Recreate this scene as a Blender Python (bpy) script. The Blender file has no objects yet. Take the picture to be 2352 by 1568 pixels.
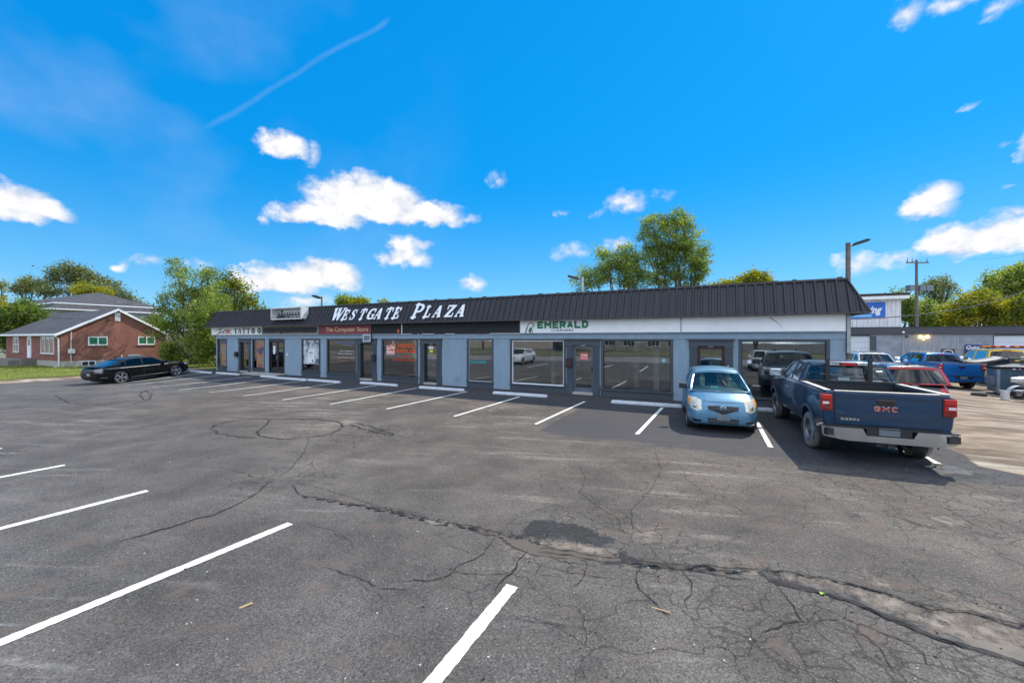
import bpy, bmesh, math, random
import numpy as np
from mathutils import Vector, Matrix
from mathutils.bvhtree import BVHTree

S = bpy.context.scene
COL = S.collection
# ------------------------------------------------------------------ camera, world, sun, exposure
CAMH = 2.44
cam = bpy.data.objects.new("camera", bpy.data.cameras.new("camera"))
COL.objects.link(cam)
S.camera = cam
cam.location = (0, 0, CAMH)
cam.rotation_euler = (math.radians(90), 0, 0)
cam.data.sensor_width = 36
cam.data.lens = 36 * 918 / 2352
cam.data.shift_y = -8 / 2352
cam.data.clip_start = 0.05
cam.data.clip_end = 3000
SUN_AZ, SUN_EL = 55.0, 50.0          # azimuth clockwise from +Y
sd = bpy.data.lights.new("sun", 'SUN')
sd.energy = 3.4
sd.angle = math.radians(0.53)
sd.color = (1.0, 0.93, 0.82)
so = bpy.data.objects.new("sun", sd)
COL.objects.link(so)
_d = Vector((math.sin(math.radians(SUN_AZ)) * math.cos(math.radians(SUN_EL)), math.cos(math.radians(SUN_AZ)) * math.cos(math.radians(SUN_EL)), math.sin(math.radians(SUN_EL))))
so.rotation_euler = _d.to_track_quat('Z', 'Y').to_euler()
so.location = (20, 20, 30)
S.view_settings.view_transform = 'Standard'
S.view_settings.look = 'None'
S.view_settings.exposure = 0.60
S.view_settings.gamma = 1

def make_world():
    w = bpy.data.worlds.new("World"); S.world = w; w.use_nodes = True
    nt = w.node_tree; nt.nodes.clear(); N = nt.nodes.new; L = nt.links.new
    out = N('ShaderNodeOutputWorld'); bg = N('ShaderNodeBackground'); bg.inputs[1].default_value = 0.15
    L(bg.outputs[0], out.inputs[0])
    sky = N('ShaderNodeTexSky'); sky.sky_type = 'NISHITA'; sky.sun_disc = False
    sky.sun_elevation = math.radians(SUN_EL); sky.sun_rotation = math.radians(SUN_AZ)
    sky.altitude = 200; sky.air_density = 1.0; sky.dust_density = 0.2; sky.ozone_density = 3.0
    tc = N('ShaderNodeTexCoord')
    def m(op, a, b=None, c=None):
        n = N('ShaderNodeMath'); n.operation = op
        for i, v in enumerate((a, b, c)):
            if v is None: continue
            if isinstance(v, (int, float)): n.inputs[i].default_value = v
            else: L(v, n.inputs[i])
        return n.outputs[0]
    sep = N('ShaderNodeSeparateXYZ'); L(tc.outputs['Generated'], sep.inputs[0])
    az = m('ARCTAN2', sep.outputs[0], sep.outputs[1]); el = m('ARCSINE', sep.outputs[2])
    cmb = N('ShaderNodeCombineXYZ'); L(az, cmb.inputs[0]); L(el, cmb.inputs[1])
    # billowing distortion of the cloud outlines
    def noise(scale, detail, rough, vec, sc=(1, 1, 1)):
        mp = N('ShaderNodeMapping'); mp.inputs['Scale'].default_value = sc; L(vec, mp.inputs[0])
        n = N('ShaderNodeTexNoise'); n.inputs['Scale'].default_value = scale; n.inputs['Detail'].default_value = detail
        n.inputs['Roughness'].default_value = rough; L(mp.outputs[0], n.inputs['Vector']); return n
    n1 = noise(21, 9, 0.60, cmb.outputs[0], (1, 1.3, 1))
    n2 = noise(9, 3, 0.5, cmb.outputs[0], (1, 1.4, 1))
    wv = N('ShaderNodeVectorMath'); wv.operation = 'SUBTRACT'; L(n1.outputs['Color'], wv.inputs[0]); wv.inputs[1].default_value = (.5, .5, .5)
    ws = N('ShaderNodeVectorMath'); ws.operation = 'SCALE'; L(wv.outputs[0], ws.inputs[0]); ws.inputs['Scale'].default_value = 0.045
    wa = N('ShaderNodeVectorMath'); wa.operation = 'ADD'; L(cmb.outputs[0], wa.inputs[0]); L(ws.outputs[0], wa.inputs[1])
    wsep = N('ShaderNodeSeparateXYZ'); L(wa.outputs[0], wsep.inputs[0])
    # direction list: image-plane style numbers turned into azimuth / elevation of each cloud
    clouds = [(30,474,105,60,1,2.0),(95,488,85,32,1,1.7),(12,440,26,34,0,1),(655,337,76,42,1,1.6),(715,352,24,34,0,.8),
      (845,468,160,74,1,2.3),(735,498,125,36,1,1.9),(965,494,125,42,1,1.8),(1075,502,34,14,0,.6),(605,508,14,18,0,.75),
      (925,565,58,24,0,1.1),(930,594,72,34,1,1.4),(965,560,38,14,0,.8),(640,648,115,46,1,1.9),(745,636,105,50,1,1.9),(700,690,75,24,0,.9),
      (1085,650,38,22,1,.9),(1143,410,24,26,0,.6),(1440,465,58,32,0,.85),(1522,447,36,16,0,.55),(1290,491,17,10,0,.65),(1372,487,24,12,0,.4),
      (1310,578,52,22,0,.65),(1420,560,52,18,0,.6),(2150,452,64,36,0,1.2),(2130,484,76,30,1,1.2),(1962,605,64,34,0,.8),(2065,598,58,20,0,.7),
      (2190,556,90,54,1,1.6),(2290,552,130,56,1,1.6),(2400,536,140,76,1,1.6),(2335,490,90,20,0,.8),(2080,28,50,40,0,.75),(2200,2,110,22,0,.6),(2300,20,60,16,0,.5),
      (2230,243,24,7,0,.45),(2312,427,14,10,0,.55),(2300,337,28,9,0,.4),(2352,330,14,40,0,.5),(335,600,48,18,0,.7),(281,608,15,13,0,.65),(465,606,40,14,0,.5),(540,616,16,9,0,.5)]
    acc = None
    for (px, py, rx, ry, flat, st) in clouds:
        x = (px - 1176) / 918; z = (776 - py) / 918; q = math.sqrt(1 + x * x)
        a0 = math.atan(x); e0 = math.atan(z / q); ra = rx / 918 / (q * q) + 0.004; re = ry / 918 / q * (1 / (1 + (z / q) ** 2)) + 0.003
        s = N('ShaderNodeVectorMath'); s.operation = 'SUBTRACT'; L(wa.outputs[0], s.inputs[0]); s.inputs[1].default_value = (a0, e0, 0)
        k = N('ShaderNodeVectorMath'); k.operation = 'MULTIPLY'; L(s.outputs[0], k.inputs[0]); k.inputs[1].default_value = (1 / ra, 1 / re, 0)
        ln = N('ShaderNodeVectorMath'); ln.operation = 'LENGTH'; L(k.outputs[0], ln.inputs[0])
        v = m('SUBTRACT', 1.0, ln.outputs['Value'])
        if flat:
            v = m('MINIMUM', v, m('MULTIPLY', m('SUBTRACT', wsep.outputs[1], e0 - re * .62), 1.6 / re))
        v = m('MULTIPLY', m('MAXIMUM', v, 0.0), st)
        acc = v if acc is None else m('MAXIMUM', acc, v)
    # added unseen clouds above and behind, brightened as fill light for the shaded front
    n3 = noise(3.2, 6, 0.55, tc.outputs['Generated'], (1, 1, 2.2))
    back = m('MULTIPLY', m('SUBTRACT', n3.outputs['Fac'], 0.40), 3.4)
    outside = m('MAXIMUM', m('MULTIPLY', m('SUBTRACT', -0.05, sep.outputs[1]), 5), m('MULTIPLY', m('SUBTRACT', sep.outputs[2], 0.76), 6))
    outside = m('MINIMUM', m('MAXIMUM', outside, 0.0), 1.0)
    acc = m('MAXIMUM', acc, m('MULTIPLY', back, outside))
    dens = m('ADD', acc, m('MULTIPLY', m('SUBTRACT', n1.outputs['Fac'], 0.49), 1.5))
    dens = m('MULTIPLY', dens, m('MINIMUM', m('MULTIPLY', acc, 14), 1.0))
    mr = N('ShaderNodeMapRange'); mr.interpolation_type = 'SMOOTHSTEP'; L(dens, mr.inputs[0])
    mr.inputs[1].default_value = 0.0; mr.inputs[2].default_value = 0.95; mr.inputs[3].default_value = 0; mr.inputs[4].default_value = 1
    fac = mr.outputs[0]
    # the faint contrail: a great-circle streak between two directions
    def dirv(px, py): return Vector(((px - 1176) / 918, 1, (776 - py) / 918)).normalized()
    pa, pb = dirv(478, 305), dirv(900, 45); nn = pa.cross(pb).normalized(); mid = (pa + pb).normalized()
    dn = N('ShaderNodeVectorMath'); dn.operation = 'DOT_PRODUCT'; nrm = N('ShaderNodeVectorMath'); nrm.operation = 'NORMALIZE'; L(tc.outputs['Generated'], nrm.inputs[0])
    L(nrm.outputs[0], dn.inputs[0]); dn.inputs[1].default_value = nn
    dm = N('ShaderNodeVectorMath'); dm.operation = 'DOT_PRODUCT'; L(nrm.outputs[0], dm.inputs[0]); dm.inputs[1].default_value = mid
    n4 = noise(5, 3, .5, tc.outputs['Generated'])
    off = m('ADD', m('ADD', dn.outputs['Value'], 0.004), m('MULTIPLY', m('SUBTRACT', n4.outputs['Fac'], .5), .03))
    tr = m('MAXIMUM', m('SUBTRACT', 1.0, m('MULTIPLY', m('ABSOLUTE', off), 170)), 0.0)
    tr = m('MULTIPLY', tr, m('MINIMUM', m('MAXIMUM', m('MULTIPLY', m('SUBTRACT', dm.outputs['Value'], pa.dot(mid)), 26), 0.0), 0.075))
    # thin high veil at the upper left
    n5 = noise(2.2, 4, .5, tc.outputs['Generated'], (1, 1, 1.5))
    veil = m('MULTIPLY', m('MAXIMUM', m('SUBTRACT', n5.outputs['Fac'], .45), 0.0), m('MULTIPLY', m('MAXIMUM', m('SUBTRACT', -0.1, az), 0.0), 1.3))
    fac = m('MINIMUM', m('MAXIMUM', fac, m('ADD', tr, veil)), 1.0)
    # polarised deep blue: each channel of the physical sky through its own response curve
    ch = N('ShaderNodeSeparateColor'); L(sky.outputs[0], ch.inputs[0]); K = 0.22
    hz = m('POWER', m('MAXIMUM', m('SUBTRACT', 1.0, m('MULTIPLY', m('MAXIMUM', el, 0.0), 2.5)), 0.0), 2.2)
    rr_ = m('ADD', m('MULTIPLY', m('POWER', m('MULTIPLY', ch.outputs[0], K), 2.0), 0.05 / K), m('MULTIPLY', hz, 0.30 / K))
    gg_ = m('ADD', m('MULTIPLY', m('POWER', m('MULTIPLY', ch.outputs[1], K), 0.40), 0.42 / K), m('MULTIPLY', hz, 0.27 / K))
    bb_ = m('MULTIPLY', m('POWER', m('MULTIPLY', ch.outputs[2], K), 0.30), 0.88 / K)
    hs = N('ShaderNodeCombineColor'); L(rr_, hs.inputs[0]); L(gg_, hs.inputs[1]); L(bb_, hs.inputs[2])
    mix = N('ShaderNodeMix'); mix.data_type = 'RGBA'; L(fac, mix.inputs[0]); L(hs.outputs[0], mix.inputs[6])
    sh = N('ShaderNodeMix'); sh.data_type = 'RGBA'; L(m('MINIMUM', m('MAXIMUM', m('ADD', m('MULTIPLY', dens, 0.5), m('ADD', 0.12, m('MULTIPLY', m('SUBTRACT', n1.outputs['Fac'], .47), 3.2))), 0.0), 1.0), sh.inputs[0])
    sh.inputs[6].default_value = (3.0, 3.25, 3.75, 1); sh.inputs[7].default_value = (4.75, 4.7, 4.75, 1)
    br_ = N('ShaderNodeVectorMath'); br_.operation = 'SCALE'; L(sh.outputs[2], br_.inputs[0]); L(m('ADD', 1.0, m('MULTIPLY', outside, 2.3)), br_.inputs['Scale'])  # unseen clouds made brighter to fill the shaded shop front
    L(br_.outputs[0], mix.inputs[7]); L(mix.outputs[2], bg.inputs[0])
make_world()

# ------------------------------------------------------------------ survey helpers
R8 = (0.8905, -0.4549)                 # along the plaza front, to the right
NN = (0.4549, 0.8905)                  # into the plaza
C0 = (11.04, 13.23)                    # right front corner of the plaza
ROT = math.atan2(-0.4549, 0.8905)
def loc2w(x, y): return (C0[0] + x * R8[0] + y * NN[0], C0[1] + x * R8[1] + y * NN[1])
def w2loc(X, Y):
    dx, dy = X - C0[0], Y - C0[1]
    return (dx * R8[0] + dy * R8[1], dx * NN[0] + dy * NN[1])
def sst(t):
    t = np.clip(t, 0, 1); return t * t * (3 - 2 * t)
def H(X, Y):
    """height of the ground: a slight fall to the left end of the lot and down into the yard"""
    x = (X - C0[0]) * R8[0] + (Y - C0[1]) * R8[1]; n = (X - C0[0]) * NN[0] + (Y - C0[1]) * NN[1]
    u = -x
    d = 0.30 * np.clip((u - 12) / 24, 0, 1.05) ** 1.25 * sst((-n - .8) / 5.5) * (1 - sst((u - 43) / 8))
    y = 0.43 * sst((-u - 1.6) / 7.5) * sst((n + 4) / 11)
    return -(d + y)
def GP(px, py, lift=0.0):
    Z = 20.0
    for _ in range(40):
        X = (px - 1176) / 918 * Z
        Z = .5 * Z + .5 * 918 * (CAMH - float(H(X, Z))) / (py - 776)
    X = (px - 1176) / 918 * Z
    return Vector((X, Z, float(H(X, Z)) + lift))

# ------------------------------------------------------------------ tagging and mesh helpers
def tag(o, label=None, cat=None, group=None, kind=None):
    if label: o['label'] = label
    if cat: o['category'] = cat
    if group: o['group'] = group
    if kind: o['kind'] = kind
    return o
def empty(name, loc=(0, 0, 0), rz=0.0):
    o = bpy.data.objects.new(name, None); COL.objects.link(o); o.empty_display_size = .3
    o.location = loc; o.rotation_euler = (0, 0, rz); return o
def thing(name, label, cat, loc=(0, 0, 0), rz=0.0, group=None):
    return tag(empty(name, loc, rz), label, cat, group)
class MB:
    def __init__(s): s.v = []; s.f = []; s.mi = []
    def add(s, vs, fs, m=0):
        k = len(s.v); s.v += [tuple(p) for p in vs]; s.f += [tuple(i + k for i in f) for f in fs]; s.mi += [m] * len(fs); return s
    def box(s, x0, x1, y0, y1, z0, z1, m=0):
        if x0 > x1: x0, x1 = x1, x0
        if y0 > y1: y0, y1 = y1, y0
        if z0 > z1: z0, z1 = z1, z0
        return s.add([(x0, y0, z0), (x1, y0, z0), (x1, y1, z0), (x0, y1, z0), (x0, y0, z1), (x1, y0, z1), (x1, y1, z1), (x0, y1, z1)],
              [(0, 3, 2, 1), (4, 5, 6, 7), (0, 1, 5, 4), (1, 2, 6, 5), (2, 3, 7, 6), (3, 0, 4, 7)], m)
    def obox(s, c, d, hx, hy, hz, m=0):
        """box centred at c, its x axis along d (horizontal or tilted)"""
        d = Vector(d).normalized(); up = Vector((0, 0, 1)) if abs(d.z) < .95 else Vector((0, 1, 0))
        y = up.cross(d).normalized(); z = d.cross(y); c = Vector(c)
        vs = [c + d * (hx * a) + y * (hy * b) + z * (hz * e) for e in (-1, 1) for (a, b) in ((-1, -1), (1, -1), (1, 1), (-1, 1))]
        return s.add(vs, [(0, 3, 2, 1), (4, 5, 6, 7), (0, 1, 5, 4), (1, 2, 6, 5), (2, 3, 7, 6), (3, 0, 4, 7)], m)
    def tube(s, pts, r, n=8, m=0, caps=True):
        pts = [Vector(p) for p in pts]; rs = r if isinstance(r, (list, tuple)) else [r] * len(pts)
        rings = []; up = Vector((0, 0, 1)); prev = None
        for i, p in enumerate(pts):
            t = (pts[min(i + 1, len(pts) - 1)] - pts[max(i - 1, 0)]).normalized()
            a = prev if prev is not None else (up if abs(t.z) < .9 else Vector((1, 0, 0)))
            x = (a - t * a.dot(t)).normalized(); y = t.cross(x); prev = x
            rings.append([p + x * (rs[i] * math.cos(2 * math.pi * k / n)) + y * (rs[i] * math.sin(2 * math.pi * k / n)) for k in range(n)])
        vs = [q for g in rings for q in g]; fs = []
        for i in range(len(pts) - 1):
            for k in range(n):
                fs.append((i * n + k, i * n + (k + 1) % n, (i + 1) * n + (k + 1) % n, (i + 1) * n + k))
        if caps: fs.append(tuple(range(n - 1, -1, -1))); fs.append(tuple((len(pts) - 1) * n + k for k in range(n)))
        return s.add(vs, fs, m)
    def lathe(s, prof, n=24, m=0, axis='z', c=(0, 0, 0), close=False):
        vs = []
        for (r, h) in prof:
            for k in range(n):
                a = 2 * math.pi * k / n; p = (r * math.cos(a), r * math.sin(a), h)
                if axis == 'y': p = (p[0], p[2], p[1])
                if axis == 'x': p = (p[2], p[0], p[1])
                vs.append((p[0] + c[0], p[1] + c[1], p[2] + c[2]))
        fs = []; K = len(prof); rng = K if close else K - 1
        for i in range(rng):
            j = (i + 1) % K
            for k in range(n):
                f = (i * n + k, i * n + (k + 1) % n, j * n + (k + 1) % n, j * n + k)
                fs.append(f if axis != 'y' else f[::-1])
        return s.add(vs, fs, m)
    def grid(s, P, m=0, flip=False):
        """P[i][j] -> points"""
        a = len(P); b = len(P[0]); vs = [q for r in P for q in r]; fs = []
        for i in range(a - 1):
            for j in range(b - 1):
                f = (i * b + j, i * b + j + 1, (i + 1) * b + j + 1, (i + 1) * b + j); fs.append(f[::-1] if flip else f)
        return s.add(vs, fs, m)
    def prism(s, poly, z0, z1, m=0, f=lambda x, y, z: (x, y, z)):
        n = len(poly); vs = [f(x, y, z0) for x, y in poly] + [f(x, y, z1) for x, y in poly]
        return s.add(vs, [tuple(range(n - 1, -1, -1)), tuple(range(n, 2 * n))] + [(i, (i + 1) % n, n + (i + 1) % n, n + i) for i in range(n)], m)
    def build(s, name, mats, parent=None, smooth=False, bevel=0.0, matrix=None):
        me = bpy.data.meshes.new(name)
        me.from_pydata(s.v, [], s.f)
        if not isinstance(mats, (list, tuple)): mats = [mats]
        for m in mats: me.materials.append(m)
        if len(mats) > 1: me.polygons.foreach_set('material_index', s.mi)
        if smooth: me.polygons.foreach_set('use_smooth', [True] * len(me.polygons))
        me.update()
        if smooth:
            try: me.set_sharp_from_angle(angle=math.radians(38))
            except Exception: pass
        o = bpy.data.objects.new(name, me); COL.objects.link(o)
        if parent: o.parent = parent
        if matrix is not None: o.matrix_world = matrix
        if bevel:
            b = o.modifiers.new('bevel', 'BEVEL'); b.width = bevel; b.segments = 2; b.limit_method = 'ANGLE'; b.angle_limit = math.radians(40)
            b.harden_normals = False
        return o
def wl(x, y, z): a = loc2w(x, y); return Vector((a[0], a[1], z))

# ------------------------------------------------------------------ materials
MATS = {}
def nodes(name):
    m = bpy.data.materials.new(name); m.use_nodes = True; nt = m.node_tree
    b = nt.nodes['Principled BSDF']; return m, nt, b
def mat(name, col, rough=.6, metal=0.0, spec=.5, coat=0.0, var=.12, vscale=3.0, bump=0.0, bscale=40.0, emit=0.0, dirt=0.0, stretch=None):
    if name in MATS: return MATS[name]
    m, nt, b = nodes(name); N = nt.nodes.new; L = nt.links.new
    b.inputs['Roughness'].default_value = rough; b.inputs['Metallic'].default_value = metal
    b.inputs['Specular IOR Level'].default_value = spec; b.inputs['Coat Weight'].default_value = coat; b.inputs['Coat Roughness'].default_value = .04
    tc = N('ShaderNodeTexCoord')
    n = N('ShaderNodeTexNoise'); n.inputs['Scale'].default_value = vscale; n.inputs['Detail'].default_value = 6; n.inputs['Roughness'].default_value = .62
    vec = tc.outputs['Object']
    if stretch: mp_ = N('ShaderNodeMapping'); mp_.inputs['Scale'].default_value = stretch; L(vec, mp_.inputs[0]); vec = mp_.outputs[0]
    L(vec, n.inputs['Vector'])
    rp = N('ShaderNodeMapRange'); L(n.outputs['Fac'], rp.inputs[0]); rp.inputs[1].default_value = .3; rp.inputs[2].default_value = .7
    rp.inputs[3].default_value = 1 - var; rp.inputs[4].default_value = 1 + var
    hs = N('ShaderNodeHueSaturation'); hs.inputs['Color'].default_value = (*col, 1); L(rp.outputs[0], hs.inputs['Value'])
    last = hs.outputs[0]
    if dirt > 0:
        g = N('ShaderNodeTexNoise'); g.inputs['Scale'].default_value = vscale * 2.3; g.inputs['Detail'].default_value = 8; g.inputs['Roughness'].default_value = .7; L(vec, g.inputs['Vector'])
        r2 = N('ShaderNodeMapRange'); L(g.outputs['Fac'], r2.inputs[0]); r2.inputs[1].default_value = .5; r2.inputs[2].default_value = .72; r2.inputs[4].default_value = dirt
        mx = N('ShaderNodeMix'); mx.data_type = 'RGBA'; L(r2.outputs[0], mx.inputs[0]); L(last, mx.inputs[6]); mx.inputs[7].default_value = (.13, .115, .095, 1); last = mx.outputs[2]
    L(last, b.inputs['Base Color'])
    if bump > 0:
        n2 = N('ShaderNodeTexNoise'); n2.inputs['Scale'].default_value = bscale; n2.inputs['Detail'].default_value = 4; L(tc.outputs['Object'], n2.inputs['Vector'])
        bp = N('ShaderNodeBump'); bp.inputs['Strength'].default_value = bump; bp.inputs['Distance'].default_value = .01; L(n2.outputs['Fac'], bp.inputs['Height']); L(bp.outputs[0], b.inputs['Normal'])
    if emit > 0:
        b.inputs['Emission Color'].default_value = (*col, 1); b.inputs['Emission Strength'].default_value = emit
    MATS[name] = m; return m
def glass(name, tint=(.8, .86, .86), refl=1.0, base=.06):
    if name in MATS: return MATS[name]
    m = bpy.data.materials.new(name); m.use_nodes = True; nt = m.node_tree; nt.nodes.clear(); N = nt.nodes.new; L = nt.links.new
    o = N('ShaderNodeOutputMaterial'); t = N('ShaderNodeBsdfTransparent'); t.inputs[0].default_value = (*tint, 1)
    g = N('ShaderNodeBsdfGlossy'); g.inputs['Roughness'].default_value = .0; g.inputs[0].default_value = (.95, .97, 1, 1)
    fr = N('ShaderNodeFresnel'); fr.inputs[0].default_value = 1.52
    a = N('ShaderNodeMath'); a.operation = 'MULTIPLY_ADD'; L(fr.outputs[0], a.inputs[0]); a.inputs[1].default_value = refl; a.inputs[2].default_value = base; a.use_clamp = True
    tc = N('ShaderNodeTexCoord'); n = N('ShaderNodeTexNoise'); n.inputs['Scale'].default_value = .9; n.inputs['Detail'].default_value = 2; L(tc.outputs['Object'], n.inputs['Vector'])
    bp = N('ShaderNodeBump'); bp.inputs['Strength'].default_value = .06; bp.inputs['Distance'].default_value = .02; L(n.outputs['Fac'], bp.inputs['Height']); L(bp.outputs[0], g.inputs['Normal'])
    mx = N('ShaderNodeMixShader'); L(a.outputs[0], mx.inputs[0]); L(t.outputs[0], mx.inputs[1]); L(g.outputs[0], mx.inputs[2]); L(mx.outputs[0], o.inputs[0])
    MATS[name] = m; return m
def paint(name, col, metal=.35, rough=.32, flake=.12, dirt=0.0, coat=1.0):
    return mat(name, col, rough=rough, metal=metal, coat=coat, var=flake, vscale=1.5, dirt=dirt)

CAR_GLASS = glass('car_glass', (.26, .31, .31), .6, .02)
CAR_GLASS_DARK = glass('tinted_car_glass', (.04, .05, .055), .5, .01)
CAR_GLASS_CLEAR = glass('clear_car_glass', (.62, .72, .70), 1.0, .03)
SHOP_GLASS = glass('shop_glass', (.74, .80, .80), 1.2, .13)
BLACKPL = mat('black_plastic', (.018, .018, .02), .5, var=.2, vscale=8)
BLACKGL = mat('gloss_black', (.008, .008, .01), .12, coat=.5, var=.05)
RUBBER = mat('rubber', (.035, .034, .033), .85, var=.25, vscale=9, bump=.3, dirt=.35)
DUSTY = mat('dusty_rubber', (.20, .185, .165), .9, var=.25, vscale=7, bump=.4, bscale=60, dirt=.5)
CHROME = mat('chrome', (.75, .76, .78), .12, 1.0, var=.06)
SILVER = mat('silver_metal', (.50, .51, .53), .32, .9, var=.1)
STEEL = mat('steel', (.20, .20, .21), .42, .8, var=.25, dirt=.4)
REDL = mat('red_lens', (.45, .008, .012), .12, coat=.6, var=.15, vscale=12)
WHITEL = mat('white_lens', (.62, .64, .66), .10, coat=.6, var=.1, vscale=10)
AMBER = mat('amber_lens', (.75, .28, .04), .12, coat=.6, var=.1, vscale=10)
SEAT = mat('seat_fabric', (.07, .075, .085), .9, var=.2, vscale=8)
PLATE = mat('plate_grey', (.13, .145, .165), .7, var=.03)
PLATE2 = mat('plate_pale_grey', (.24, .29, .33), .7, var=.03)
WHITEP = mat('white_paint', (.80, .80, .78), .55, var=.06, bump=.05)
# ------------------------------------------------------------------ ground
def pl(pts): return [GP(*p).xy for p in pts]
TR = [(672,1112),(690,1135),(780,1152),(900,1172),(960,1187),(1060,1207),(1140,1222),(1180,1240),(1230,1258),(1300,1268),(1400,1280),(1490,1295),(1600,1303),(1740,1312)]
TRW = [.01,.02,.03,.035,.06,.08,.09,.14,.18,.16,.12,.07,.06,.06]
UP = [(1740,1308),(1820,1316),(1900,1328),(2000,1352),(2100,1382),(2200,1402),(2352,1432),(2500,1470)]
LO = [(1745,1315),(1770,1335),(1860,1356),(1960,1385),(2050,1425),(2150,1468),(2250,1495),(2352,1525),(2480,1560)]
CR = [
 ([(900,1172),(960,1186)]+TR[5:8],.05),(TR[8:],.055),([(1745,1316),(1850,1352),(1960,1385),(2060,1428),(2160,1470),(2260,1500),(2352,1530)],.05),([(1380,1288),(1490,1304),(1600,1316),(1690,1328),(1745,1334)],.03),
 (UP,.035),(LO,.03),
 ([(630,1100),(610,1118),(580,1140),(548,1158),(520,1170),(490,1182),(440,1195),(340,1225),(258,1253)],.045),
 ([(630,1100),(655,1085),(672,1068),(690,1050),(700,1030),(712,1000)],.02),([(630,1100),(590,1098),(560,1088),(520,1076),(470,1072)],.014),
 ([(670,1108),(740,1122),(800,1140),(860,1160),(960,1177)],.014),([(645,1105),(672,1108)],.02),([(612,1112),(570,1108),(540,1112),(500,1128)],.012),
 ([(0,1020),(60,1008),(120,1000),(200,992),(300,985),(380,972),(480,955)],.014),
 ([(1140,1232),(1122,1258),(1108,1275),(1080,1290),(1055,1302),(1030,1320),(990,1332),(930,1335),(880,1338)],.022),
 ([(1055,1302),(1020,1308),(1080,1322),(1130,1320),(1190,1318)],.016),
 ([(1215,1262),(1200,1285),(1180,1312),(1155,1335),(1140,1362)],.035),
 ([(1470,1290),(1462,1315),(1458,1335),(1475,1360),(1500,1385),(1540,1420)],.02),([(1458,1335),(1400,1330),(1340,1318),(1290,1312),(1240,1300)],.014),
 ([(1765,1325),(1800,1360),(1830,1392),(1850,1430),(1800,1432),(1750,1450),(1738,1470)],.022),([(1850,1430),(1920,1425),(1975,1452),(2030,1500),(2060,1540),(2080,1568)],.016),
 ([(1850,1430),(1880,1400),(1840,1372)],.014),([(1960,1388),(1930,1420),(1985,1440),(2060,1470),(2110,1500),(2140,1545)],.016),
 ([(1600,1430),(1650,1448),(1700,1455),(1738,1470),(1715,1500),(1640,1505)],.012),
 ([(1150,1395),(1200,1420),(1240,1430),(1330,1440),(1400,1470)],.01),
 ([(485,985),(492,976),(520,969),(560,965),(600,961),(625,963),(612,975),(600,986),(588,995),(600,1002),(650,1008),(700,1005),(740,1000),(775,990),(792,980),(780,970),(760,965),(700,962),(625,961)],.075),
 ([(485,985),(495,993),(520,999),(560,1004),(600,1005)],.07),([(800,974),(830,985),(870,994),(900,999),(880,988),(845,978),(815,972)],.09),
 ([(130,908),(145,918),(160,925),(200,930),(260,932),(310,928),(340,918),(348,905),(335,896),(320,905),(330,918)],.07),
 ([(1000,915),(1060,925),(1130,938),(1180,950),(1230,958)],.035),([(980,905),(1040,912),(1110,915),(1170,925),(1240,940)],.03),
 ([(1330,1060),(1345,1100),(1330,1130),(1370,1160),(1420,1190),(1440,1230)],.012),([(1500,1020),(1520,1080),(1490,1130),(1450,1170),(1460,1230)],.012),
 ([(1210,1180),(1280,1160),(1350,1185),(1400,1210),(1460,1230),(1520,1240)],.012),([(1330,1275),(1345,1300),(1338,1335),(1300,1350)],.018),([(1560,1305),(1590,1340),(1575,1380),(1600,1430)],.018),([(1240,1262),(1290,1290),(1380,1300)],.014),([(120,1360),(200,1345),(290,1318)],.012),([(1000,1240),(1060,1262),(1108,1275)],.012),([(700,1200),(760,1215),(800,1240),(815,1265)],.012),
 ([(740,1300),(800,1318),(850,1345),(900,1355),(960,1352)],.018),([(1950,1060),(2010,1080),(2090,1130),(2180,1170),(2260,1215),(2352,1240)],.012),
 ([(2100,1060),(2160,1095),(2240,1120),(2352,1150)],.016),([(2050,1180),(2100,1200),(2200,1230)],.02),
]
def segdist(PX, PY, pts, widths=None):
    d = np.full(PX.shape, 1e9); wv = np.zeros(PX.shape)
    for i in range(len(pts) - 1):
        a = pts[i]; b = pts[i + 1]; vx, vy = b[0] - a[0], b[1] - a[1]
        t = np.clip(((PX - a[0]) * vx + (PY - a[1]) * vy) / (vx * vx + vy * vy + 1e-9), 0, 1)
        q = np.hypot(PX - a[0] - t * vx, PY - a[1] - t * vy); m = q < d
        d[m] = q[m]
        if widths is not None: wv[m] = (widths[i] + t * (widths[i + 1] - widths[i]))[m]
    return (d, wv) if widths is not None else d
def inpoly(PX, PY, poly):
    c = np.zeros(PX.shape, bool); j = len(poly) - 1
    for i in range(len(poly)):
        xi, yi = poly[i]; xj, yj = poly[j]
        c ^= ((yi > PY) != (yj > PY)) & (PX < (xj - xi) * (PY - yi) / (yj - yi + 1e-12) + xi); j = i
    return c
def psd(PX, PY, poly, w):
    d = segdist(PX, PY, list(poly) + [poly[0]]); return np.clip(.5 + np.where(inpoly(PX, PY, poly), d, -d) / w, 0, 1)
def vnoise(X, Y, s, seed=0):
    r = np.random.RandomState(seed).rand(64, 64); x = X * s; y = Y * s; xi = np.floor(x).astype(int); yi = np.floor(y).astype(int)
    fx = x - xi; fy = y - yi; fx = fx * fx * (3 - 2 * fx); fy = fy * fy * (3 - 2 * fy); g = lambda a, b: r[a % 64, b % 64]
    return (g(xi, yi) * (1 - fx) + g(xi + 1, yi) * fx) * (1 - fy) + (g(xi, yi + 1) * (1 - fx) + g(xi + 1, yi + 1) * fx) * fy
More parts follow.
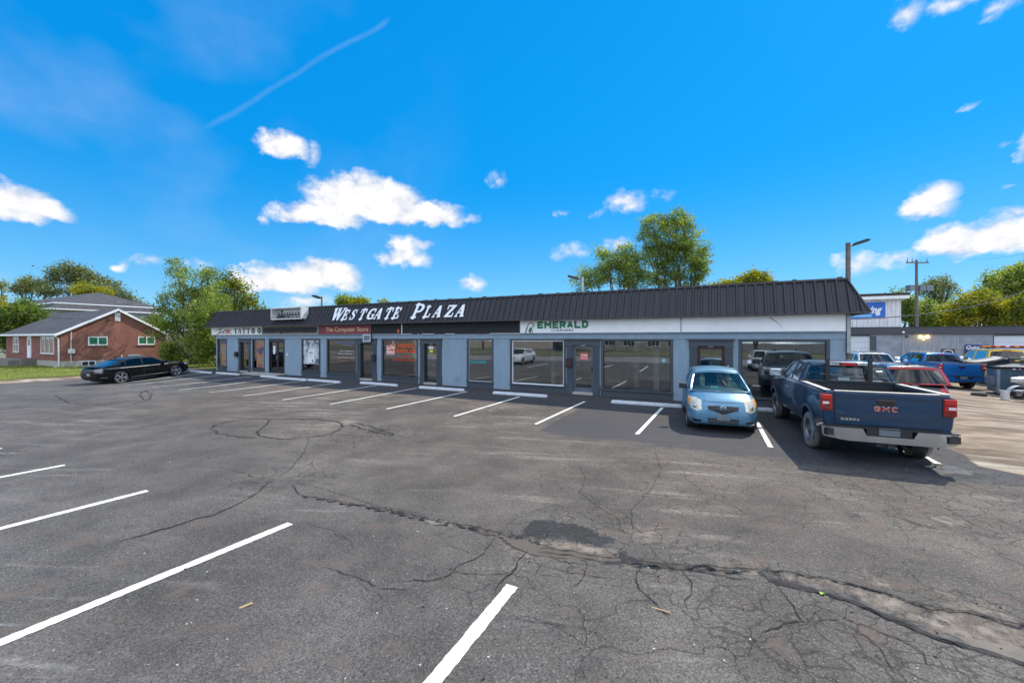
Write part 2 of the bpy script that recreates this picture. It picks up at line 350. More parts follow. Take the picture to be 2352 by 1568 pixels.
def mat_ground():
    m, nt, b = nodes('asphalt_and_dirt'); N = nt.nodes.new; L = nt.links.new
    geo = N('ShaderNodeNewGeometry'); pos = geo.outputs['Position']
    def mp(rot, sc):
        q0 = N('ShaderNodeMapping'); q0.inputs['Rotation'].default_value = (0, 0, -rot); L(pos, q0.inputs[0])
        q = N('ShaderNodeMapping'); q.inputs['Scale'].default_value = sc; L(q0.outputs[0], q.inputs[0]); return q.outputs[0]
    def noise(scale, det=5, rough=.6, vec=None):
        n = N('ShaderNodeTexNoise'); n.inputs['Scale'].default_value = scale; n.inputs['Detail'].default_value = det; n.inputs['Roughness'].default_value = rough; L(vec or pos, n.inputs['Vector']); return n.outputs['Fac']
    def mr(v, a, b_, c=0, d=1, sm=True):
        n = N('ShaderNodeMapRange'); n.inputs[1].default_value = a; n.inputs[2].default_value = b_; n.inputs[3].default_value = c; n.inputs[4].default_value = d
        if sm: n.interpolation_type = 'SMOOTHSTEP'
        L(v, n.inputs[0]); return n.outputs[0]
    def mth(op, x, y, cl=False):
        n = N('ShaderNodeMath'); n.operation = op; n.use_clamp = cl
        for i, v in enumerate((x, y)):
            if isinstance(v, (int, float)): n.inputs[i].default_value = v
            else: L(v, n.inputs[i])
        return n.outputs[0]
    def mix(f, a, c):
        n = N('ShaderNodeMix'); n.data_type = 'RGBA'
        if isinstance(f, (int, float)): n.inputs[0].default_value = f
        else: L(f, n.inputs[0])
        for i, v in ((6, a), (7, c)):
            if isinstance(v, tuple): n.inputs[i].default_value = (*v, 1)
            else: L(v, n.inputs[i])
        return n.outputs[2]
    at = N('ShaderNodeAttribute'); at.attribute_name = 'mask'; sp = N('ShaderNodeSeparateColor'); L(at.outputs['Color'], sp.inputs[0])
    at2 = N('ShaderNodeAttribute'); at2.attribute_name = 'mask2'; sp2 = N('ShaderNodeSeparateColor'); L(at2.outputs['Color'], sp2.inputs[0])
    dirt, tan, dark = sp.outputs; alli, front_dark, worn = sp2.outputs
    # stone chips
    vo = N('ShaderNodeTexVoronoi'); vo.inputs['Scale'].default_value = 95; L(pos, vo.inputs['Vector'])
    sc = N('ShaderNodeSeparateColor'); L(vo.outputs['Color'], sc.inputs[0])
    chip = sc.outputs[0]
    g1 = noise(38, 4, .7); g2 = noise(1.1, 5, .6); g3 = noise(.33, 4, .55)
    val = mth('ADD', mth('MULTIPLY', g1, .7), mth('MULTIPLY', chip, .5))
    asp = mix(mr(val, .3, .95, sm=False), (.041, .037, .033), (.152, .138, .124))
    tone = mth('MULTIPLY', mr(g2, .3, .7, .74, 1.20), mr(g3, .3, .7, .80, 1.20))
    hv = N('ShaderNodeHueSaturation'); L(asp, hv.inputs['Color']); L(tone, hv.inputs['Value']); asp = hv.outputs[0]
    # bright and rusty chips
    asp = mix(mth('MULTIPLY', mr(sc.outputs[1], .94, .98), .34), asp, (.34, .32, .28))
    asp = mix(mth('MULTIPLY', mr(sc.outputs[2], .955, .985), .55), asp, (.018, .018, .018))
    # pale traffic streaks and brown stains
    st = noise(1, 6, .62, mp(ROT * .45, (.30, 2.6, 1)))
    asp = mix(mth('MULTIPLY', mth('MULTIPLY', mr(st, .52, .70), mr(noise(.16, 3), .42, .62)), mth('MULTIPLY', mth('ADD', .08, mth('MULTIPLY', worn, .62)), mr(noise(11, 6, .75), .38, .62, .15, 1))), asp, (.42, .385, .34))
    st2 = noise(1, 5, .6, mp(ROT * .15, (.4, 5.0, 1)))
    asp = mix(mth('MULTIPLY', mth('MULTIPLY', mr(st2, .57, .70), mr(noise(.22, 3), .46, .60)), mr(noise(14, 6, .75), .40, .62, .05, .45)), asp, (.42, .40, .37))
    br = noise(1.9, 5, .6, mp(.3, (1, 1.5, 1)))
    asp = mix(mth('MULTIPLY', mr(br, .54, .72), .66), asp, (.13, .095, .075))
    dk = noise(2.7, 4, .6, mp(ROT, (.8, 1.6, 1)))
    asp = mix(mth('MULTIPLY', mr(dk, .58, .74), .5), asp, (.05, .047, .045))
    wt = N('ShaderNodeMix'); wt.data_type = 'RGBA'; wt.blend_type = 'MULTIPLY'; L(mth('MULTIPLY', worn, .9), wt.inputs[0]); L(asp, wt.inputs[6]); wt.inputs[7].default_value = (1.06, .97, .87, 1); asp = wt.outputs[2]
    # blacker asphalt along the shop front and nearby stalls, ragged edge
    fr = mr(mth('ADD', front_dark, mth('MULTIPLY', mth('SUBTRACT', noise(1.6, 5, .65, mp(ROT, (.5, 1.5, 1))), .5), .9)), .42, .62)
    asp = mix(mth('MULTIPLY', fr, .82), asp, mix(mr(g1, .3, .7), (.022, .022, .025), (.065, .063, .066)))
    # net cracking
    def wv_(sc_):
        wn = N('ShaderNodeTexNoise'); wn.inputs['Scale'].default_value = sc_; wn.inputs['Detail'].default_value = 3; L(pos, wn.inputs['Vector'])
        s1 = N('ShaderNodeVectorMath'); s1.operation = 'SCALE'; s1.inputs['Scale'].default_value = .35; L(wn.outputs['Color'], s1.inputs[0])
        s2 = N('ShaderNodeVectorMath'); s2.operation = 'ADD'; L(pos, s2.inputs[0]); L(s1.outputs[0], s2.inputs[1]); return s2.outputs[0]
    wvec = wv_(3.0)
    def net(scale, w):
        v = N('ShaderNodeTexVoronoi'); v.feature = 'DISTANCE_TO_EDGE'; v.inputs['Scale'].default_value = scale; L(wvec, v.inputs['Vector'])
        return mr(v.outputs['Distance'], w * .35, w, 1, 0)
    am = mr(mth('ADD', alli, mth('MULTIPLY', mth('SUBTRACT', noise(.55, 4), .5), 1.1)), .30, .55)
    crk = mth('MAXIMUM', mth('MULTIPLY', net(3.4, .034), am), mth('MULTIPLY', net(1.15, .009), mr(mth('ADD', alli, mth('SUBTRACT', noise(.4, 3), .5)), .02, .3)))
    asp = mix(mth('MULTIPLY', crk, .50), asp, (.016, .013, .011))
    # sand in and round the potholes, wet or tarred rims
    tn = mr(mth('ADD', tan, mth('MULTIPLY', mth('SUBTRACT', noise(9, 6, .7), .5), 1.0)), .38, .66)
    asp = mix(mth('MULTIPLY', tn, .88), asp, mix(mr(noise(5, 5, .7), .35, .65), (.11, .082, .060), (.27, .225, .175)))
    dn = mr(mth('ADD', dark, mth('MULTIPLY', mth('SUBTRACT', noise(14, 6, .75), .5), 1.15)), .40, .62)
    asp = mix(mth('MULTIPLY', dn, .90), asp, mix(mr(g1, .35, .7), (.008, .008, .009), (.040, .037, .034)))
    # the yard: packed dirt and pale concrete in long smears
    y1 = noise(1, 7, .66, mp(ROT + .1, (.55, 1.3, 1))); y2 = noise(1, 5, .6, mp(ROT - .05, (.12, .7, 1)))
    dcol = mix(mr(y1, .34, .66), (.105, .068, .040), (.33, .25, .17))
    dcol = mix(mr(y2, .55, .70), dcol, (.43, .38, .31))
    dcol = mix(mth('MULTIPLY', mr(noise(26, 5, .75), .56, .74), .45), dcol, (.13, .10, .075))
    df = mr(mth('ADD', dirt, mth('MULTIPLY', mth('SUBTRACT', noise(2.4, 5, .65), .5), .5)), .42, .58)
    col = mix(df, asp, dcol)
    L(col, b.inputs['Base Color'])
    wet = mth('MULTIPLY', dn, mr(noise(2.1, 3), .45, .6))
    rg = N('ShaderNodeMix'); L(wet, rg.inputs[0]); rg.inputs[2].default_value = .86; rg.inputs[3].default_value = .42
    L(rg.outputs[0], b.inputs['Roughness']); b.inputs['Specular IOR Level'].default_value = .35
    hgt = mth('SUBTRACT', mth('ADD', mth('MULTIPLY', val, .5), mth('MULTIPLY', noise(9, 4), .6)), mth('MULTIPLY', crk, 1.6))
    bp = N('ShaderNodeBump'); bp.inputs['Strength'].default_value = .55; bp.inputs['Distance'].default_value = .012; L(hgt, bp.inputs['Height']); L(bp.outputs[0], b.inputs['Normal'])
    return m
def make_ground():
    ys = [-160, -120, -90, -70, -50, -35, -25, -18, -12, -8, -5, -3, -1.5, 0, 1.0]; y = 1.6
    while y < 70: ys.append(y); y += max(.035, y * .0135)
    ys += [70, 76, 84, 95, 110, 130, 160, 200, 260, 340, 450, 600, 900, 1500]
    xs = [0.0]; x = 0
    while x < 60: x += (.05 if x < 5.5 else .05 + (x - 5.5) * .022); xs.append(x)
    xs += [66, 75, 90, 110, 140, 180, 240, 320, 450, 700, 1200]
    xs = sorted(set([-q for q in xs] + xs)); xs = np.array(xs); ys = np.array(ys)
    X, Y = np.meshgrid(xs, ys); Z = H(X, Y)
    u = -((X - C0[0]) * R8[0] + (Y - C0[1]) * R8[1]); n = (X - C0[0]) * NN[0] + (Y - C0[1]) * NN[1]
    near = (Y > 1.2) & (Y < 26) & (np.abs(X) < 26)
    d, wd = segdist(X, Y, pl(TR), TRW)
    jit = (vnoise(X, Y, 7, 1) - .5) * .06 + (vnoise(X, Y, 21, 2) - .5) * .035
    tr = np.clip(1 - (d + jit) / (wd + 1e-3), 0, 1)
    tr = np.where(near, tr, 0)
    pot = inpoly(X + jit, Y + jit, [tuple(q) for q in pl(UP)] + [tuple(q) for q in pl(LO)][::-1])
    dl = segdist(X, Y, pl(LO)); du = segdist(X, Y, pl(UP))
    pdep = np.where(pot, np.clip(np.minimum(dl, du) / .10, 0, 1), 0)
    patch = psd(X + jit, Y + jit, [tuple(q) for q in pl([(1196,1232),(1200,1212),(1212,1197),(1240,1191),(1262,1190),(1290,1197),(1320,1204),(1352,1208),(1372,1216),(1380,1226),(1412,1232),(1418,1248),(1390,1258),(1340,1250),(1300,1243),(1240,1240)])], .10)
    sand = psd(X + jit, Y + jit, [tuple(q) for q in pl([(1175,1232),(1240,1240),(1300,1243),(1350,1252),(1412,1262),(1420,1276),(1330,1272),(1250,1264),(1195,1250)])], .16)
    Z = Z - .035 * sst(tr * 1.6) - (.018 + .022 * vnoise(X, Y, 2.6, 14)) * pdep - .02 * sst(sand)
    tan = np.zeros_like(X); dark = np.zeros_like(X)
    q = np.clip(1 - d / .34, 0, 1); tan = np.maximum(tan, .30 * q * np.where(wd > .03, 1, 0) * near)
    vn = sst((vnoise(X, Y, 2.2, 9) - .42) * 5); tan = np.maximum(tan, np.clip((tr - .3) * 2.2, 0, .60) * (X > -1.5) * vn); dark = np.maximum(dark, .82 * np.clip(tr * 4, 0, 1) * (1 - .75 * vn * np.clip((tr - .3) * 2, 0, 1)))
    tan = np.maximum(tan, np.where(pot, .52, 0)); tan = np.maximum(tan, sand)
    dark = np.maximum(dark, np.where(pot, np.clip(1.0 - dl / .34, 0, .85), 0)); dark = np.maximum(dark, np.where(near, np.clip(.78 - du / .07, 0, .8), 0))
    dark = np.maximum(dark, np.where(near, np.clip(.72 - dl / .08, 0, .8), 0))
    dark = np.maximum(dark, .68 * patch * (1 - sand))
    dark = np.maximum(dark, .9 * psd(X + jit, Y + jit, [tuple(q) for q in pl([(1150,1226),(1200,1226),(1240,1236),(1300,1238),(1400,1252),(1440,1266),(1440,1286),(1330,1281),(1240,1273),(1170,1254)])], .14) * (1 - sand))
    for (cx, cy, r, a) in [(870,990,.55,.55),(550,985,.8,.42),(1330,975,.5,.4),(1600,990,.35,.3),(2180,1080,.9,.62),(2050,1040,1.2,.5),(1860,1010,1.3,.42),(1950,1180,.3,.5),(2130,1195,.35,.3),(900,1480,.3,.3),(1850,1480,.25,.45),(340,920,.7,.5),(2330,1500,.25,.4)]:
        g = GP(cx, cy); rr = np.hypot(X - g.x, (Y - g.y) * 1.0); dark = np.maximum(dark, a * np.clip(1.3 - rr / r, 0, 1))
    for (cx, cy, r, a) in [(720,985,1.0,.46),(1120,935,1.6,.50),(800,968,.45,.62),(1480,1225,.45,.52),(1200,1262,.4,.5),(1700,1300,.5,.42),(2250,1410,.5,.52),(2000,1330,.3,.5),(1560,945,1.0,.34),(2180,1195,.3,.55),(2230,1470,.4,.5),(1250,1010,2.0,.2)]:
        g = GP(cx, cy); rr = np.hypot(X - g.x, Y - g.y); tan = np.maximum(tan, a * np.clip(1.35 - rr / r, 0, 1))
    alli = np.zeros_like(X)
    for (cx, cy, r, a) in [(1300,1250,.9,.6),(1450,1240,.8,.7),(1900,1450,1.0,.8),(1700,1400,.8,.55),(2250,1500,1.0,.7),(1400,1400,.9,.35),(1150,1320,.6,.4),(2150,1120,2.0,.95),(2250,1060,1.6,.9),(2300,1150,1.2,.6),(1150,940,2.2,.7),(850,1000,1.5,.6),(650,1090,.8,.6),(1500,1100,2.2,.36),(1850,1080,1.5,.35),(1600,960,1.2,.35),(900,1340,.6,.3)]:
        g = GP(cx, cy); rr = np.hypot(X - g.x, Y - g.y); alli = np.maximum(alli, a * np.clip(1.5 - rr / r, 0, 1))
    dirt = sst((-u - .55 + (vnoise(X, Y, .9, 5) - .5) * 1.2) / 1.0) * (n > -30)
    dirt = np.maximum(dirt, sst((u - 41.6) / 1.2) * (n < 60)); dirt = np.where(n > 1.2, np.maximum(dirt, .0 + 1.0 * (u < 0)), dirt)
    front_dark = np.where((n < .5) & (u > -.5) & (u < 38.6), sst((n + 4.6) / 2.0), 0) * .95
    front_dark = np.maximum(front_dark, np.where((u > -1) & (u < 8), .80 * sst((n + 8.2) / 1.6), 0)) * (n < .5)
    front_dark = np.maximum(front_dark, np.where((u > 20) & (u < 41), .55 * sst((n + 8.5) / 3) * sst((u - 20) / 9), 0))
    worn = np.clip(sst((n + 16) / 7) * (1 - sst((u - 22) / 9)), 0, 1)
    vs = np.stack([X, Y, Z], -1).reshape(-1, 3); a, b = X.shape
    idx = np.arange(a * b).reshape(a, b); F = np.stack([idx[:-1, :-1], idx[:-1, 1:], idx[1:, 1:], idx[1:, :-1]], -1).reshape(-1, 4)
    me = bpy.data.meshes.new('ground'); me.vertices.add(len(vs)); me.vertices.foreach_set('co', vs.ravel().astype(np.float32))
    me.loops.add(F.size); me.loops.foreach_set('vertex_index', F.ravel().astype(np.int32)); me.polygons.add(len(F))
    me.polygons.foreach_set('loop_start', (np.arange(len(F)) * 4).astype(np.int32)); me.polygons.foreach_set('loop_total', np.full(len(F), 4, np.int32))
    me.polygons.foreach_set('use_smooth', np.ones(len(F), bool)); me.update(calc_edges=True)
    for nm, ch in (('mask', (dirt, tan, dark)), ('mask2', (alli, front_dark, worn))):
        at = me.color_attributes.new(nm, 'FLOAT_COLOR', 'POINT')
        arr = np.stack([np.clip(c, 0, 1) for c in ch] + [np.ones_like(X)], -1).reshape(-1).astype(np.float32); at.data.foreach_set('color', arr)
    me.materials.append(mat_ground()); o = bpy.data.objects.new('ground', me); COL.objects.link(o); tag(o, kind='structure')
    return o
make_ground()
def ribbon(mb, pts, w, lift, jitter=0.0, seed=0, step=.12, taper=True, ends=False):
    rnd = random.Random(seed); q = []
    for i in range(len(pts) - 1):
        a, b = Vector(pts[i][:2]), Vector(pts[i + 1][:2]); k = max(1, int((b - a).length / step))
        for j in range(k): q.append(a.lerp(b, j / k))
    q.append(Vector(pts[-1][:2])); L_, R_ = [], []; off = 0
    for i, p in enumerate(q):
        t = (q[min(i + 1, len(q) - 1)] - q[max(i - 1, 0)]).normalized(); nn = Vector((-t.y, t.x)); off = .75 * off + rnd.uniform(-jitter, jitter)
        ww = w * .5 * (rnd.uniform(.35, 1.5) if jitter else rnd.uniform(.88, 1.06))
        if taper: ww *= min(1, .15 + min(i, len(q) - 1 - i) / 5)
        c = p + nn * off
        for s_, lst in ((1, L_), (-1, R_)):
            v = c + nn * ww * s_; lst.append((v.x, v.y, float(H(v.x, v.y)) + lift))
    mb.grid([L_, R_], flip=True)
def make_cracks():
    mb = MB(); k = 0
    for pts, w in CR:
        k += 1; ribbon(mb, pl(pts), w * .55, .0085, jitter=.012 + w * .25, seed=k, step=.05)
    ribbon(mb, pl(TR[:5]), .02, .003, jitter=.012, seed=77, step=.05)
    o = mb.build('pavement_cracks', mat('crack_dark', (.024, .020, .017), .95, var=.4, vscale=6)); tag(o, kind='structure')
make_cracks()
def puddles():
    m, nt, b = nodes('puddle_water'); b.inputs['Base Color'].default_value = (.125, .098, .070, 1); b.inputs['Roughness'].default_value = .3; b.inputs['Specular IOR Level'].default_value = .22
    n = nt.nodes.new('ShaderNodeTexNoise'); n.inputs['Scale'].default_value = 7; r = nt.nodes.new('ShaderNodeMapRange'); r.inputs[3].default_value = .22; r.inputs[4].default_value = .5
    nt.links.new(n.outputs['Fac'], r.inputs[0]); nt.links.new(r.outputs[0], b.inputs['Roughness'])
    for poly, z in (([(1120,1200),(1300,1205),(1480,1255),(1480,1300),(1300,1295),(1130,1270)], -.030), ([(1860,1350),(2000,1385),(2150,1440),(2352,1480),(2460,1520),(2352,1535),(2150,1478),(1950,1395)], -.031)):
        mb = MB(); P = [GP(*q) for q in poly]; mb.add([(p.x, p.y, z) for p in P], [tuple(range(len(P)))])
        o = mb.build('puddle', m); tag(o, kind='structure')
puddles()
LINEM = mat('line_paint', (.76, .74, .66), .7, var=.12, vscale=5, dirt=.55)
def parking_lines():
    L1 = [((247,881),(472,856)),((292,884),(520,860)),((350,889),(577,865)),((410,895),(634,869)),((481,901),(704,874)),((558,909),(786,878)),((649,918),(865,885)),((758,928),(957,891)),((888,939),(1073,899)),
       ((1043,956),(1193,911)),((1230,974),(1343,922)),((1463,997),(1521,936)),((1770,1027),(1738,968)),((2155,1065),(2052,1010))]
    k = 0
    for a, b in L1:
        mb = MB(); k += 1; ribbon(mb, [GP(*a), GP(*b)], .105, .006, seed=k, step=.06, taper=False)
        o = mb.build('parking_line', LINEM); tag(o, kind='structure')
    for ue, n0 in ((18.2, -14.0), (15.05, -13.85), (11.9, -13.77), (8.8, -13.45), (5.6, -13.3), (2.5, -13.0), (-.6, -12.8)):
        k += 1; a = loc2w(-ue, n0); b = loc2w(-(ue + .28 if ue > 6 else ue), n0 - 5.6)
        mb = MB(); ribbon(mb, [a, b], .125, .006, seed=k, step=.04, taper=False); o = mb.build('parking_line', LINEM); tag(o, kind='structure')
parking_lines()
def sheet(name, poly, lift, m, step=1.0, frame=True):
    """flat sheet over the ground inside a polygon given in plaza coordinates (u, n)"""
    us = [p[0] for p in poly]; ns = [p[1] for p in poly]; mb = MB()
    U = np.arange(min(us), max(us) + step * .5, step); Nn = np.arange(min(ns), max(ns) + step * .5, step)
    P = []
    for a in U:
        P.append([])
        for c in Nn:
            w = loc2w(-a, c); P[-1].append((w[0], w[1], float(H(w[0], w[1])) + lift))
    mb.grid(P, flip=False)
    o = mb.build(name, m, smooth=True); tag(o, kind='structure'); return o
def grass_mat():
    m, nt, b = nodes('lawn'); N = nt.nodes.new; L = nt.links.new; g = N('ShaderNodeNewGeometry')
    n1 = N('ShaderNodeTexNoise'); n1.inputs['Scale'].default_value = .45; n1.inputs['Detail'].default_value = 6; L(g.outputs['Position'], n1.inputs['Vector'])
    n2 = N('ShaderNodeTexNoise'); n2.inputs['Scale'].default_value = 14; n2.inputs['Detail'].default_value = 5; n2.inputs['Roughness'].default_value = .7; L(g.outputs['Position'], n2.inputs['Vector'])
    r = N('ShaderNodeValToRGB'); e = r.color_ramp.elements; e[0].position = .36; e[0].color = (.085, .125, .022, 1); e[1].position = .62; e[1].color = (.21, .23, .055, 1); x = e.new(.72); x.color = (.30, .24, .11, 1)
    ad = N('ShaderNodeMath'); ad.operation = 'MULTIPLY_ADD'; L(n2.outputs['Fac'], ad.inputs[0]); ad.inputs[1].default_value = .5; mm = N('ShaderNodeMath'); mm.operation = 'MULTIPLY'; L(n1.outputs['Fac'], mm.inputs[0]); mm.inputs[1].default_value = .52; L(mm.outputs[0], ad.inputs[2])
    L(ad.outputs[0], r.inputs[0]); L(r.outputs[0], b.inputs['Base Color']); b.inputs['Roughness'].default_value = .95; b.inputs['Specular IOR Level'].default_value = .1
    bp = N('ShaderNodeBump'); bp.inputs['Strength'].default_value = .8; bp.inputs['Distance'].default_value = .05; L(n2.outputs['Fac'], bp.inputs['Height']); L(bp.outputs[0], b.inputs['Normal']); return m
LAWN = grass_mat()
sheet('lawn', [(44.6, -9), (120, 70)], .030, LAWN, 2.0)
sheet('lawn', [(37.9, .3), (44.6, 70)], .032, LAWN, 1.3)
CONC = mat('concrete', (.40, .37, .33), .85, var=.15, vscale=.8, bump=.3, dirt=.2)
sheet('roadway', [(-80, -36), (110, -23)], .012, mat('road_surface', (.22, .20, .18), .9, var=.12, vscale=.4), 3.0)
sheet('lawn', [(-80, -66), (110, -36)], .04, mat('dry_lawn', (.135, .125, .06), .95, var=.35, vscale=.3), 4.0)
# blades of grass along the visible lawn: one mass
def grass_blades():
    rs = np.random.RandomState(4); n = 26000
    uu = rs.uniform(37.9, 58, n); nn = rs.uniform(-10, 9, n); ok = ((uu > 44.7) | (nn > .35)) & ~((uu > 52.0) & (nn > -4.5))
    uu, nn = uu[ok], nn[ok]; X = C0[0] - uu * R8[0] + nn * NN[0]; Y = C0[1] - uu * R8[1] + nn * NN[1]; Z = H(X, Y) + .02
    a = rs.uniform(0, 6.28, len(X)); h = rs.uniform(.03, .09, len(X)); w = .022; lx = rs.normal(0, .03, len(X)); ly = rs.normal(0, .03, len(X))
    v = np.zeros((len(X), 3, 3)); v[:, 0] = np.stack([X - w * np.cos(a), Y - w * np.sin(a), Z], -1); v[:, 1] = np.stack([X + w * np.cos(a), Y + w * np.sin(a), Z], -1); v[:, 2] = np.stack([X + lx, Y + ly, Z + h], -1)
    me = bpy.data.meshes.new('grass_blades'); me.from_pydata(v.reshape(-1, 3).tolist(), [], np.arange(len(X) * 3).reshape(-1, 3).tolist()); me.materials.append(LAWN)
    o = bpy.data.objects.new('grass_blades', me); COL.objects.link(o); tag(o, 'short green lawn grass by the brick house', 'grass', kind='stuff')
grass_blades()
# wheel stops
def stops():
    m = mat('wheel_stop_concrete', (.56, .58, .60), .8, var=.14, vscale=6, bump=.4, dirt=.55)
    S_ = [(20,330,1168),(390,702,1192),(1005,1222,1235),(1228,1628,1266),(1650,2100,1296)]
    P = [((700 + a / 3.675) / 1.6327, (700 + b / 3.675) / 1.6327, (1080 + y / 3.675) / 1.6327) for a, b, y in S_]
    P += [((1300 + a / 3.675) / 1.6327, (1300 + b / 3.675) / 1.6327, (1080 + y / 3.675) / 1.6327) for a, b, y in ((165, 690, 1338), (985, 1602, 1405))]
    P += [((1800 + a / 2.8) / 1.6327, (1800 + b / 2.8) / 1.6327, (1080 + y / 2.8) / 1.6327) for a, b, y in ((130, 695, 1132), (1375, 2120, 1235))]
    P += [(1740, 1800, 946)]
    lab = ['white concrete wheel stop at the far end beside the lawn', 'white wheel stop in front of the tattoo shop door', 'short white wheel stop before the double glass doors', 'white wheel stop just right of the short one', 'white wheel stop below the poster window',
      'white wheel stop below the computer shop door', 'white wheel stop in front of the orange lettered shop window', 'white wheel stop left of the green and white cleaners door', 'long white wheel stop under the large cleaners window beside the blue hatchback', 'white wheel stop between the light blue hatchback and the navy pickup']
    for (a, b, y), lb in zip(P, lab):
        g = GP((a + b) / 2, y); x, n = w2loc(g.x, g.y)
        def X_at(px):
            r = (px - 1176) / 918; ox, oy = loc2w(0, n); return (r * oy - ox) / (R8[0] - r * R8[1])
        xa, xb = X_at(a), X_at(b)
        if lb.endswith('navy pickup'): xb = xa + 1.8
        L_ = abs(xb - xa) / 2; mb = MB(); w = .085; h = .12
        prof = [(-w, 0), (w, 0), (w, h * .45), (w * .62, h), (-w * .62, h), (-w, h * .45)]
        rings = []
        for t, s_ in ((-L_, .72), (-L_ + .05, 1), (L_ - .05, 1), (L_, .72)): rings.append([(t, p * (s_ if abs(p) else 1), q * s_ if q else 0) for p, q in prof])
        vs = [p for r_ in rings for p in r_]; fs = [tuple(range(6))[::-1], tuple(range(18, 24))]
        for i in range(3):
            for j in range(6): fs.append((i * 6 + j, i * 6 + (j + 1) % 6, (i + 1) * 6 + (j + 1) % 6, (i + 1) * 6 + j))
        mb.add(vs, fs); o = mb.build('wheel_stop', m, bevel=.012)
        c = loc2w((xa + xb) / 2, n + .09); o.location = (c[0], c[1], float(H(*c))); o.rotation_euler = (0, 0, ROT + random.Random(a).uniform(-.03, .03))
        tag(o, lb, 'wheel stop', 'concrete wheel stops along the shop front')
stops()
# ------------------------------------------------------------------ text helpers
def text_mesh(body, box, bold=0.0, shear=0.0, depth=.004, slope=None, spacing=1.0):
    """mesh verts/faces of a text fitted to box (x0,x1,z0,z1) in the local XZ plane facing -y"""
    cu = bpy.data.curves.new('t', 'FONT'); cu.body = body; cu.size = 1; cu.extrude = .5; cu.offset = bold; cu.shear = shear; cu.space_character = spacing; cu.resolution_u = 3; cu.align_x = 'LEFT'
    ob = bpy.data.objects.new('t', cu); COL.objects.link(ob); bpy.context.view_layer.update()
    me = bpy.data.meshes.new_from_object(ob.evaluated_get(bpy.context.evaluated_depsgraph_get()))
    co = np.array([v.co[:] for v in me.vertices]); fs = [tuple(p.vertices) for p in me.polygons]
    bpy.data.objects.remove(ob); bpy.data.curves.remove(cu); bpy.data.meshes.remove(me)
    mn, mx = co.min(0), co.max(0); x0, x1, z0, z1 = box
    x = x0 + (co[:, 0] - mn[0]) / (mx[0] - mn[0]) * (x1 - x0); z = z0 + (co[:, 1] - mn[1]) / (mx[1] - mn[1]) * (z1 - z0)
    y = -(co[:, 2] - mn[2]) / (mx[2] - mn[2]) * depth
    return [(a, b, c) for a, b, c in zip(x, y, z)], fs
def text(body, box, m, parent, y=0.0, name='lettering', fn=None, **k):
    v, f = text_mesh(body, box, **k); mb = MB(); mb.add([fn(p[0], p[1] + y, p[2]) if fn else (p[0], p[1] + y, p[2]) for p in v], f)
    return mb.build(name, m, parent)
LC = [0]
def stroke(mb, pts, fn, th=.03, smooth=False):
    """flat letter stroke of varying width: pts (x, y, w)"""
    P = [(Vector((a, b)), c) for a, b, c in pts]
    if smooth:
        Q = []
        for i in range(len(P) - 1):
            p0 = P[max(i - 1, 0)]; p1 = P[i]; p2 = P[i + 1]; p3 = P[min(i + 2, len(P) - 1)]
            for k in range(6):
                t = k / 6; a = .5 * ((2 * p1[0]) + (p2[0] - p0[0]) * t + (2 * p0[0] - 5 * p1[0] + 4 * p2[0] - p3[0]) * t * t + (-p0[0] + 3 * p1[0] - 3 * p2[0] + p3[0]) * t ** 3)
                Q.append((a, p1[1] + (p2[1] - p1[1]) * t))
        Q.append(P[-1]); P = Q
    Lp, Rp = [], []
    for i, (p, w) in enumerate(P):
        t = (P[min(i + 1, len(P) - 1)][0] - P[max(i - 1, 0)][0]).normalized(); nn = Vector((-t.y, t.x)) * w * .5
        Lp.append(p + nn); Rp.append(p - nn)
    LC[0] = (LC[0] + 1) % 7; d = th + LC[0] * .0012; n = len(P); vs = []
    for dd in (d, 0):
        for q in Lp + Rp: vs.append(fn(q.x, q.y, dd))
    fs = []
    for i in range(n - 1):
        fs += [(i, i + 1, n + i + 1, n + i), (2 * n + i, 3 * n + i, 3 * n + i + 1, 2 * n + i + 1), (i, 2 * n + i, 2 * n + i + 1, i + 1), (n + i, n + i + 1, 3 * n + i + 1, 3 * n + i)]
    fs += [(0, n, 3 * n, 2 * n), (n - 1, 3 * n - 1, 4 * n - 1, 2 * n - 1)]
    mb.add(vs, fs)
def rc(x0, y0, x1, y1): return ([(x0, (y0 + y1) / 2, y1 - y0), (x1, (y0 + y1) / 2, y1 - y0)], False)
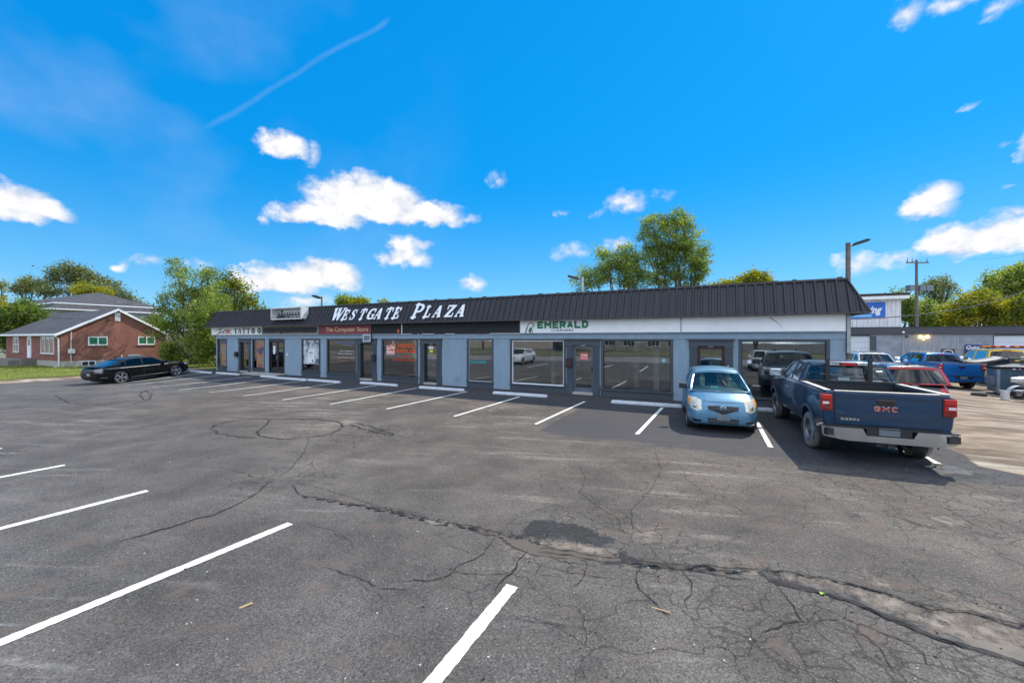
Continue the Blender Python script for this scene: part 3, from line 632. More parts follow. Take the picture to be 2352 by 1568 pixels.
SERIF = {
 'W': [([(.06,1,.21),(.30,0,.15)],0),([(.29,.03,.09),(.49,.93,.09)],0),([(.43,1,.21),(.66,0,.15)],0),([(.65,.03,.09),(.91,.97,.09)],0),rc(-.05,.93,.25,1),rc(.36,.93,.60,1),rc(.78,.93,1.04,1)],
 'E': [rc(.14,0,.36,1),rc(.02,.9,.82,1),rc(.02,0,.86,.1),rc(.3,.45,.62,.55),rc(.70,.72,.82,.95),rc(.74,.05,.86,.28),rc(.54,.36,.62,.64)],
 'S': [([(.86,.70,.05),(.80,.90,.10),(.52,.95,.12),(.24,.86,.2),(.2,.68,.22),(.45,.54,.24),(.74,.38,.24),(.78,.18,.2),(.5,.05,.12),(.2,.08,.1),(.1,.3,.05)],1),rc(.80,.66,.9,.98),rc(.06,.02,.15,.32)],
 'T': [rc(.39,0,.63,1),rc(.02,.89,1,1),rc(.02,.68,.12,.95),rc(.9,.68,1,.95),rc(.24,0,.78,.09)],
 'G': [([(.88,.70,.06),(.78,.9,.1),(.52,.95,.13),(.22,.80,.22),(.15,.5,.24),(.22,.2,.22),(.5,.05,.12),(.76,.1,.1),(.82,.3,.1)],1),rc(.72,.04,.92,.44),rc(.56,.38,1,.46),rc(.84,.66,.93,.98)],
 'A': [([(.47,.97,.10),(.13,.04,.09)],0),([(.50,1,.22),(.80,0,.23)],0),rc(.22,.30,.70,.39),rc(0,0,.30,.08),rc(.58,0,1,.08)],
 'P': [rc(.16,0,.40,1),([(.2,.94,.12),(.6,.95,.12),(.84,.86,.18),(.90,.70,.22),(.82,.53,.18),(.6,.45,.12),(.3,.46,.12)],1),rc(.02,.91,.4,1),rc(.02,0,.56,.09)],
 'L': [rc(.16,0,.40,1),rc(.02,.91,.56,1),rc(.02,0,.92,.11),rc(.80,.05,.92,.32)],
 'Z': [([(.80,.93,.22),(.22,.06,.22)],0),rc(.08,.89,.95,1),rc(.05,0,.92,.11),rc(.08,.68,.18,.95),rc(.82,.05,.92,.32)],
}
SANS = {'E': ([(0,0,0,1),(0,1,1,1),(0,.5,.82,.5),(0,0,1,0)],[]), 'M': ([(0,0,0,1),(1,0,1,1),(0,1,.5,.38),(1,1,.5,.38)],[]), 'L': ([(0,0,0,1),(0,0,1,0)],[]), 'I': ([(.5,0,.5,1)],[]),
 'A': ([(0,0,.5,1),(1,0,.5,1),(.22,.3,.78,.3)],[]), 'R': ([(0,0,0,1),(.5,.48,1,0)],[[(0,1),(.6,1),(1,.9),(1,.6),(.6,.48),(0,.48)]]), 'D': ([(0,0,0,1)],[[(0,1),(.5,1),(.95,.82),(.95,.18),(.5,0),(0,0)]]),
 'G': ([(1,.18,1,.48),(1,.48,.6,.48)],[[(1,.8),(.8,1),(.3,1),(0,.76),(0,.24),(.3,0),(.8,0),(1,.18)]]), 'C': ([],[[(1,.8),(.8,1),(.3,1),(0,.76),(0,.24),(.3,0),(.8,0),(1,.2)]]),
 'S': ([],[[(1,.84),(.8,1),(.25,1),(0,.86),(0,.64),(.25,.5),(.75,.5),(1,.36),(1,.14),(.75,0),(.2,0),(0,.16)]]), 'O': ([],[[(.5,1),(.12,.9),(0,.5),(.12,.1),(.5,0),(.88,.1),(1,.5),(.88,.9),(.5,1)]]),
 'B': ([(0,0,0,1)],[[(0,1),(.6,1),(.9,.88),(.9,.64),(.6,.52),(0,.52)],[(0,.52),(.65,.52),(1,.4),(1,.12),(.65,0),(0,0)]]), 'U': ([(0,1,0,.35),(1,1,1,.35)],[[(0,.36),(.05,.1),(.5,0),(.95,.1),(1,.36)]]), 'P': ([(0,0,0,1)],[[(0,1),(.6,1),(1,.88),(1,.58),(.6,.46),(0,.46)]])}
def block_text(s, box, w, m, par, fn, th=.004, gap=.30, name='lettering'):
    """bold block letters drawn stroke by stroke; box (x0,x1,z0,z1), w = stroke width"""
    x0, x1, z0, z1 = box; adv = [{'M': 1.3, 'I': .01, ' ': .5}.get(c, 1.0) for c in s]; H_ = z1 - z0 - w
    tot = sum(adv); U_ = ((x1 - x0) - w * len(s)) / (tot + gap * (len(s) - 1)); mb = MB(); x = x0 + w / 2
    for c, a in zip(s, adv):
        if c in SANS:
            sg, cv = SANS[c]; W_ = a * U_; P = lambda u, v: (x + (u if c != 'I' else 0) * W_, z0 + w / 2 + v * H_)
            for (a0, b0, a1, b1) in sg:
                p, q = Vector(P(a0, b0)), Vector(P(a1, b1)); d = (q - p).normalized() * w * (.5 if abs(p.x - q.x) < 1e-6 or abs(p.y - q.y) < 1e-6 else .12); p -= d; q += d
                stroke(mb, [(p.x, p.y, w), (q.x, q.y, w)], fn, th)
            for c_ in cv: stroke(mb, [(*P(u, v), w) for u, v in c_], fn, th, True)
        x += a * U_ + w + gap * U_
    return mb.build(name, m, par)
# ------------------------------------------------------------------ the shopping plaza
SH = (C0[0], C0[1], 0.0)
def PX(px, n=0.0):
    r = (px - 1176) / 918; ox, oy = loc2w(0, n); return (r * oy - ox) / (R8[0] - r * R8[1])
def PZ(px, py, n=0.0):
    x = PX(px, n); Y = loc2w(x, n)[1]; return CAMH - (py - 776) * Y / 918
def on_plaza(o): o.location = SH; o.rotation_euler = (0, 0, ROT); return o
WALLM = mat('blue_grey_stucco', (.25, .33, .40), .85, var=.10, vscale=2.2, bump=.3, bscale=60, dirt=.16, stretch=(1.6, 1.6, .35))
TRIM = mat('dark_slate_trim', (.058, .070, .084), .6, var=.10, vscale=4)
TRIM2 = mat('slate_apron', (.085, .105, .125), .8, var=.15, vscale=3, bump=.3, dirt=.25)
DOORBLK = mat('bronze_black_frame', (.020, .019, .020), .45, var=.15)
ROOFM = mat('charcoal_metal_roof', (.030, .029, .034), .6, metal=.1, var=.14, vscale=1.2, bump=.15, bscale=120)
ALU = mat('aluminium', (.55, .57, .60), .45, .6, var=.1)
WHITEF = mat('white_frame', (.78, .79, .80), .5, var=.04)
INTW = mat('interior_wall', (.56, .58, .56), .9, var=.06); INTF = mat('interior_floor', (.34, .33, .31), .5, var=.15)
plaza = on_plaza(thing('shopping_plaza', 'long low blue grey shopping plaza with a black ribbed metal mansard roof', 'building'))
TZ = 2.40
WIN = [(-37.44, -36.17, 'narrow'), (-33.0, -31.55, ''), (-27.65, -25.84, ''), (-25.27, -22.69, ''), (-20.70, -18.05, ''), (-14.94, -13.40, ''), (-12.50, -9.72, 'white'), (-8.16, -5.31, ''), (-3.09, -.41, '')]
DOOR = [(-34.62, -33.18, 0), (-31.08, -29.39, 1), (-22.6, -21.07, 2), (-17.88, -16.49, 2), (-9.67, -8.22, 2), (-4.73, -3.26, 2)]
ops = sorted([(a, b) for a, b, _ in WIN] + [(a, b) for a, b, _ in DOOR])
w = MB(); x = -37.6
for a, b in ops:
    if a - x > .002: w.box(x, a, 0, .22, 0, TZ)
    x = b
w.box(x, 0, 0, .22, 0, TZ)
w.box(-37.6, 0, -.03, .22, TZ, 2.66); w.box(-37.6, 0, 0, .22, 2.66, 4.15)
w.box(-37.6, -37.38, .22, 14, 0, 4.15); w.box(-.22, 0, .22, 14, 0, 4.15); w.box(-37.6, 0, 14, 14.2, 0, 4.15)
for px_ in (-16.12, -36.17 + 3.0, -28.6): w.box(px_ - .012, px_ + .012, -.008, .0, 0, TZ - .01)
w.build('wall', WALLM, plaza)
fl = MB(); fl.box(-37.36, -.24, .24, 13.9, .02, .10); fl.build('shop_floor', INTF, plaza)
iw = MB(); iw.box(-37.36, -.24, 6.5, 6.6, .1, 2.62); iw.box(-37.36, -.24, .24, 13.9, 2.66, 2.74)
for px_ in (-35.2, -31.3, -28.4, -22.64, -18.0, -15.7, -12.9, -5.0): iw.box(px_ - .06, px_ + .06, .3, 6.45, .1, 2.62)
for px_, py_ in ((-20.2, 1.2), (-19.1, 2.6), (-11.2, 2.2), (-7.2, 2.8), (-6.1, 1.3), (-14.2, 1.6), (-24, 1.9)): iw.box(px_ - .11, px_ + .11, py_, py_ + .22, .1, 2.62)
iw.build('partition', INTW, plaza)
rr = random.Random(3)
for i_ in range(12):
    a = -36.5 + i_ * 3.0 + rr.uniform(0, 1.2); fx = MB(); fx.box(a, a + rr.uniform(.5, 1.4), rr.uniform(3.6, 4.2), rr.uniform(4.6, 5.8), .1, rr.uniform(.7, 1.5)); fx.build('shop_counter', mat('counter_brown', (.20, .15, .11), .7, var=.3), plaza)
# windows
for k, (a, b, kind) in enumerate(WIN):
    z0, z1 = .30, 2.36; t = .10 if b - a > 1.5 else .07
    fr = MB(); fr.box(a, a + t, -.02, .16, z0, TZ); fr.box(b - t, b, -.02, .16, z0, TZ); fr.box(a + t, b - t, -.018, .16, z1 - .03, TZ)
    fr.box(a, b, -.012, .20, 0, z0 - .05); f = fr.build('window', [TRIM], plaza)
    s = MB(); s.box(a - .02, b + .02, -.075, .16, z0 - .05, z0); s.build('window_sill', TRIM, f)
    i = MB(); im = WHITEF if kind == 'white' else (ALU if k in (5,) else DOORBLK); q = .045 if kind == 'white' else .028; A, B = a + t, b - t; Z0, Z1 = z0, z1 - .03
    i.box(A, A + q, .03, .075, Z0, Z1); i.box(B - q, B, .03, .075, Z0, Z1); i.box(A + q, B - q, .03, .075, Z0, Z0 + q * 1.2); i.box(A + q, B - q, .03, .075, Z1 - q, Z1)
    i.build('window_frame', im, f)
    g = MB(); g.box(A + q, B - q, .048, .056, Z0 + q * 1.2, Z1 - q); g.build('pane', SHOP_GLASS, f)
# doors
for k, (a, b, kind) in enumerate(DOOR):
    if kind == 1:
        A, B, ZT = a + .10, b - .10, 2.20
        fr = MB(); fr.box(a, A, -.02, .18, 0, TZ); fr.box(B, b, -.02, .18, 0, TZ); fr.box(A, B, -.018, .18, ZT, TZ); d = fr.build('door', DOORBLK, plaza)
        mid = (A + B) / 2
        for l, r in ((A, mid - .01), (mid + .01, B)):
            s = MB(); s.box(l, l + .08, .05, .10, .08, ZT); s.box(r - .08, r, .05, .10, .08, ZT); s.box(l + .08, r - .08, .05, .10, .08, .30); s.box(l + .08, r - .08, .05, .10, ZT - .09, ZT); s.build('door_leaf', DOORBLK, d)
            g = MB(); g.box(l + .08, r - .08, .072, .08, .30, ZT - .09); g.build('pane', SHOP_GLASS, d)
        h = MB(); h.tube([(mid - .06, .03, .95), (mid - .06, .0, .98), (mid - .06, .0, 1.2), (mid - .06, .03, 1.23)], .014); h.tube([(mid + .06, .03, .95), (mid + .06, .0, .98), (mid + .06, .0, 1.2), (mid + .06, .03, 1.23)], .014); h.build('door_handle', STEEL, d)
        continue
    pw = .27 if kind == 2 else .20; A, B, ZT = a + pw + .03, b - pw - .03, 2.10
    fr = MB()
    for l, r in ((a, a + pw), (b - pw, b)):
        fr.box(l, r, -.05, .16, 0, 2.06); fr.box(l - .02, r + .02, -.075, .16, 0, .42); fr.box(l - .015, r + .015, -.085, -.05, .42, .45); fr.box(l - .02, r + .02, -.08, .16, 2.06, 2.14)
        for j in range(5): xx = l + .04 + (pw - .08) * (j + .5) / 5; fr.box(xx - .008, xx + .008, -.058, -.05, .5, 2.02)
    fr.box(a - .01, b + .01, -.06, .16, 2.14, TZ); fr.box(a - .06, b + .06, -.13, -.03, TZ - .045, TZ + .012)
    d = fr.build('door', TRIM, plaza)
    fm = mat('dark_red_frame', (.05, .018, .015), .4) if k == 5 else (mat('slate_door', (.09, .115, .145), .5) if k == 4 else DOORBLK)
    s = MB(); s.box(a + pw, A, .02, .14, 0, ZT + .04); s.box(B, b - pw, .02, .14, 0, ZT + .04); s.box(A, B, .02, .14, ZT, ZT + .04)
    s.box(A, A + .08, .06, .11, .10, ZT); s.box(B - .08, B, .06, .11, .10, ZT); s.box(A + .08, B - .08, .06, .11, .10, .28); s.box(A + .08, B - .08, .06, .11, ZT - .09, ZT); s.build('door_leaf', fm, d)
    g = MB(); g.box(A + .08, B - .08, .082, .09, .28, ZT - .09); g.build('pane', SHOP_GLASS, d)
    st = MB(); st.box(A - .02, B + .02, -.10, .14, 0, .10); st.build('threshold', CONC, d)
    h = MB(); h.box(B - .07, B - .02, .02, .06, .98, 1.20); h.build('door_handle', BLACKPL, d)
    if k in (0, 3, 5, 4): n_ = MB(); n_.box((A + B) / 2 - .09, (A + B) / 2 + .09, .012, .02, ZT - .0, ZT + .03); n_.build('number_plate', WHITEF, d)
    if k == 5: text('UNIT 6', ((A + B) / 2 - .075, (A + B) / 2 + .075, ZT + .005, ZT + .025), BLACKPL, d, y=.011, depth=.002)
ap = MB(); ap.add([(-32.7, -1.1, .012), (-29.2, -1.1, .012), (-29.2, -.10, .085), (-32.7, -.10, .085), (-32.7, -1.1, -.1), (-29.2, -1.1, -.1), (-29.2, -.1, -.1), (-32.7, -.1, -.1)], [(0, 1, 2, 3), (0, 4, 5, 1), (1, 5, 6, 2), (3, 7, 4, 0), (2, 6, 7, 3)]); ap.build('entry_slab', CONC, plaza)
# mansard
ZB, ZTOP, OV = 3.26, 4.385, .5
def mans(mb, L0, L1, fn, pitch=.2885):
    """ribbed sloping panel between L0 and L1 with hipped ends; fn(l, t, d)"""
    xs = []; n = int(round((L1 - L0 + 2 * OV) / pitch)); x = L0 - OV
    for i in range(n):
        p = L0 - OV + i * pitch; big = i % 2 == 0
        xs += [(p, 0), (p + .02, .055), (p + .075, .055), (p + .095, 0)]
        xs += [(p + .185, 0), (p + .192, .008), (p + .2, 0)] if big else []
    xs.append((L1 + OV, 0)); rows = []
    for t in (0, .5, 1): rows.append([fn(min(max(x, L0 - OV * (1 - t)), L1 + OV * (1 - t)), t, d) for x, d in xs])
    mb.grid(rows)
sl = math.hypot(OV, ZTOP - ZB); nyv, nzv = -(ZTOP - ZB) / sl, OV / sl
ma = MB()
mans(ma, -37.6, 0, lambda l, t, d: (l, -OV * (1 - t) + nyv * d, ZB + (ZTOP - ZB) * t + nzv * d))
mans(ma, 0, 14.2, lambda l, t, d: (OV * (1 - t) - nyv * d, l, ZB + (ZTOP - ZB) * t + nzv * d))
mans(ma, -14.2, 0, lambda l, t, d: (-37.6 - OV * (1 - t) + nyv * d, -l, ZB + (ZTOP - ZB) * t + nzv * d))
ma.build('mansard_roof', ROOFM, plaza)
tr = MB(); tr.box(-37.62 - OV, .02 + OV, -OV - .03, -OV + .03, ZB - .035, ZB + .015); tr.box(.49, .53, -OV + .03, 14.3, ZB - .035, ZB + .015); tr.box(-38.13, -38.09, -OV + .03, 14.3, ZB - .035, ZB + .015)
tr.box(-37.66, .06, -.07, .16, ZTOP - .02, ZTOP + .045); tr.box(-.1, .06, .16, 14.2, ZTOP - .02, ZTOP + .045); tr.box(-37.66, -37.5, .16, 14.2, ZTOP - .02, ZTOP + .045)
tr.tube([(.5, -.5, ZB + .02), (.03, -.02, ZTOP + .01)], .03); tr.tube([(-38.1, -.5, ZB + .02), (-37.63, -.02, ZTOP + .01)], .03)
rr = random.Random(8)
for i in range(26): xx = -23 + i * .9 + rr.uniform(-.3, .3); tr.box(xx, xx + rr.uniform(.1, .25), -.05, .05, ZTOP + .045, ZTOP + .06 + rr.uniform(0, .03))
tr.build('roof_trim', mat('roof_trim_grey', (.055, .052, .052), .6, var=.25, vscale=1.5), plaza)
so_ = MB(); so_.box(-38.05, .45, -.46, -.001, ZB - .02, ZB - .005); so_.box(.001, .45, -.0, 14.2, ZB - .02, ZB - .005); so_.build('soffit', mat('soffit_black', (.02, .02, .022), .8), plaza)
rf = MB(); rf.box(-37.58, -.02, .02, 14.18, 4.16, 4.24); rf.build('flat_roof', mat('roof_gravel', (.2, .19, .18), .9, var=.2, vscale=8), plaza)

# ---- signs on the fascia
def sign(name, label, x0, x1, face, frame=ALU, z0=2.665, z1=3.235, rim=.02, group=None):
    o = MB(); o.box(x0 + .004, x1 - .004, -.14, -.002, z0, z1)
    o.mi = [0] * len(o.f); ob = o.build(name, face); on_plaza(ob); tag(ob, label, 'sign', group)
    f = MB(); y0, y1 = -.152, -.1405
    f.box(x0, x1, y0, y1, z0 - .012, z0 + rim); f.box(x0, x1, y0, y1, z1 - rim, z1); f.box(x0, x0 + rim, y0, y1, z0 + rim, z1 - rim); f.box(x1 - rim, x1, y0, y1, z0 + rim, z1 - rim)
    f.build('sign_frame', frame, ob); return ob
SIGNW = mat('sign_white', (.89, .89, .88), .35, var=.05, vscale=1.2, dirt=.07, stretch=(1, 1, .4))
INKB = mat('ink_black', (.015, .015, .017), .5); INKG = mat('ink_green', (.012, .19, .075), .5, var=.05); INKR = mat('ink_red', (.45, .02, .05), .5)
s = sign('shop_sign', 'white tattoo shop sign with black and red hand drawn lettering at the far left end', -37.98, -31.66, mat('sign_ivory', (.84, .82, .76), .4, var=.03))
zx = lambda v: PX((700 + v / 3.675) / 1.6327, -.15)
def zz(v, xr, n=-.15): return PZ((700 + xr / 3.675) / 1.6327, (1080 + v / 3.675) / 1.6327, n)
for i, (a, b) in enumerate(((648, 700), (706, 757), (762, 814), (820, 876), (888, 945), (972, 1030))):
    x0, x1 = zx(a), zx(b); z0, z1 = 2.75, 3.14
    if i in (4, 5):
        mb = MB(); cx, cz = (x0 + x1) / 2, (z0 + z1) / 2; ra, rb = (x1 - x0) / 2 - .05, (z1 - z0) / 2 - .04
        n = 18
        for j in range(n): pass
        stroke(mb, [(cx + ra * math.cos(t * 2 * math.pi / n), cz + rb * math.sin(t * 2 * math.pi / n), .085) for t in range(n + 1)], lambda x, z, d: (x, -.15 - d, z), .004)
        mb.add([(cx - .09, -.156, cz), (cx, -.156, cz + .12), (cx + .09, -.156, cz), (cx, -.156, cz - .12)], [(3, 2, 1, 0)])
        mb.build('lettering', INKB, s)
    else:
        mb = MB(); W_, H_ = x1 - x0, z1 - z0; ch = 'TATT'[i]
        for pts, sm in SERIF[ch]: stroke(mb, [(x0 + p[0] * W_, z0 + p[1] * H_, p[2] * (H_ if abs(pts[0][1] - pts[-1][1]) < .01 else W_) * (.8)) for p in pts], lambda x, z, d: (x, -.15 - d, z), .004, sm)
        mb.build('lettering', INKB, s)
sc = MB(); f3 = lambda x, z, d: (x, -.15 - d, z); J0, J1 = zx(395), zx(525); JW = J1 - J0
for pts in ([(0,.55,.015),(.12,.6,.03),(.35,.78,.035),(.62,.92,.04),(.95,.95,.02)],[(.62,.92,.02),(.50,.5,.05),(.36,.15,.05),(.2,.02,.03),(.05,.12,.015)],[(.5,.5,.02),(.5,.25,.04),(.58,.2,.03),(.66,.5,.03),(.64,.22,.04),(.72,.22,.02)],
            [(.84,.55,.02),(.76,.45,.035),(.85,.3,.035),(.76,.15,.02)],[(.98,.8,.03),(.9,.2,.045),(1,.15,.02)],[(.86,.52,.02),(1.06,.55,.02)]):
    stroke(sc, [(J0 + a * JW, 2.72 + b * .46, c * 1.1) for a, b, c in pts], f3, .004, True)
sc.build('lettering', INKB, s)
sc = MB(); J0, J1 = zx(535), zx(615); JW = J1 - J0
for pts in ([(.06,1,.04),(.06,0,.04)],[(.22,0,.035),(.22,1,.035)],[(.22,1,.05),(.46,0,.05)],[(.46,0,.035),(.46,1,.035)],[(.62,1,.04),(.62,0,.04)],[(.95,1,.02),(.75,.6,.03),(.62,.48,.03)],[(.64,.5,.03),(.85,.2,.04),(1.02,-.15,.02)]):
    stroke(sc, [(J0 + a * JW, 2.76 + b * .34, c * 1.3) for a, b, c in pts], f3, .004, len(pts) > 2)
sc.build('lettering', INKR, s)
s = sign('shop_sign', 'sign panel with its lettering smeared over in black paint', -31.66, -25.86, mat('tan_under_paint', (.16, .135, .11), .6, var=.2))
mb = MB(); rr = random.Random(5); top = []; bot = []
for i in range(60):
    x = -31.5 + 5.5 * i / 59; top.append((x, -.1435, 3.13 - rr.uniform(0, .05))); bot.append((x, -.1435, 2.76 + rr.uniform(0, .06) - (.05 if i in (20, 21, 22) else 0)))
mb.grid([bot, top]); mb.build('paint_smear', mat('smear_black', (.02, .018, .018), .7, var=.2, vscale=4), s)
s = sign('shop_sign', 'dark red computer shop sign with cream lettering', -25.84, -21.36, mat('maroon', (.20, .022, .035), .5, var=.06), mat('maroon_edge', (.25, .2, .19), .5))
text('The Computer Store', (PX(748, -.15), PX(845.5, -.15), 2.735, 3.10), mat('cream_letter', (.72, .45, .24), .5, var=.03), s, y=-.143, bold=.012)
BLK = mat('fascia_black', (.016, .017, .020), .75, var=.15, vscale=2)
o = MB(); o.box(-21.35, -19.12, -.10, -.002, 2.66, 3.24); ob = on_plaza(o.build('fascia_panel', BLK)); tag(ob, 'short plain black fascia panel beside the dark red sign', 'panel')
mb = MB(); mb.box(-19.42, -19.29, -.106, -.1, 2.72, 2.92); mb.build('sticker', mat('orange_sticker', (.75, .13, .02), .6), ob)
mb = MB(); mb.box(-21.35, -19.12, -.112, -.10, 2.645, 2.665); mb.build('panel_trim', ALU, ob)
o = MB(); o.box(-19.06, -11.93, -.10, -.002, 2.66, 3.24); ob = on_plaza(o.build('fascia_panel', BLK)); tag(ob, 'long plain black fascia panel left of the green lettered sign', 'panel')
mb = MB(); mb.box(-19.12, -19.07, -.13, -.0, 2.645, 3.24)
for a, b in ((-19.06, -18.4), (-18.0, -17.9), (-17.7, -16.9), (-16.2, -15.6), (-13.55, -11.95)): mb.box(a, b, -.118, -.10, 2.642, 2.668)
mb.build('panel_trim', WHITEF, ob)
mb = MB(); mb.box(-16.2, -16.35, -.12, -.11, 2.64, 2.655); mb.box(-14.3, -13.95, -.118, -.10, 2.642, 2.662); mb.build('red_trim', mat('red_strip', (.5, .08, .05), .6), ob)
s = sign('shop_sign', 'white cleaners sign with a green vacuum emblem and green lettering', -11.91, -5.03, SIGNW)
PX4 = lambda v: PX((1800 + v / 2.8) / 1.6327, -.15)
block_text('EMERALD', (PX4(603), PX4(1137), 2.865, 3.185), .088, INKG, s, f3)
text('CLEANERS', (PX4(748), PX4(983), 2.725, 2.835), mat('ink_grey', (.10, .12, .13), .5), s, y=-.143, bold=.014, spacing=1.05)
q = MB(); ex = lambda v: PX4(v); ez = lambda v: PZ((1800 + 515 / 2.8) / 1.6327, (1080 + v / 2.8) / 1.6327, -.15)
for pts in ([(470,465,.035),(486,464,.035)],[(482,462,.03),(489,436,.05),(500,405,.035),(508,380,.03),(525,366,.028),(548,368,.028),(562,390,.028),(558,412,.028)]):
    stroke(q, [(ex(a), ez(b), c) for a, b, c in pts], f3, .004, len(pts) > 2)
q.build('emblem', INKB, s)
q = MB(); poly = [(510, 466), (510, 440), (520, 420), (538, 410), (548, 415), (546, 440), (532, 448), (526, 466)]
q.prism([(ex(a), ez(b)) for a, b in poly][::-1], .0, .005, f=lambda x, z, d: (x, -.1435 - d, z)); q.build('emblem', INKG, s)
q = MB(); stroke(q, [(ex(542) + .055 * math.cos(t * math.pi / 7), ez(458) + .055 * math.sin(t * math.pi / 7), .02) for t in range(15)], f3, .004); q.build('emblem', INKB, s)
s = sign('shop_sign', 'blank white sign panel with a crack at the right end of the fascia', -5.01, -.02, SIGNW)
q = MB(); stroke(q, [(PX(1767, -.15), 3.17, .010), (PX(1775, -.15), 3.10, .022), (PX(1784, -.15), 2.99, .012), (PX(1789, -.15), 2.93, .006), (PX(1797, -.15), 2.80, .006)], f3, .002); q.build('sign_crack', BLACKPL, s)
# ---- roof letters
wg = on_plaza(thing('roof_lettering', 'raised white serif letters WESTGATE PLAZA standing on the ribbed roof slope', 'sign'))
LP = [('W',165,340,1),('E',312,430,0),('S',434,528,0),('T',560,668,0),('G',680,808,0),('A',790,915,0),('T',935,1056,0),('E',1055,1190,0),('P',1338,1502,1),('L',1514,1640,0),('A',1652,1796,0),('Z',1824,1982,0),('A',1982,2138,0)]
for ch, a, b, big in LP:
    mb = MB(); pa = (1200 + a / 3.92) / 1.6327; pb = (1200 + b / 3.92) / 1.6327; sh = .12
    x0 = PX(pa, -.42); x1 = PX(pb, -.35); h = .74 if big else .60; zb_ = 3.455; W_ = (x1 - x0) - sh * .35
    def fn(x, z, d, x0=x0, h=h): t = (z + zb_ - ZB) / (ZTOP - ZB); return (x + sh * z / h, -OV * (1 - t) + nyv * (.06 + d), zb_ + z + nzv * (.06 + d))
    for pts, sm in SERIF[ch]:
        horiz = abs(pts[0][1] - pts[-1][1]) < .01
        isv = not horiz
        hh = pts[0][2]
        if horiz and not sm: stroke(mb, [(x0 + p[0] * W_, p[1] * h, p[2] * h * 1.2) for p in pts], fn, .03)
        else: stroke(mb, [(x0 + p[0] * W_, p[1] * h, p[2] * min(W_, h) * 1.22) for p in pts], fn, .03, bool(sm))
    mb.build('letter', mat('letter_white', (.84, .85, .86), .45, var=.02), wg)
# ---- empty cabinet sign on the roof
cb = on_plaza(thing('cabinet_sign', 'empty open aluminium sign cabinet without its face on the roof slope', 'sign'))
x0, x1 = PX(623, -.66), PX(692, -.66); mb = MB(); z0, z1 = 3.64, 4.38; y0, y1 = -.66, -.16
mb.box(x0, x1, y1 - .02, y1, z0, z1); mb.box(x0, x1, y0, y1 - .02, z0, z0 + .03); mb.box(x0, x1, y0, y1 - .02, z1 - .03, z1); mb.box(x0, x0 + .03, y0, y1 - .02, z0 + .03, z1 - .03); mb.box(x1 - .03, x1, y0, y1 - .02, z0 + .03, z1 - .03)
for a, b, c, d in ((x0 - .02, x1 + .02, z0 - .02, z0 + .05), (x0 - .02, x1 + .02, z1 - .05, z1 + .02), (x0 - .02, x0 + .05, z0 + .05, z1 - .05), (x1 - .05, x1 + .02, z0 + .05, z1 - .05)): mb.box(a, b, y0 - .02, y0 - .001, c, d)
mb.build('cabinet', mat('cabinet_white', (.62, .64, .64), .5, var=.12, vscale=4, dirt=.25), cb)
mb = MB()
for zt in (3.76, 3.92, 4.08, 4.26): mb.tube([(x0 + .1, -.3, zt), ((x0 + x1) / 2 + .05, -.3, zt + .01)], .012); mb.tube([((x0 + x1) / 2 + .12, -.3, zt), (x1 - .08, -.3, zt + .06)], .012)
mb.build('tube_rack', ALU, cb)
mb = MB(); mb.box(x0 + .8, x0 + 1.15, -.30, -.2, 3.76, 3.88); mb.box(x0 + 1.25, x0 + 1.45, -.3, -.2, 3.76, 3.88); mb.box(x1 - .7, x1 - .45, -.3, -.2, 3.80, 3.9); mb.build('ballast', STEEL, cb)
mb = MB(); mb.tube([(x0 + 1.5, -.32, 3.82), (x1 - .15, -.32, 3.86)], .03); mb.build('lamp_tube', mat('tube_cream', (.62, .54, .36), .4), cb)
mb = MB(); mb.box(x0 + .3, x0 + .5, -.2, .0, 3.66, 4.3); mb.box(x1 - .5, x1 - .3, -.2, .0, 3.66, 4.3); mb.build('bracket', STEEL, cb)
# ---- small things on the walls
def mailbox(x, z, label, m=BLACKPL):
    t = on_plaza(thing('mailbox', label, 'mailbox', group='mailboxes on the shop doors'))
    b = MB(); b.box(x - .13, x + .13, -.19, -.052, z, z + .30); b.build('box', m, t, bevel=.01)
    l = MB(); l.add([(x - .14, -.20, z + .29), (x + .14, -.20, z + .29), (x + .14, -.05, z + .36), (x - .14, -.05, z + .36), (x - .14, -.2, z + .305), (x + .14, -.2, z + .305), (x + .14, -.05, z + .375), (x - .14, -.05, z + .375)], [(0, 3, 2, 1), (4, 5, 6, 7), (0, 1, 5, 4), (2, 3, 7, 6), (1, 2, 6, 5), (3, 0, 4, 7)]); l.build('lid', m, t)
mailbox(-34.80, 1.08, 'black mailbox left of the tattoo shop door')
mailbox(-21.20, 1.12, 'black mailbox on the right door post of the computer shop')
mailbox(-9.53, 1.18, 'dark red mailbox on the left door post of the cleaners', mat('oxblood', (.035, .008, .008), .35, coat=.4))
t = on_plaza(thing('door_camera', 'small dark doorbell camera on the post right of the unit behind the hatchback', 'camera')); b = MB(); b.box(-3.48, -3.36, -.09, -.052, 1.34, 1.46); b.build('box', BLACKPL, t, bevel=.01); b = MB(); b.lathe([(.0, -.1), (.022, -.1), (.025, -.09)], 12, axis='y', c=(-3.42, 0, 1.42)); b.build('lens', WHITEL, t)
t = on_plaza(thing('hanging_sign_box', 'small square sign box with white frame above the computer shop door', 'sign')); b = MB(); b.box(-21.9, -21.38, -.20, -.14, 2.26, 2.62); b.build('panel', mat('slate_panel', (.15, .18, .2), .5), t)
b = MB(); [b.box(*q) for q in ((-21.93, -21.35, -.215, -.1995, 2.23, 2.27), (-21.93, -21.35, -.215, -.1995, 2.60, 2.64), (-21.93, -21.89, -.215, -.1995, 2.27, 2.60), (-21.39, -21.35, -.215, -.1995, 2.27, 2.60))]; b.build('frame', WHITEF, t)
b = MB(); b.box(-21.7, -21.58, -.14, -.03, 2.40, 2.60); b.build('bracket', STEEL, t)
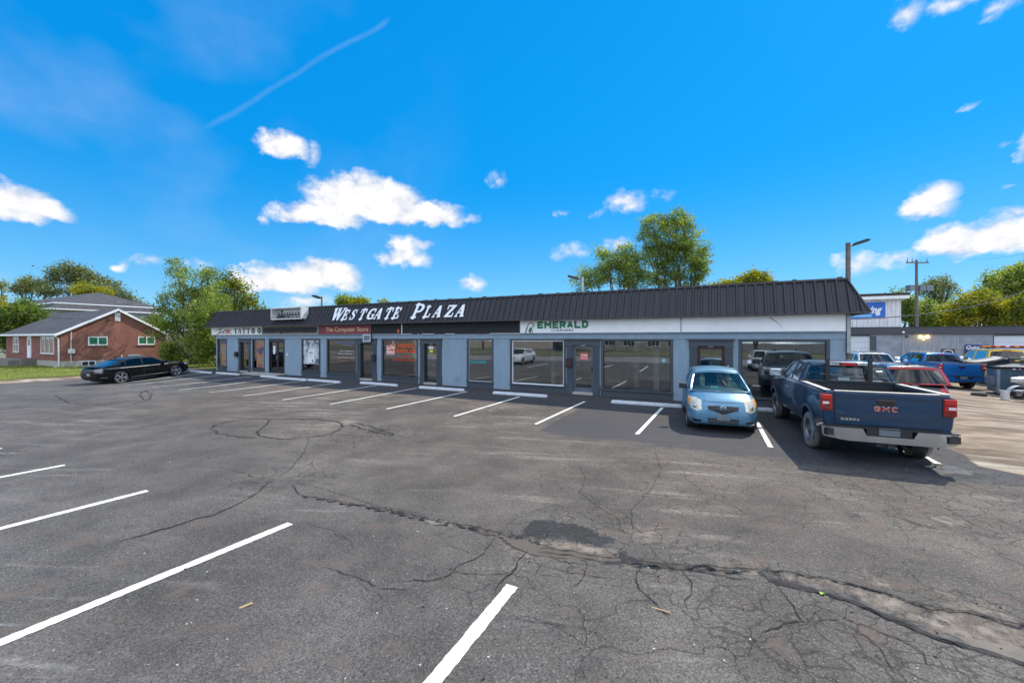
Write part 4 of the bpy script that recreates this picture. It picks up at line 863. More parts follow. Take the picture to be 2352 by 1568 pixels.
t = on_plaza(thing('wall_sign', 'tiny white square notice on the wall right of the double glass doors', 'sign')); b = MB(); b.box(-29.2, -29.06, -.012, -.001, 1.27, 1.42); b.build('plate', WHITEF, t); text('T', (-29.16, -29.10, 1.30, 1.39), INKB, t, y=-.013, depth=.002, bold=.03)
t = on_plaza(thing('utility_hatch', 'small blue grey utility hatch low on the wall beside the dark framed window', 'hatch')); b = MB(); b.box(-15.68, -15.44, -.03, -.001, .30, .54); b.build('door', WALLM, t, bevel=.006); b = MB(); b.box(-15.62, -15.5, -.04, -.031, .38, .47); b.build('latch', WALLM, t)
# ---- window graphics
CY = .040
def decal(name, label, cat='window sign'): return on_plaza(thing(name, label, cat))
ORG = mat('vinyl_orange', (.72, .115, .02), .6, var=.05); VW = mat('vinyl_white', (.80, .80, .80), .6, var=.03)
p3 = lambda v: PX((1300 + v / 3.675) / 1.6327, .04)
z3 = lambda v, xr=800: PZ((1300 + xr / 3.675) / 1.6327, (1080 + v / 3.675) / 1.6327, .04)
t = decal('window_lettering', 'orange surplus shop lettering with a flame emblem on the window glass')
for s_, a, b, c, d in (('MEROB', 708, 928, 822, 768), ('SURPLUS', 680, 955, 893, 840), ('& CUSTOM', 715, 895, 958, 928), ('PRINTED CLOTHING', 637, 968, 1004, 975)):
    if c < 900: block_text(s_, (p3(a), p3(b), z3(c), z3(d)), .045, ORG, t, lambda x, z, dd: (x, CY - dd, z))
    else: text(s_, (p3(a), p3(b), z3(c), z3(d)), ORG, t, y=CY, depth=.003, bold=.008, spacing=1.08)
def rrect(x0, x1, z0, z1, r, n=5):
    o = []
    for cx, cz, a0 in ((x1 - r, z1 - r, 0), (x0 + r, z1 - r, 90), (x0 + r, z0 + r, 180), (x1 - r, z0 + r, 270)):
        for i in range(n + 1): a = math.radians(a0 + 90 * i / n); o.append((cx + r * math.cos(a), cz + r * math.sin(a)))
    return o
def flat(mb, poly, y, m=0): mb.prism(poly, 0, .002, m, f=lambda x, z, d: (x, y - d, z))
x0, x1, z0_, z1_ = p3(550), p3(662), z3(915, 600), z3(790, 600)
b = MB(); flat(b, rrect(x0, x1, z0_, z1_, .07), CY); b.build('emblem', VW, t)
b = MB(); flat(b, rrect(x0 + .02, x1 - .02, z0_ + .02, z1_ - .02, .06), CY - .003); b.build('emblem', ORG, t)
fl_ = [(0, -.02), (.11, .02), (.16, .12), (.15, .22), (.11, .30), (.10, .38), (.07, .34), (.05, .46), (.02, .56), (0, .64), (-.03, .52), (-.05, .42), (-.08, .34), (-.12, .30), (-.155, .22), (-.16, .12), (-.10, .03)]
fx_, fz_ = p3(642), z3(840, 640)
b = MB(); flat(b, [(fx_ + a * 1.05, fz_ + c * .82) for a, c in fl_], CY - .006); b.build('emblem', VW, t)
b = MB(); flat(b, [(fx_ + a * .88, fz_ + .015 + c * .74) for a, c in fl_], CY - .009); b.build('emblem', ORG, t)
text('M', (fx_ - .08, fx_ + .08, fz_ + .04, fz_ + .16), VW, t, y=CY - .012, depth=.002, bold=.05)
text('HOT', (x0 + .03, p3(610), z3(852, 600), z3(815, 600)), VW, t, y=CY - .006, depth=.002, bold=.04)
text('DEALS', (x0 + .03, x1 - .03, z3(898, 600), z3(862, 600)), VW, t, y=CY - .006, depth=.002, bold=.04)
t = decal('window_lettering', 'white and blue computer service lettering on the window glass')
text('Computer Technology Inspired by You!!!', (PX(776, .04), PX(815.5, .04), 1.235, 1.30), VW, t, y=CY, depth=.002, bold=.01)
BLV = mat('vinyl_blue', (.12, .22, .55), .6)
text('Computer Sales & Service', (PX(771, .04), PX(819, .04), 2.10, 2.22), BLV, t, y=CY, depth=.002, bold=.01)
text('Laptops', (PX(789, .04), PX(808, .04), 1.98, 2.07), BLV, t, y=CY, depth=.002, bold=.01)
text('Sales & Upgrades', (PX(780, .04), PX(812, .04), 1.62, 1.70), VW, t, y=CY, depth=.002)
text('Repairs  Networks', (PX(777, .04), PX(809, .04), 1.46, 1.54), VW, t, y=CY, depth=.002)
t = decal('window_lettering', 'teal lettering strip across the dark framed tall window')
text('COIN LAUNDRY', (PX((1300 + 1705 / 3.675) / 1.6327, .04), PX((1300 + 1930 / 3.675) / 1.6327, .04), 1.19, 1.31), mat('vinyl_teal', (.02, .42, .42), .6), t, y=CY, depth=.002, bold=.03)
def poster(a, b, z0, z1, m, label, y=.030, cat='poster'):
    o = MB(); o.box(a, b, y, y + .004, z0, z1); ob = on_plaza(o.build('poster', m)); return tag(ob, label, cat)
def poster_mat(name, c1, c2, c3, sc):
    m, nt, b = nodes(name); N = nt.nodes.new; L = nt.links.new; g = N('ShaderNodeTexCoord'); n = N('ShaderNodeTexNoise'); n.inputs['Scale'].default_value = sc; n.inputs['Detail'].default_value = 4; L(g.outputs['Object'], n.inputs['Vector'])
    r = N('ShaderNodeValToRGB'); e = r.color_ramp.elements; e[0].position = .38; e[0].color = (*c1, 1); e[1].position = .5; e[1].color = (*c2, 1); x = e.new(.62); x.color = (*c3, 1); L(n.outputs['Fac'], r.inputs[0]); L(r.outputs[0], b.inputs['Base Color']); b.inputs['Roughness'].default_value = .6; return m
pm = poster_mat('mural_print', (.05, .06, .14), (.42, .16, .07), (.20, .19, .14), 1.6)
poster(-36.98, -36.27, .36, 2.30, pm, 'orange and brown printed film in the leftmost shop window', y=.034)
poster(-32.55, -31.66, .36, 2.30, pm, 'orange and purple printed film in the window right of the tattoo shop door', y=.034)
poster(-27.50, -26.05, .78, 2.30, poster_mat('scene_print', (.10, .12, .14), (.42, .45, .47), (.62, .62, .60), 2.6), 'large pale photo poster filling the upper poster window')
o = poster(-27.05, -26.48, .86, 1.72, WHITEF, 'white notice sheet stuck over the large photo poster', y=.022, cat='notice')
text('OPEN', (-26.93, -26.60, 1.50, 1.57), INKB, o, y=.020, depth=.002, bold=.02)
b = MB(); b.box(-26.95, -26.58, .019, .0215, 1.44, 1.475); b.box(-26.95, -26.65, .019, .0215, 1.33, 1.345); b.box(-26.95, -26.7, .019, .0215, 1.26, 1.275); b.box(-26.66, -26.56, .019, .0215, .90, 1.08); b.build('print', mat('notice_grey', (.12, .12, .2), .6), o)
o = poster(-9.08, -8.74, 1.50, 1.78, mat('notice_red', (.75, .10, .10), .6), 'red and white notice on the glass of the cleaners door', y=.060, cat='notice')
text('CLOSED', (-9.06, -8.76, 1.65, 1.74), VW, o, y=.058, depth=.002, bold=.02); text('NOTICE', (-9.06, -8.76, 1.53, 1.60), VW, o, y=.058, depth=.002)
o = poster(-17.37, -17.08, 1.86, 2.0, WHITEF, 'small white sticker at the top of the door beside the orange window', y=.060, cat='sticker'); text('PAY', (-17.28, -17.12, 1.90, 1.96), INKB, o, y=.058, depth=.002)
poster(-17.33, -17.10, 1.68, 1.80, mat('sticker_yellow', (.75, .55, .03), .6), 'small yellow sticker on the door beside the orange window', y=.060, cat='sticker')
o = poster(-31.0 + .28, -30.5, 1.35, 1.9, WHITEF, 'pale paper sheet behind the left leaf of the double glass doors', y=.068, cat='notice')
poster(-5.72, -5.60, 1.48, 1.62, mat('sticker_teal', (.25, .55, .5), .6), 'small pale teal sticker near the right edge of the big cleaners window', cat='sticker')
poster(-2.80, -2.68, 1.52, 1.64, WHITEF, 'small white sticker on the window behind the pickup', cat='sticker')
# ---- lamps
def floodlight(label, x, n, ztop, zbase, pole, side=-1, rad=.055, tilt=(0, 0), s=1.0, yaw=0.0):
    c = loc2w(x, n); t = thing('pole_lamp', label, 'lamp', (c[0], c[1], 0), ROT + yaw, 'flood lamps above the shop roof')
    p = MB(); p.tube([(0, 0, zbase), (0, 0, ztop)], [rad, rad * .92], 12); p.build('pole', pole, t, smooth=True)
    a = MB(); a.tube([(0, 0, ztop - .12), (side * .18 * s, 0, ztop - .10)], .025); a.build('arm', STEEL, t)
    h = MB(); d = Vector((side * .9, 0, .28)).normalized(); h.obox(Vector((side * .42 * s, 0, ztop - .02)), d, .27 * s, .15 * s, .035 * s)
    for j in range(7): q = Vector((side * .42 * s, 0, ztop - .02)) + d * ((j - 3) * .065 * s) + Vector((0, 0, .045 * s)); h.obox(q, d, .008, .13 * s, .02)
    h.build('lamp_head', BLACKPL, t)
    l = MB(); l.obox(Vector((side * .44 * s, 0, ztop - .02)) + d.cross(Vector((0, 1, 0))) * (-.037 * s if side < 0 else .037 * s), d, .18 * s, .11 * s, .003); l.build('lens', WHITEL, t)
    return t
WOODP = mat('weathered_pole', (.17, .14, .12), .9, var=.3, vscale=6, bump=.5, bscale=50); RUST = mat('rusty_pole', (.20, .10, .06), .8, var=.25, vscale=8)
floodlight('flood lamp on a rusty brown post behind the roof letters', -27.3 + .4, .9, PZ(735, 681, .9), 4.1, RUST, side=-1, s=1.15)
floodlight('flood lamp on a grey steel post in front of the big trees', PX(1338, 1.5), 1.5, PZ(1338, 636, 1.5), 4.1, mat('galv_pole', (.45, .45, .46), .5, .5, var=.1), side=-1, rad=.06, s=1.0, yaw=.25)
t = floodlight('flood lamp on a tall wooden pole at the right corner of the plaza', .17, .45, 5.66, 1.55, WOODP, side=1, rad=.075, s=.82, yaw=.1)
b = MB(); b.box(.02, .11, -.09, .06, 1.95, 3.22); b.build('conduit_box', mat('galvanised', (.35, .37, .38), .5, .5, var=.25, vscale=6, dirt=.3), on_plaza(thing('conduit_mast', 'grey metal conduit mast on the corner below the roof edge', 'conduit')))
# ------------------------------------------------------------------ other buildings
def brick_mat(name, c1, c2, mortar, bw=.21, bh=.075, rough=.9, msize=.012, painted=False):
    m, nt, b = nodes(name); N = nt.nodes.new; L = nt.links.new; tc = N('ShaderNodeTexCoord'); sp = N('ShaderNodeSeparateXYZ'); L(tc.outputs['Object'], sp.inputs[0])
    a = N('ShaderNodeMath'); a.operation = 'ADD'; L(sp.outputs[0], a.inputs[0]); L(sp.outputs[1], a.inputs[1]); c = N('ShaderNodeCombineXYZ'); L(a.outputs[0], c.inputs[0]); L(sp.outputs[2], c.inputs[1])
    br = N('ShaderNodeTexBrick'); br.inputs['Scale'].default_value = 1; br.inputs['Brick Width'].default_value = bw; br.inputs['Row Height'].default_value = bh; br.inputs['Mortar Size'].default_value = msize; br.inputs['Mortar Smooth'].default_value = .2
    br.inputs['Color1'].default_value = (*c1, 1); br.inputs['Color2'].default_value = (*c2, 1); br.inputs['Mortar'].default_value = (*mortar, 1); br.inputs['Bias'].default_value = -.1; L(c.outputs[0], br.inputs['Vector'])
    n = N('ShaderNodeTexNoise'); n.inputs['Scale'].default_value = 1.3; n.inputs['Detail'].default_value = 6; L(tc.outputs['Object'], n.inputs['Vector']); r = N('ShaderNodeMapRange'); r.inputs[1].default_value = .3; r.inputs[2].default_value = .7; r.inputs[3].default_value = .78; r.inputs[4].default_value = 1.18; L(n.outputs['Fac'], r.inputs[0])
    h = N('ShaderNodeHueSaturation'); L(br.outputs['Color'], h.inputs['Color']); L(r.outputs[0], h.inputs['Value']); L(h.outputs[0], b.inputs['Base Color']); b.inputs['Roughness'].default_value = rough
    bp = N('ShaderNodeBump'); bp.inputs['Strength'].default_value = .6; bp.inputs['Distance'].default_value = .01; bp.invert = True; L(br.outputs['Fac'], bp.inputs['Height']); L(bp.outputs[0], b.inputs['Normal']); return m
def siding_mat(name, col, w=.2):
    m, nt, b = nodes(name); N = nt.nodes.new; L = nt.links.new; tc = N('ShaderNodeTexCoord'); sp = N('ShaderNodeSeparateXYZ'); L(tc.outputs['Object'], sp.inputs[0])
    a = N('ShaderNodeMath'); a.operation = 'ADD'; L(sp.outputs[0], a.inputs[0]); L(sp.outputs[1], a.inputs[1]); d = N('ShaderNodeMath'); d.operation = 'DIVIDE'; L(a.outputs[0], d.inputs[0]); d.inputs[1].default_value = w
    f = N('ShaderNodeMath'); f.operation = 'FRACT'; L(d.outputs[0], f.inputs[0]); g = N('ShaderNodeMath'); g.operation = 'LESS_THAN'; L(f.outputs[0], g.inputs[0]); g.inputs[1].default_value = .11
    n = N('ShaderNodeTexNoise'); n.inputs['Scale'].default_value = 2; n.inputs['Detail'].default_value = 6; mp = N('ShaderNodeMapping'); mp.inputs['Scale'].default_value = (3, 3, .4); L(tc.outputs['Object'], mp.inputs[0]); L(mp.outputs[0], n.inputs['Vector'])
    r = N('ShaderNodeMapRange'); r.inputs[1].default_value = .3; r.inputs[2].default_value = .7; r.inputs[3].default_value = .82; r.inputs[4].default_value = 1.1; L(n.outputs['Fac'], r.inputs[0])
    s = N('ShaderNodeMath'); s.operation = 'MULTIPLY_ADD'; L(g.outputs[0], s.inputs[0]); s.inputs[1].default_value = -.35; L(r.outputs[0], s.inputs[2])
    h = N('ShaderNodeHueSaturation'); h.inputs['Color'].default_value = (*col, 1); L(s.outputs[0], h.inputs['Value']); L(h.outputs[0], b.inputs['Base Color']); b.inputs['Roughness'].default_value = .8; return m
SHINGLE = brick_mat('asphalt_shingle', (.055, .055, .062), (.085, .084, .090), (.035, .035, .038), .33, .14)
BRICK = brick_mat('red_brick', (.25, .072, .046), (.17, .045, .030), (.30, .21, .165), msize=.009)
GRBRICK = brick_mat('grey_painted_brick', (.30, .325, .36), (.27, .295, .33), (.22, .24, .27), .4, .2, msize=.015)
FND = mat('foundation', (.40, .36, .31), .9, var=.12, vscale=1.5, bump=.3, dirt=.2)
def window(mb_parent, axis, a, b, z0, z1, mull=1, pos=0.0, sign=-1, fmat=None, gmat=None, sill=True, t=.06, horiz=0):
    """window in a wall: axis 'x' = wall along x at y=pos facing -y; 'y' = wall along y at x=pos facing +x"""
    fmat = fmat or WHITEF; gmat = gmat or HGLASS
    def bx(mb, l, r, d0, d1, p, q):
        if axis == 'x': mb.box(l, r, pos - d1, pos - d0, p, q)
        else: mb.box(pos + d0, pos + d1, l, r, p, q)
    f = MB(); bx(f, a, a + t, .002, .045, z0, z1); bx(f, b - t, b, .002, .045, z0, z1); bx(f, a + t, b - t, .002, .045, z0, z0 + t); bx(f, a + t, b - t, .002, .045, z1 - t, z1)
    for i in range(mull): c = a + (b - a) * (i + 1) / (mull + 1); bx(f, c - t * .45, c + t * .45, .002, .044, z0 + t, z1 - t)
    for i in range(horiz): c = z0 + (z1 - z0) * (i + 1) / (horiz + 1); bx(f, a + t, b - t, .002, .042, c - t * .4, c + t * .4)
    w_ = f.build('window', fmat, mb_parent)
    g = MB(); bx(g, a + t, b - t, .006, .016, z0 + t, z1 - t); g.build('pane', gmat, w_)
    if sill: s = MB(); bx(s, a - .06, b + .06, .002, .09, z0 - .07, z0 - .002); s.build('window_sill', FND if fmat is WHITEF else fmat, w_)
    return w_
HGLASS = mat('dark_window_glass', (.03, .045, .05), .06, coat=.8, var=.5, vscale=1.5)
GGLASS = mat('green_curtained_glass', (.03, .16, .085), .2, coat=.8, var=.25, vscale=2)
hx, hy = -37.4, 33.1
house = thing('brick_house', 'small red brick bungalow with grey shingle gable roof on the far left', 'house', (hx, hy, 0), ROT)
W, D, EV, PK = 14.3, 7.07, 2.90, 4.98
b = MB(); b.box(-W, 0, 0, D, .50, EV - .02)
b.add([(0, 0, EV - .02), (0, D, EV - .02), (0, D / 2, PK - .06), (-W, 0, EV - .02), (-W, D, EV - .02), (-W, D / 2, PK - .06)], [(0, 1, 2), (3, 5, 4), (0, 2, 5, 3), (1, 4, 5, 2)]); b.build('wall', BRICK, house)
b = MB(); b.box(-W + .03, -.03 + .05, .03 - .05, D - .03, -.1, .498); b.build('foundation', FND, house)
b = MB(); pit = (PK - EV) / (D / 2); oh = .35
for s_, y0 in ((1, -oh), (-1, D + oh)):
    z0 = EV - pit * oh
    b.add([(-W - .25, y0, z0), (.18, y0, z0), (.18, D / 2, PK), (-W - .25, D / 2, PK), (-W - .25, y0, z0 + .09), (.18, y0, z0 + .09), (.18, D / 2, PK + .09), (-W - .25, D / 2, PK + .09)], [(0, 1, 2, 3), (7, 6, 5, 4), (0, 4, 5, 1), (1, 5, 6, 2), (2, 6, 7, 3), (3, 7, 4, 0)])
roof = b.build('roof', SHINGLE, house)
b = MB()
for s_, y0 in ((1, -oh - .02), (-1, D + oh + .02)):
    z0 = EV - pit * (oh + .02); b.add([(.185, y0, z0 - .12), (.23, y0, z0 - .12), (.23, D / 2, PK - .09), (.185, D / 2, PK - .09), (.185, y0, z0 + .09), (.23, y0, z0 + .09), (.23, D / 2, PK + .12), (.185, D / 2, PK + .12)], [(0, 1, 2, 3), (7, 6, 5, 4), (0, 4, 5, 1), (1, 5, 6, 2), (2, 6, 7, 3), (3, 7, 4, 0)])
b.box(-W - .25, .18, -oh - .09, -oh - .0, EV - pit * oh - .06, EV - pit * oh + .10)
b.build('fascia_trim', WHITEF, house)
b = MB(); b.tube([(-.08, -oh - .04, EV - .3), (-.06, -.10, EV - .5), (-.06, -.07, .12), (-.06, -.35, .06)], .045, 8); b.build('downspout', WHITEF, house)
window(house, 'x', -12.0, -10.4, 1.10, 2.54, 1, horiz=1); window(house, 'x', -4.48, -1.37, 1.09, 2.56, 2)
b = MB(); b.box(-7.95, -6.95, -.05, -.002, .64, 2.64); d = b.build('door', WHITEF, house); b = MB(); b.box(-7.75, -7.15, -.058, -.05, 1.75, 2.45); b.build('pane', HGLASS, d); b = MB(); b.lathe([(0, -.1), (.03, -.09), (.03, -.05)], 10, axis='y', c=(-7.08, 0, 1.55)); b.build('door_handle', STEEL, d)
b = MB(); b.box(-13.2, -6.2, -1.5, -.05, -.1, .50); b.box(-13.6, -9.5, -2.3, -1.5, -.1, .28); b.box(-6.2, -5.6, -.9, -.05, -.1, .62); b.build('porch', mat('porch_concrete', (.20, .18, .16), .9, var=.15, dirt=.4), house)
b = MB(); b.tube([(-14.1, -1.5, .5), (-14.1, -1.5, 1.42)], .04); b.box(-17.0, -13.3, -1.54, -1.46, 1.36, 1.43); b.box(-17, -13.3, -1.52, -1.48, .60, .65)
for i in range(16): b.box(-16.9 + i * .235, -16.86 + i * .235, -1.515, -1.485, .65, 1.36)
b.build('railing', WHITEF, house)
for s0, s1, gm in ((1.63, 2.88, GGLASS), (4.98, 6.27, GGLASS)): window(house, 'y', s0, s1, 1.82, 2.56, 1, gmat=gm, t=.075)
for s0, s1 in ((1.63, 2.88), (4.98, 6.27)): b = MB(); b.box(.002, .02, s0, s1, 2.565, 2.78); b.build('window_header', MATS.get('sb') or MATS.setdefault('sb', brick_mat('soldier_brick', (.27, .08, .05), (.22, .065, .045), (.36, .28, .24), .075, .21)), house)
window(house, 'y', 1.2, 2.1, .02, .46, 1, pos=.025, sill=False)
b = MB(); b.box(.01, .06, 3.36, 3.72, 3.98, 4.72); v = b.build('gable_vent', WHITEF, house); b = MB(); [b.box(.05, .075, 3.40, 3.68, 4.05 + i * .09, 4.09 + i * .09) for i in range(7)]; b.build('louvre', mat('louvre_cream', (.55, .52, .45), .6), v)
b = MB(); b.tube([(.08, .62, 2.95), (.05, .60, 2.7), (.05, .60, 1.0), (.05, .60, .35)], .035); b.box(.01, .16, .42, .80, 1.15, 1.52); b.build('meter_box', mat('meter_white', (.6, .6, .58), .5), house)
b = MB(); b.tube([(.05, 2.95, 4.25), (.25, 3.0, 4.3), (.28, 3.2, 4.2), (.05, 3.3, 4.35)], .015); b.box(.01, .08, 2.90, 3.02, 3.95, 4.3); b.build('service_mast', mat('mast_brown', (.10, .05, .04), .7), house)
t = thing('air_conditioner', 'grey air conditioner unit against the brick gable wall', 'air conditioner', (hx, hy, 0), ROT); b = MB(); b.box(.35, 1.0, 4.15, 4.85, .0, .86); b.build('case', mat('ac_grey', (.38, .39, .38), .5, var=.1), t, bevel=.02); b = MB(); b.box(.33, 1.02, 4.13, 4.87, .86, .91); b.build('lid', WHITEF, t); b = MB(); [b.box(.999, 1.008, 4.2, 4.8, .1 + i * .07, .13 + i * .07) for i in range(10)]; b.build('grille', STEEL, t)
t = thing('vent_pipe', 'short white vent pipe beside the air conditioner', 'pipe', (hx, hy, 0), ROT); b = MB(); b.tube([(.1, 3.75, .4), (.3, 3.75, .45), (.3, 3.75, .95)], .04); b.build('pipe', WHITEF, t)
t = thing('wooden_stairs', 'new yellow timber stair with railing behind the brick house', 'stairs', (hx, hy, 0), ROT); WD = mat('cedar_yellow', (.50, .30, .10), .8, var=.15, vscale=4)
for i in range(5): b = MB(); b.box(.1 + i * .26, .38 + i * .26, D + .2, D + 1.3, .86 - .18 * i - .04, .86 - .18 * i); b.build('step', WD, t)
b = MB()
for yy in (D + .2,): 
    b.tube([(.0, yy, 1.75), (1.35, yy, .98)], .035, 6); b.tube([(.0, yy, .95), (1.35, yy, .15)], .03, 6)
    for i in range(8): x = .08 + i * .17; b.box(x - .02, x + .02, yy - .02, yy + .02, .92 - x * .58, 1.72 - x * .57)
b.box(1.30, 1.42, D + .14, D + .26, 0, 1.12); b.build('railing', WD, t)
# low beige building behind the poplars
bb = thing('stucco_building', 'long low beige stucco building behind the poplar trees', 'building', (-31, 44.5, 0), ROT)
b = MB(); b.box(-26, 14, 0, 10, -.1, 3.1); b.build('wall', mat('beige_stucco', (.52, .42, .33), .9, var=.06, vscale=.6), bb); b = MB(); b.box(-26.3, 14.3, -.3, 10.3, 3.1, 3.3); b.add([(-26, 0, 3.3), (14, 0, 3.3), (14, 10, 3.3), (-26, 10, 3.3), (-22, 5, 4.3), (10, 5, 4.3)], [(0, 1, 5, 4), (1, 2, 5), (2, 3, 4, 5), (3, 0, 4)]); b.build('roof', mat('pale_roof', (.30, .31, .31), .8, var=.1), bb)
# apartment block far left
ap = thing('apartment_building', 'two storey apartment building with grey roofs behind the brick house', 'building', (-59.2, 52.0, 0), ROT)
b = MB(); b.box(-36, 0, 0, 11, 0, 6.2); b.box(-8.5, -.8, -9, 0, 0, 5.2); b.build('wall', mat('grey_siding', (.33, .33, .32), .8, var=.06), ap)
b = MB()
def hip(b, x0, x1, y0, y1, z0, z1, o=.6):
    h = (y1 - y0) / 2 + o; b.add([(x0 - o, y0 - o, z0), (x1 + o, y0 - o, z0), (x1 + o, y1 + o, z0), (x0 - o, y1 + o, z0), (x0 - o + h, (y0 + y1) / 2, z1), (x1 + o - h, (y0 + y1) / 2, z1)], [(0, 1, 5, 4), (1, 2, 5), (2, 3, 4, 5), (3, 0, 4), (3, 2, 1, 0)])
hip(b, -36, 0, 0, 11, 7.0, 9.2, .3); b.add([(-36.9, -.9, 6.25), (.9, -.9, 6.25), (.9, 11.9, 6.25), (-36.9, 11.9, 6.25), (-36.3, -.3, 6.95), (.3, -.3, 6.95), (.3, 11.3, 6.95), (-36.3, 11.3, 6.95)], [(0, 1, 5, 4), (1, 2, 6, 5), (2, 3, 7, 6), (3, 0, 4, 7), (3, 2, 1, 0)])
b.build('roof', SHINGLE, ap)
b = MB()
for z, o in ((6.12, .95), (6.93, .38)): b.box(-36 - o, o, -o - .03, -o + .03, z, z + .13); b.box(o - .03, o + .03, -o + .03, 11 + o, z, z + .13)
b.build('gutter', WHITEF, ap)
for xx in (-34, -30, -26, -22, -18, -14, -10.4, -6.5, -3): window(ap, 'x', xx - .7, xx + .7, 4.0, 5.4, 1); 
for yy in (1.8, 5, 8.6): window(ap, 'y', yy - .6, yy + .6, 4.1, 5.5, 1)
b = MB(); [b.box(x, x + .25, -1.2, -.95, 0, 6.2) for x in (-33, -24, -16, -8)]; b.box(-36, 0, -1.25, -.02, 3.05, 3.2); b.build('balcony', WHITEF, ap)
# towing service building on the right (its front parallel to the plaza)
TN = 35.06; tb = thing('service_garage', 'long grey brick service garage with dark fascia and white overhead doors', 'building', (*loc2w(0, TN), -.45), ROT)
def TX(px): return PX(px, TN)
def TZ_(px, py): return PZ(px, py, TN) + .45
g0, g1 = TX(1940), TX(1999.2); h0, h1 = TX(2281), TX(2395); dz = TZ_(1990, 771.4)
xs0, xs1 = TX(2071), TX(2202); FB, FT = TZ_(2020, 767.8), TZ_(2020, 752.2)
b = MB()
for l, r in ((-30, g0), (TX(2005.5), xs0), (xs1, h0), (h1 + .3, 62)): b.box(l, r, 0, .3, 0, FB)
b.box(h0, h1 + .3, 0, .3, dz, FB); b.box(g0, TX(2005.5), 0, .3, dz, FB); b.box(-30, 62, 13.7, 14, 0, FB); b.box(61.7, 62, .3, 13.7, 0, FB); b.box(-30, -29.7, .3, 13.7, 0, FB); b.build('wall', GRBRICK, tb)
b = MB(); b.box(xs0, xs1, -.02, .3, 0, FB); b.build('siding', siding_mat('grey_vertical_siding', (.29, .31, .34), .18), tb)
b = MB(); b.box(-30, 62, -.18, 14.1, FB, FT); b.build('fascia', mat('garage_fascia', (.060, .064, .080), .7, var=.12, vscale=.8), tb)
b = MB(); b.box(-30, 62, -.21, .0, FT, FT + .05); b.build('roof_edge', BLACKPL, tb)
def ohdoor(a, c, ztop, parent):
    b = MB(); n = 5
    for i in range(n): b.box(a, c, .12 - .004 * (i % 2), .18, ztop * i / n + .01, ztop * (i + 1) / n - .01)
    d = b.build('overhead_door', mat('door_white', (.62, .66, .70), .5, var=.05, vscale=.6), parent)
    f = MB(); f.box(a - .02, a, -.02, .2, 0, ztop); f.box(c, c + .45, -.03, .2, 0, ztop + .001); f.box(a, c, -.02, .2, ztop, ztop + .16); f.build('door_frame', TRIM, d)
ohdoor(g0, g1, dz, tb); ohdoor(h0 + .05, h1, TZ_(2300, 770.3), tb)
b = MB(); b.box(TX(2161), TX(2193), -.06, -.021, 0, TZ_(2175, 800.7)); d = b.build('door', mat('door_dark_brown', (.07, .06, .065), .6), tb)
b = MB(); b.lathe([(.30, -.075), (.36, -.08), (.36, -.065), (.30, -.06)], 20, axis='y', c=((TX(2161) + TX(2193)) / 2, 0, TZ_(2175, 800.7) - .42)); b.build('round_emblem', WHITEF, d)
# upper storey
t0, t1 = TX(1900), TX(2071); b = MB(); ut = TZ_(2060, 686); b.box(t0, t1, .15, 9, FT + .05, ut); b.build('upper_wall', siding_mat('white_board_siding', (.70, .69, .70), .30), tb)
b = MB(); b.box(t0 - .5, TX(2086), -.35, 9.5, ut - .02, ut + .30); b.build('upper_fascia', WHITEF, tb); b = MB(); b.box(t0 - .5, TX(2086) + .02, -.38, 9.55, ut + .30, ut + .56); b.build('upper_roof', mat('brown_black_roof', (.05, .04, .035), .8), tb)
def board(name, label, x0, x1, z0, z1, m, n=TN - .06, cat='sign', th=.05):
    o = MB(); c = loc2w(0, n); o.box(x0, x1, -th, 0, z0, z1); ob = o.build(name, m); ob.location = (*c, -.45); ob.rotation_euler = (0, 0, ROT); return tag(ob, label, cat)
SBL = mat('sign_blue', (.012, .13, .52), .5, var=.06)
x0, x1 = TX(1925), TX(2034.6); s = board('garage_sign', 'bright blue towing sign with white script on the white upper storey', x0, x1, TZ_(2034, 730), TZ_(2034, 693), SBL, n=TN + .13)
text('Towing', (TX(1962), TX(2027), TZ_(2010, 725), TZ_(2010, 702)), VW, s, y=-.056, depth=.01, bold=.035, shear=.35)
b = MB(); b.box(TX(1930), TX(2004), -.055, -.051, TZ_(1990, 728), TZ_(1990, 722)); b.build('stripe', mat('sign_sky', (.05, .40, .75), .5), s)
text('24 HR ROADSIDE SERVICE', (TX(1964), TX(2002), TZ_(1990, 727), TZ_(1990, 723.5)), VW, s, y=-.06, depth=.004)
s = board('garage_sign', 'navy board with white script beside the yellow truck', TX(2215), TX(2270), TZ_(2240, 830), TZ_(2240, 791.5), mat('sign_navy', (.010, .03, .20), .5))
text('Quinton', (TX(2217.5), TX(2262), TZ_(2240, 803), TZ_(2240, 793.5)), VW, s, y=-.052, depth=.006, shear=.3, bold=.02)
s = board('poster_board', 'white framed yellow poster above the bright blue pickup', TX(2091), TX(2144), TZ_(2110, 838), TZ_(2110, 806.8), mat('poster_yellow', (.62, .36, .06), .6, var=.2), cat='poster')
b = MB()
for q in ((TX(2090), TX(2145), TZ_(2110, 806.8), TZ_(2110, 806)), (TX(2090), TX(2091.2), TZ_(2110, 838), TZ_(2110, 806.8)), (TX(2143.8), TX(2145), TZ_(2110, 838), TZ_(2110, 806.8))): b.box(q[0], q[1], -.07, -.051, q[2], q[3])
b.build('frame', WHITEF, s); b = MB(); b.box(TX(2092), TX(2143), -.058, -.051, TZ_(2110, 811.5), TZ_(2110, 808)); b.build('band', mat('poster_brown', (.12, .07, .05), .6), s)
t = thing('wall_lamp', 'lit twin bulb security lamp on the grey garage wall', 'lamp', (*loc2w(0, TN), -.45), ROT); lx, lz = TX(2119.7), TZ_(2119.7, 773.6)
b = MB(); b.box(lx - .12, lx + .12, -.1, -.02, lz - .06, lz + .06); b.build('base', WHITEF, t)
